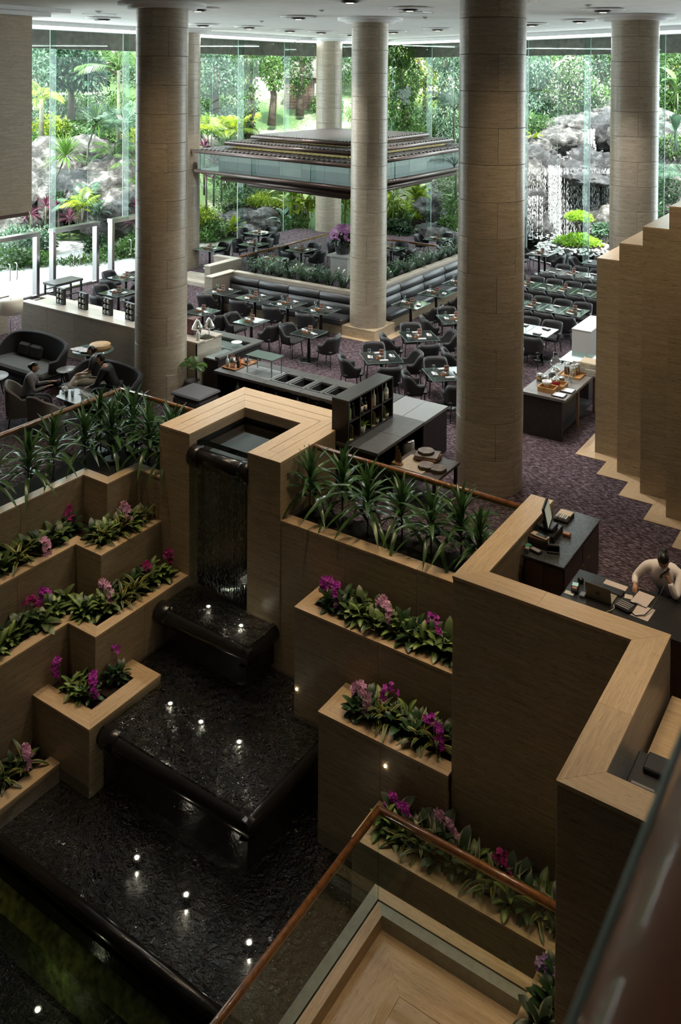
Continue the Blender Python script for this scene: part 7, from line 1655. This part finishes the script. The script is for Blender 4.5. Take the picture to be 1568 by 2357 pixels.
for x in (-23.25, -22.75):
    for y in (18.0, 19.0): MB().bar((x, y, 0), (x, y, .86), .05).obj('leg', BLACKMETAL, t, True)
    for z in (.3, .5, .7): MB().bar((x, 18.0, z), (x, 19.0, z), .03).obj('rail', BLACKMETAL, t, True)
for k, (x, y) in enumerate(((-14.75, 15.85), (-14.6, 16.1))):
    t = thing('steel_cloche', 'polished steel hanging cover on the divider end, %s one' % ('left' if k == 0 else 'right'), 'food cover', (x, y, 1.2), 0, 'steel covers on the divider'); MB().lathe([(.15, .18), (.13, .24), (.05, .38), (.02, .42), (0, .425)], 20).obj('cover', CHROME, t); MB().lathe([(.05, 0), (.012, .02), (.012, .42)], 12).obj('stand', CHROME, t)
bottle((-14.5, 15.6, 1.2), .3, .045, CLB, 'clear water bottle on the divider end corner', 'bottles on the divider')
t = thing('book_stack', 'red-brown boxes beside the left column on the divider', 'box', (-15.0, 15.98, 1.2)); MB().box(-.12, .12, -.15, .15, 0, .38, .01).obj('box', plain('red_brown_box', (.09, .025, .02), .4), t)
t = thing('grey_chest', 'grey rounded trunk behind the handrail beside the left column', 'chest', (-13.3, 14.3, 0)); MB().box(-.45, .35, -.35, .35, .0, .55, .06).obj('trunk', plain('trunk_grey', (.07, .07, .072), .5), t); MB().box(-.47, .37, -.37, .37, .55, .62, .03).obj('lid', plain('trunk_grey', (.07, .07, .072), .5), t)
palm('small potted palm between the divider end and the left column', (-14.2, 15.1, .5), .25, 9, LG, 61, FRS, .3, .02, name='potted_palm', up=.3); t = thing('planter_pot', 'dark pot of the small palm beside the divider end', 'pot', (-14.2, 15.1, 0)); MB().lathe([(.14, 0), (.18, .45), (.16, .45), (.15, .4), (0, .4)], 20).obj('pot', BODY, t)
# ================================================================ people
SKIN = plain('skin', (.46, .26, .17), .5, 0, .4, .06, 20)
HAIR = plain('dark_hair', (.010, .008, .007), .4, 0, .5, .4, 60)
def skin_mesh(V, E, Rr, sub=1):
    me = bpy.data.meshes.new('skin'); me.from_pydata(V, E, []); o = bpy.data.objects.new('skin', me); COL.objects.link(o)
    md = o.modifiers.new('s', 'SKIN'); md.use_smooth_shade = True
    for i, r in enumerate(Rr):
        sv = me.skin_vertices[0].data[i]; sv.radius = (r, r) if not isinstance(r, tuple) else r; sv.use_root = (i == 0)
    s = o.modifiers.new('u', 'SUBSURF'); s.levels = sub; s.render_levels = sub
    bpy.context.view_layer.update()
    out = bpy.data.meshes.new_from_object(o.evaluated_get(bpy.context.evaluated_depsgraph_get()))
    bpy.data.objects.remove(o); return out
def head_parts(c, fwd, hs=1.0, tilt=0.0, female=False):
    """skull with face; fwd is the facing direction in the local frame"""
    f = Vector(fwd).normalized(); up0 = Vector((0, 0, 1)); r = f.cross(up0).normalized(); u = r.cross(f)
    M = lambda x, y, z: c + (r * x - f * y + u * z) * hs      # y negative is forward
    m = MB(); b = MB().ball((0, 0, 0), 1, 20, 16)
    for i, (x, y, z) in enumerate(b.v):
        X, Y, Z = x * .076, y * .096, z * .116
        if z < 0: k = 1 - .34 * (-z) ** 1.3; X *= k; Y = Y * (1 - .18 * (-z)) - .012 * (-z)
        if y < -.6: Y = -.072 - (Y + .072) * -.75
        if abs(x) < .2 and y < -.7 and -.35 < z < .12: Y -= .018 * (1 - abs(x) / .2) * (1 - (z + .12) ** 2 * 3)
        if y < -.6 and abs(abs(x) - .38) < .16 and abs(z - .05) < .14: Y += .008
        b.v[i] = tuple(M(X, Y, Z))
    m.add(b.v, b.f, True)
    for s in (-1, 1):
        e = MB().ball((0, 0, 0), 1, 8, 6); m.add([tuple(M(s * .076 + x * .010, y * .02 + .01, z * .032 - .005)) for x, y, z in e.v], e.f, True)
    nb = MB().ball((0, 0, 0), 1, 8, 6); m.add([tuple(M(x * .013, y * .016 - .094, z * .024 - .018)) for x, y, z in nb.v], nb.f, True)
    hair = MB().ball((0, 0, 0), 1, 20, 14); keep = []
    hv = []
    for x, y, z in hair.v:
        g_ = 1.0 + .03 * math.sin(9 * x + 5 * z) + .02 * math.sin(17 * y)
        hv.append((x * .085 * g_, y * .104 * g_ + .008, z * .122 * g_ + .008))
    fs = [q for q in hair.f if all((hair.v[i][2] > .34 or (hair.v[i][1] > .05 and hair.v[i][2] > -.45)) for i in q)]
    h = MB().add([tuple(M(*p)) for p in hv], fs, True)
    if female:
        k = MB().ball((0, 0, 0), 1, 10, 8); h.add([tuple(M(x * .045, y * .042 + .115, z * .045 + .03)) for x, y, z in k.v], k.f, True)
    eyes = MB(); lips = MB(); brows = MB()
    for s in (-1, 1):
        k = MB().ball((0, 0, 0), 1, 8, 6); eyes.add([tuple(M(s * .030 + x * .012, y * .006 - .0815, z * .007 + .006)) for x, y, z in k.v], k.f, True)
        brows.add([tuple(M(s * .03 + a * .018, -.087, .024 + b2)) for a, b2 in ((-1, 0), (1, -.002), (1, .004), (-1, .006))], [(0, 1, 2, 3)])
    k = MB().ball((0, 0, 0), 1, 8, 6); lips.add([tuple(M(x * .022, y * .006 - .078, z * .006 - .056)) for x, y, z in k.v], k.f, True)
    return m, h, eyes, lips, brows
def hand(V, E, Rr, wi, d, nrm, s=1.0, curl=.5):
    """palm and five finger chains growing out of wrist vertex wi along d"""
    d = Vector(d).normalized(); n = Vector(nrm).normalized(); sd = d.cross(n).normalized(); w_ = Vector(V[wi])
    p = w_ + d * .055 * s; V.append(tuple(p)); Rr.append((.030 * s, .022 * s)); E.append((wi, len(V) - 1)); pi = len(V) - 1
    for k, (off, L) in enumerate(((-.030, .070), (-.010, .082), (.010, .078), (.029, .062))):
        prev = pi; q = p + sd * off * s + d * .03 * s
        V.append(tuple(q)); Rr.append(.0095 * s); E.append((prev, len(V) - 1)); prev = len(V) - 1; dd = d.copy()
        for j in range(3):
            dd = (dd - n * curl * .45).normalized(); q = q + dd * L * s / 3
            V.append(tuple(q)); Rr.append((.0085 - .001 * j) * s); E.append((prev, len(V) - 1)); prev = len(V) - 1
    q = w_ + d * .03 * s - sd * .028 * s; V.append(tuple(q)); Rr.append(.011 * s); E.append((wi, len(V) - 1)); prev = len(V) - 1; dd = (d - sd * .9 - n * .2).normalized()
    for j in range(2):
        q = q + dd * .033 * s; V.append(tuple(q)); Rr.append(.0095 * s); E.append((prev, len(V) - 1)); prev = len(V) - 1; dd = (dd + d * .5).normalized()
def person(label, loc, rz, J, fwd, top, legs, female=False, sleeves=True, hands=((0, -1, 0), (0, -1, 0), (0, 0, 1), (0, 0, 1)), curl=.5, shoe=None, sk=1.0):
    t = thing('person', label, 'person', loc, rz)
    K = ['pelvis', 'waist', 'chest', 'neckb', 'neck', 'shR', 'elR', 'wrR', 'shL', 'elL', 'wrL', 'hipR', 'knR', 'anR', 'toR', 'hipL', 'knL', 'anL', 'toL']
    f_ = .92 if female else 1.0; bk = 1.28 if 'white shirt' in label else 1.0
    RD = dict(pelvis=.135 * f_, waist=.118 * f_ * bk, chest=.142 * f_ * bk, neckb=.088, neck=.05, shR=.066 * f_, shL=.066 * f_, elR=.038 * f_, elL=.038 * f_, wrR=.026, wrL=.026, hipR=.09 * f_, hipL=.09 * f_, knR=.058 * f_, knL=.058 * f_, anR=.038, anL=.038, toR=.032, toL=.032)
    EN = [('pelvis', 'waist'), ('waist', 'chest'), ('chest', 'neckb'), ('neckb', 'neck'), ('neckb', 'shR'), ('shR', 'elR'), ('elR', 'wrR'), ('neckb', 'shL'), ('shL', 'elL'), ('elL', 'wrL'), ('pelvis', 'hipR'), ('hipR', 'knR'), ('knR', 'anR'), ('anR', 'toR'), ('pelvis', 'hipL'), ('hipL', 'knL'), ('knL', 'anL'), ('anL', 'toL')]
    V = [tuple(J[k]) for k in K]; E = [(K.index(a), K.index(b)) for a, b in EN]; Rr = [RD[k] for k in K]
    Vb, Eb, Rb = list(V), list(E), [r * (.72 if i in (0, 1, 2, 3, 5, 8) else 1 if i in (4, 7, 10) else .88) for i, r in enumerate(Rr)]
    hand(Vb, Eb, Rb, 7, hands[0], hands[2], .95 * f_, curl); hand(Vb, Eb, Rb, 10, hands[1], hands[3], .95 * f_, curl)
    body = skin_mesh(Vb, Eb, Rb, 1); hm, hair, eyes, lips, brows = head_parts(Vector(J['head']), fwd, sk * (.95 if female else 1.0), 0, female)
    bm = bmesh.new(); bm.from_mesh(body); h_ = hm.mesh('head'); bm.from_mesh(h_); bm.to_mesh(body); bm.free()
    for p in body.polygons: p.use_smooth = True
    b = put('body', body, SKIN, t)
    hair.obj('hair', HAIR, t); eyes.obj('eyes', plain('eye_dark', (.02, .015, .012), .2), b); lips.obj('lips', plain('lips', (.30, .10, .08), .5), b); brows.obj('eyebrows', HAIR, b)
    def cloth(name, keys, edges, grow, mat, cut=()):
        ks = [k for k in keys]; VV = [Vector(J[k]) for k in ks]
        for a, base, fr in cut: VV[ks.index(a)] = Vector(J[base]).lerp(Vector(J[a]), fr)
        put(name, skin_mesh([tuple(v) for v in VV], [(ks.index(a), ks.index(b_)) for a, b_ in edges], [RD[k] * 1.06 + grow for k in ks], 2), mat, t)
    tk = ['pelvis', 'waist', 'chest', 'neckb', 'shR', 'elR', 'wrR', 'shL', 'elL', 'wrL']; te = [e for e in EN if e[0] in tk and e[1] in tk]; gb = .012
    fr = .93 if sleeves else .3
    if sleeves: cloth('shirt', tk, te, gb, top, (('wrR', 'elR', fr), ('wrL', 'elL', fr)))
    else: cloth('shirt', [k for k in tk if k[:2] != 'wr'], [e for e in te if e[1][:2] != 'wr'], .012, top, (('elR', 'shR', .8), ('elL', 'shL', .8)))
    lk = ['pelvis', 'hipR', 'knR', 'anR', 'hipL', 'knL', 'anL']; cloth('trousers', lk, [e for e in EN if e[0] in lk and e[1] in lk], .012, legs, (('anR', 'knR', .95), ('anL', 'knL', .95)))
    for s in ('R', 'L'):
        m = MB(); m.tube([Vector(J['an' + s]) + Vector((0, 0, -.01)), Vector(J['to' + s]).lerp(Vector(J['an' + s]), .4), J['to' + s]], [.045, .045, .035], 8); m.obj('shoe', shoe or BLACKMETAL, t)
    return t
WS = plain('white_shirt', (.74, .68, .67), .8, 0, .2, .06, 14, .2)
host = (-2.9, 12.4, 0)
H = lambda x, y, z: (x + 2.9, y - 12.4, z)
J = dict(pelvis=H(-2.93, 12.52, .50), waist=H(-2.93, 12.44, .68), chest=H(-2.93, 12.32, .86), neckb=H(-2.93, 12.24, 1.0), neck=H(-2.92, 12.19, 1.07), head=H(-2.905, 12.10, 1.165),
         shR=H(-3.15, 12.23, .97), elR=H(-3.29, 12.16, .80), wrR=H(-3.24, 11.98, .795), shL=H(-2.70, 12.23, .97), elL=H(-2.71, 11.95, .80), wrL=H(-2.79, 11.95, 1.0),
         hipR=H(-3.02, 12.48, .49), knR=H(-3.04, 12.1, .50), anR=H(-3.04, 12.14, .10), toR=H(-3.05, 11.96, .04), hipL=H(-2.84, 12.48, .49), knL=H(-2.8, 12.1, .50), anL=H(-2.8, 12.14, .10), toL=H(-2.8, 11.96, .04))
person('person in a white shirt bending over the host desk, writing while holding a telephone receiver', host, 0, J, (.12, -1, -.75), WS, plain('dark_trousers', (.02, .02, .024), .8), True, hands=((.25, -1, -.15), (-.45, .1, 1), (0, 0, 1), (0, -1, .2)), curl=.7)
t = thing('telephone_receiver', 'black telephone receiver held against the face of the person in white', 'telephone', (-2.86, 11.98, 1.05)); MB().tube([(-.04, -.02, -.04), (-.035, -.035, .0), (.04, -.02, .08), (.05, .0, .10)], [.02, .014, .014, .02], 8).obj('handset', BP_, t)
o = MB().tube([(0, 0, 0), (.03, .05, .13)], .004, 6).obj('pen', BP_); o.location = (-3.19, 11.90, .765); tag(o, 'dark pen in the writing hand over the clipboard', 'pen')
t = thing('office_chair', 'dark office chair under the person at the host desk', 'chair', (-2.93, 12.56, 0)); MB().box(-.24, .24, -.24, .2, .36, .43, .03).obj('seat', FABRIC, t); MB().box(-.22, .22, .2, .25, .45, .80, .03).obj('backrest', FABRIC, t); MB().cyl(0, 0, .06, .36, .03, 10).obj('post', BLACKMETAL, t)
for k in range(5): MB().bar((0, 0, .07), (.28 * math.cos(k * 1.257), .28 * math.sin(k * 1.257), .03), .035).obj('foot', BLACKMETAL, t)
def seated(lean=0.0, armR=None, armL=None, knee=.42, cross=False, twist=0):
    d = dict(pelvis=(0, .08, .52), waist=(0, .05 - lean * .35, .68), chest=(0, .02 - lean * .8, .86), neckb=(0, .0 - lean * 1.15, 1.0), neck=(0, -.02 - lean * 1.3, 1.07), head=(0, -.05 - lean * 1.5, 1.175),
             shR=(-.18, .0 - lean * 1.1, .97), shL=(.18, 0 - lean * 1.1, .97), hipR=(-.09, .05, .50), hipL=(.09, .05, .50), knR=(-.11, -.40, .50), knL=(.11, -.40, .50), anR=(-.11, -.44, .10), anL=(.11, -.44, .10), toR=(-.12, -.60, .04), toL=(.12, -.60, .04))
    d['elR'], d['wrR'] = armR; d['elL'], d['wrL'] = armL
    if cross: d.update(knR=(-.02, -.40, .60), anR=(.16, -.62, .30), toR=(.2, -.76, .26))
    return d
person('woman in a grey patterned blouse talking with raised hands in the left armchair', (-16.18, 12.12, 0), R(135), seated(.04, ((-.23, -.13, .74), (-.15, -.38, .80)), ((.23, -.15, .74), (.15, -.42, .80))), (-.1, -1, -.05), plain('grey_pattern_blouse', (.20, .19, .20), .8, 0, .2, .8, 160), plain('dark_trousers', (.02, .02, .024), .8), True, hands=((.1, -1, .25), (-.1, -1, .2), (0, .2, 1), (0, .2, 1)), curl=.25)
person('woman in a black top and white trousers on the sofa, hands on her knee', (-15.95, 13.72, 0), R(-50), seated(.02, ((-.23, -.06, .74), (-.06, -.28, .66)), ((.23, -.08, .74), (.02, -.33, .66)), cross=True), (-.2, -1, -.1), plain('black_top', (.012, .012, .013), .7), plain('white_trousers', (.50, .46, .38), .8, 0, .2, .06, 12), True, sleeves=False, hands=((.4, -1, -.2), (-.4, -1, -.1), (0, 0, 1), (0, 0, 1)), curl=.6)
person('man in a dark suit leaning forward at the right end of the sofa', (-15.15, 13.55, 0), R(-58), seated(.16, ((-.24, -.26, .68), (-.12, -.46, .56)), ((.24, -.30, .68), (.10, -.50, .58))), (-.15, -1, -.25), plain('black_suit', (.014, .014, .016), .7, 0, .3, .2, 30), plain('black_suit_trousers', (.013, .013, .015), .7), False, hands=((.2, -1, -.3), (-.2, -1, -.2), (0, 0, 1), (0, 0, 1)), curl=.6)
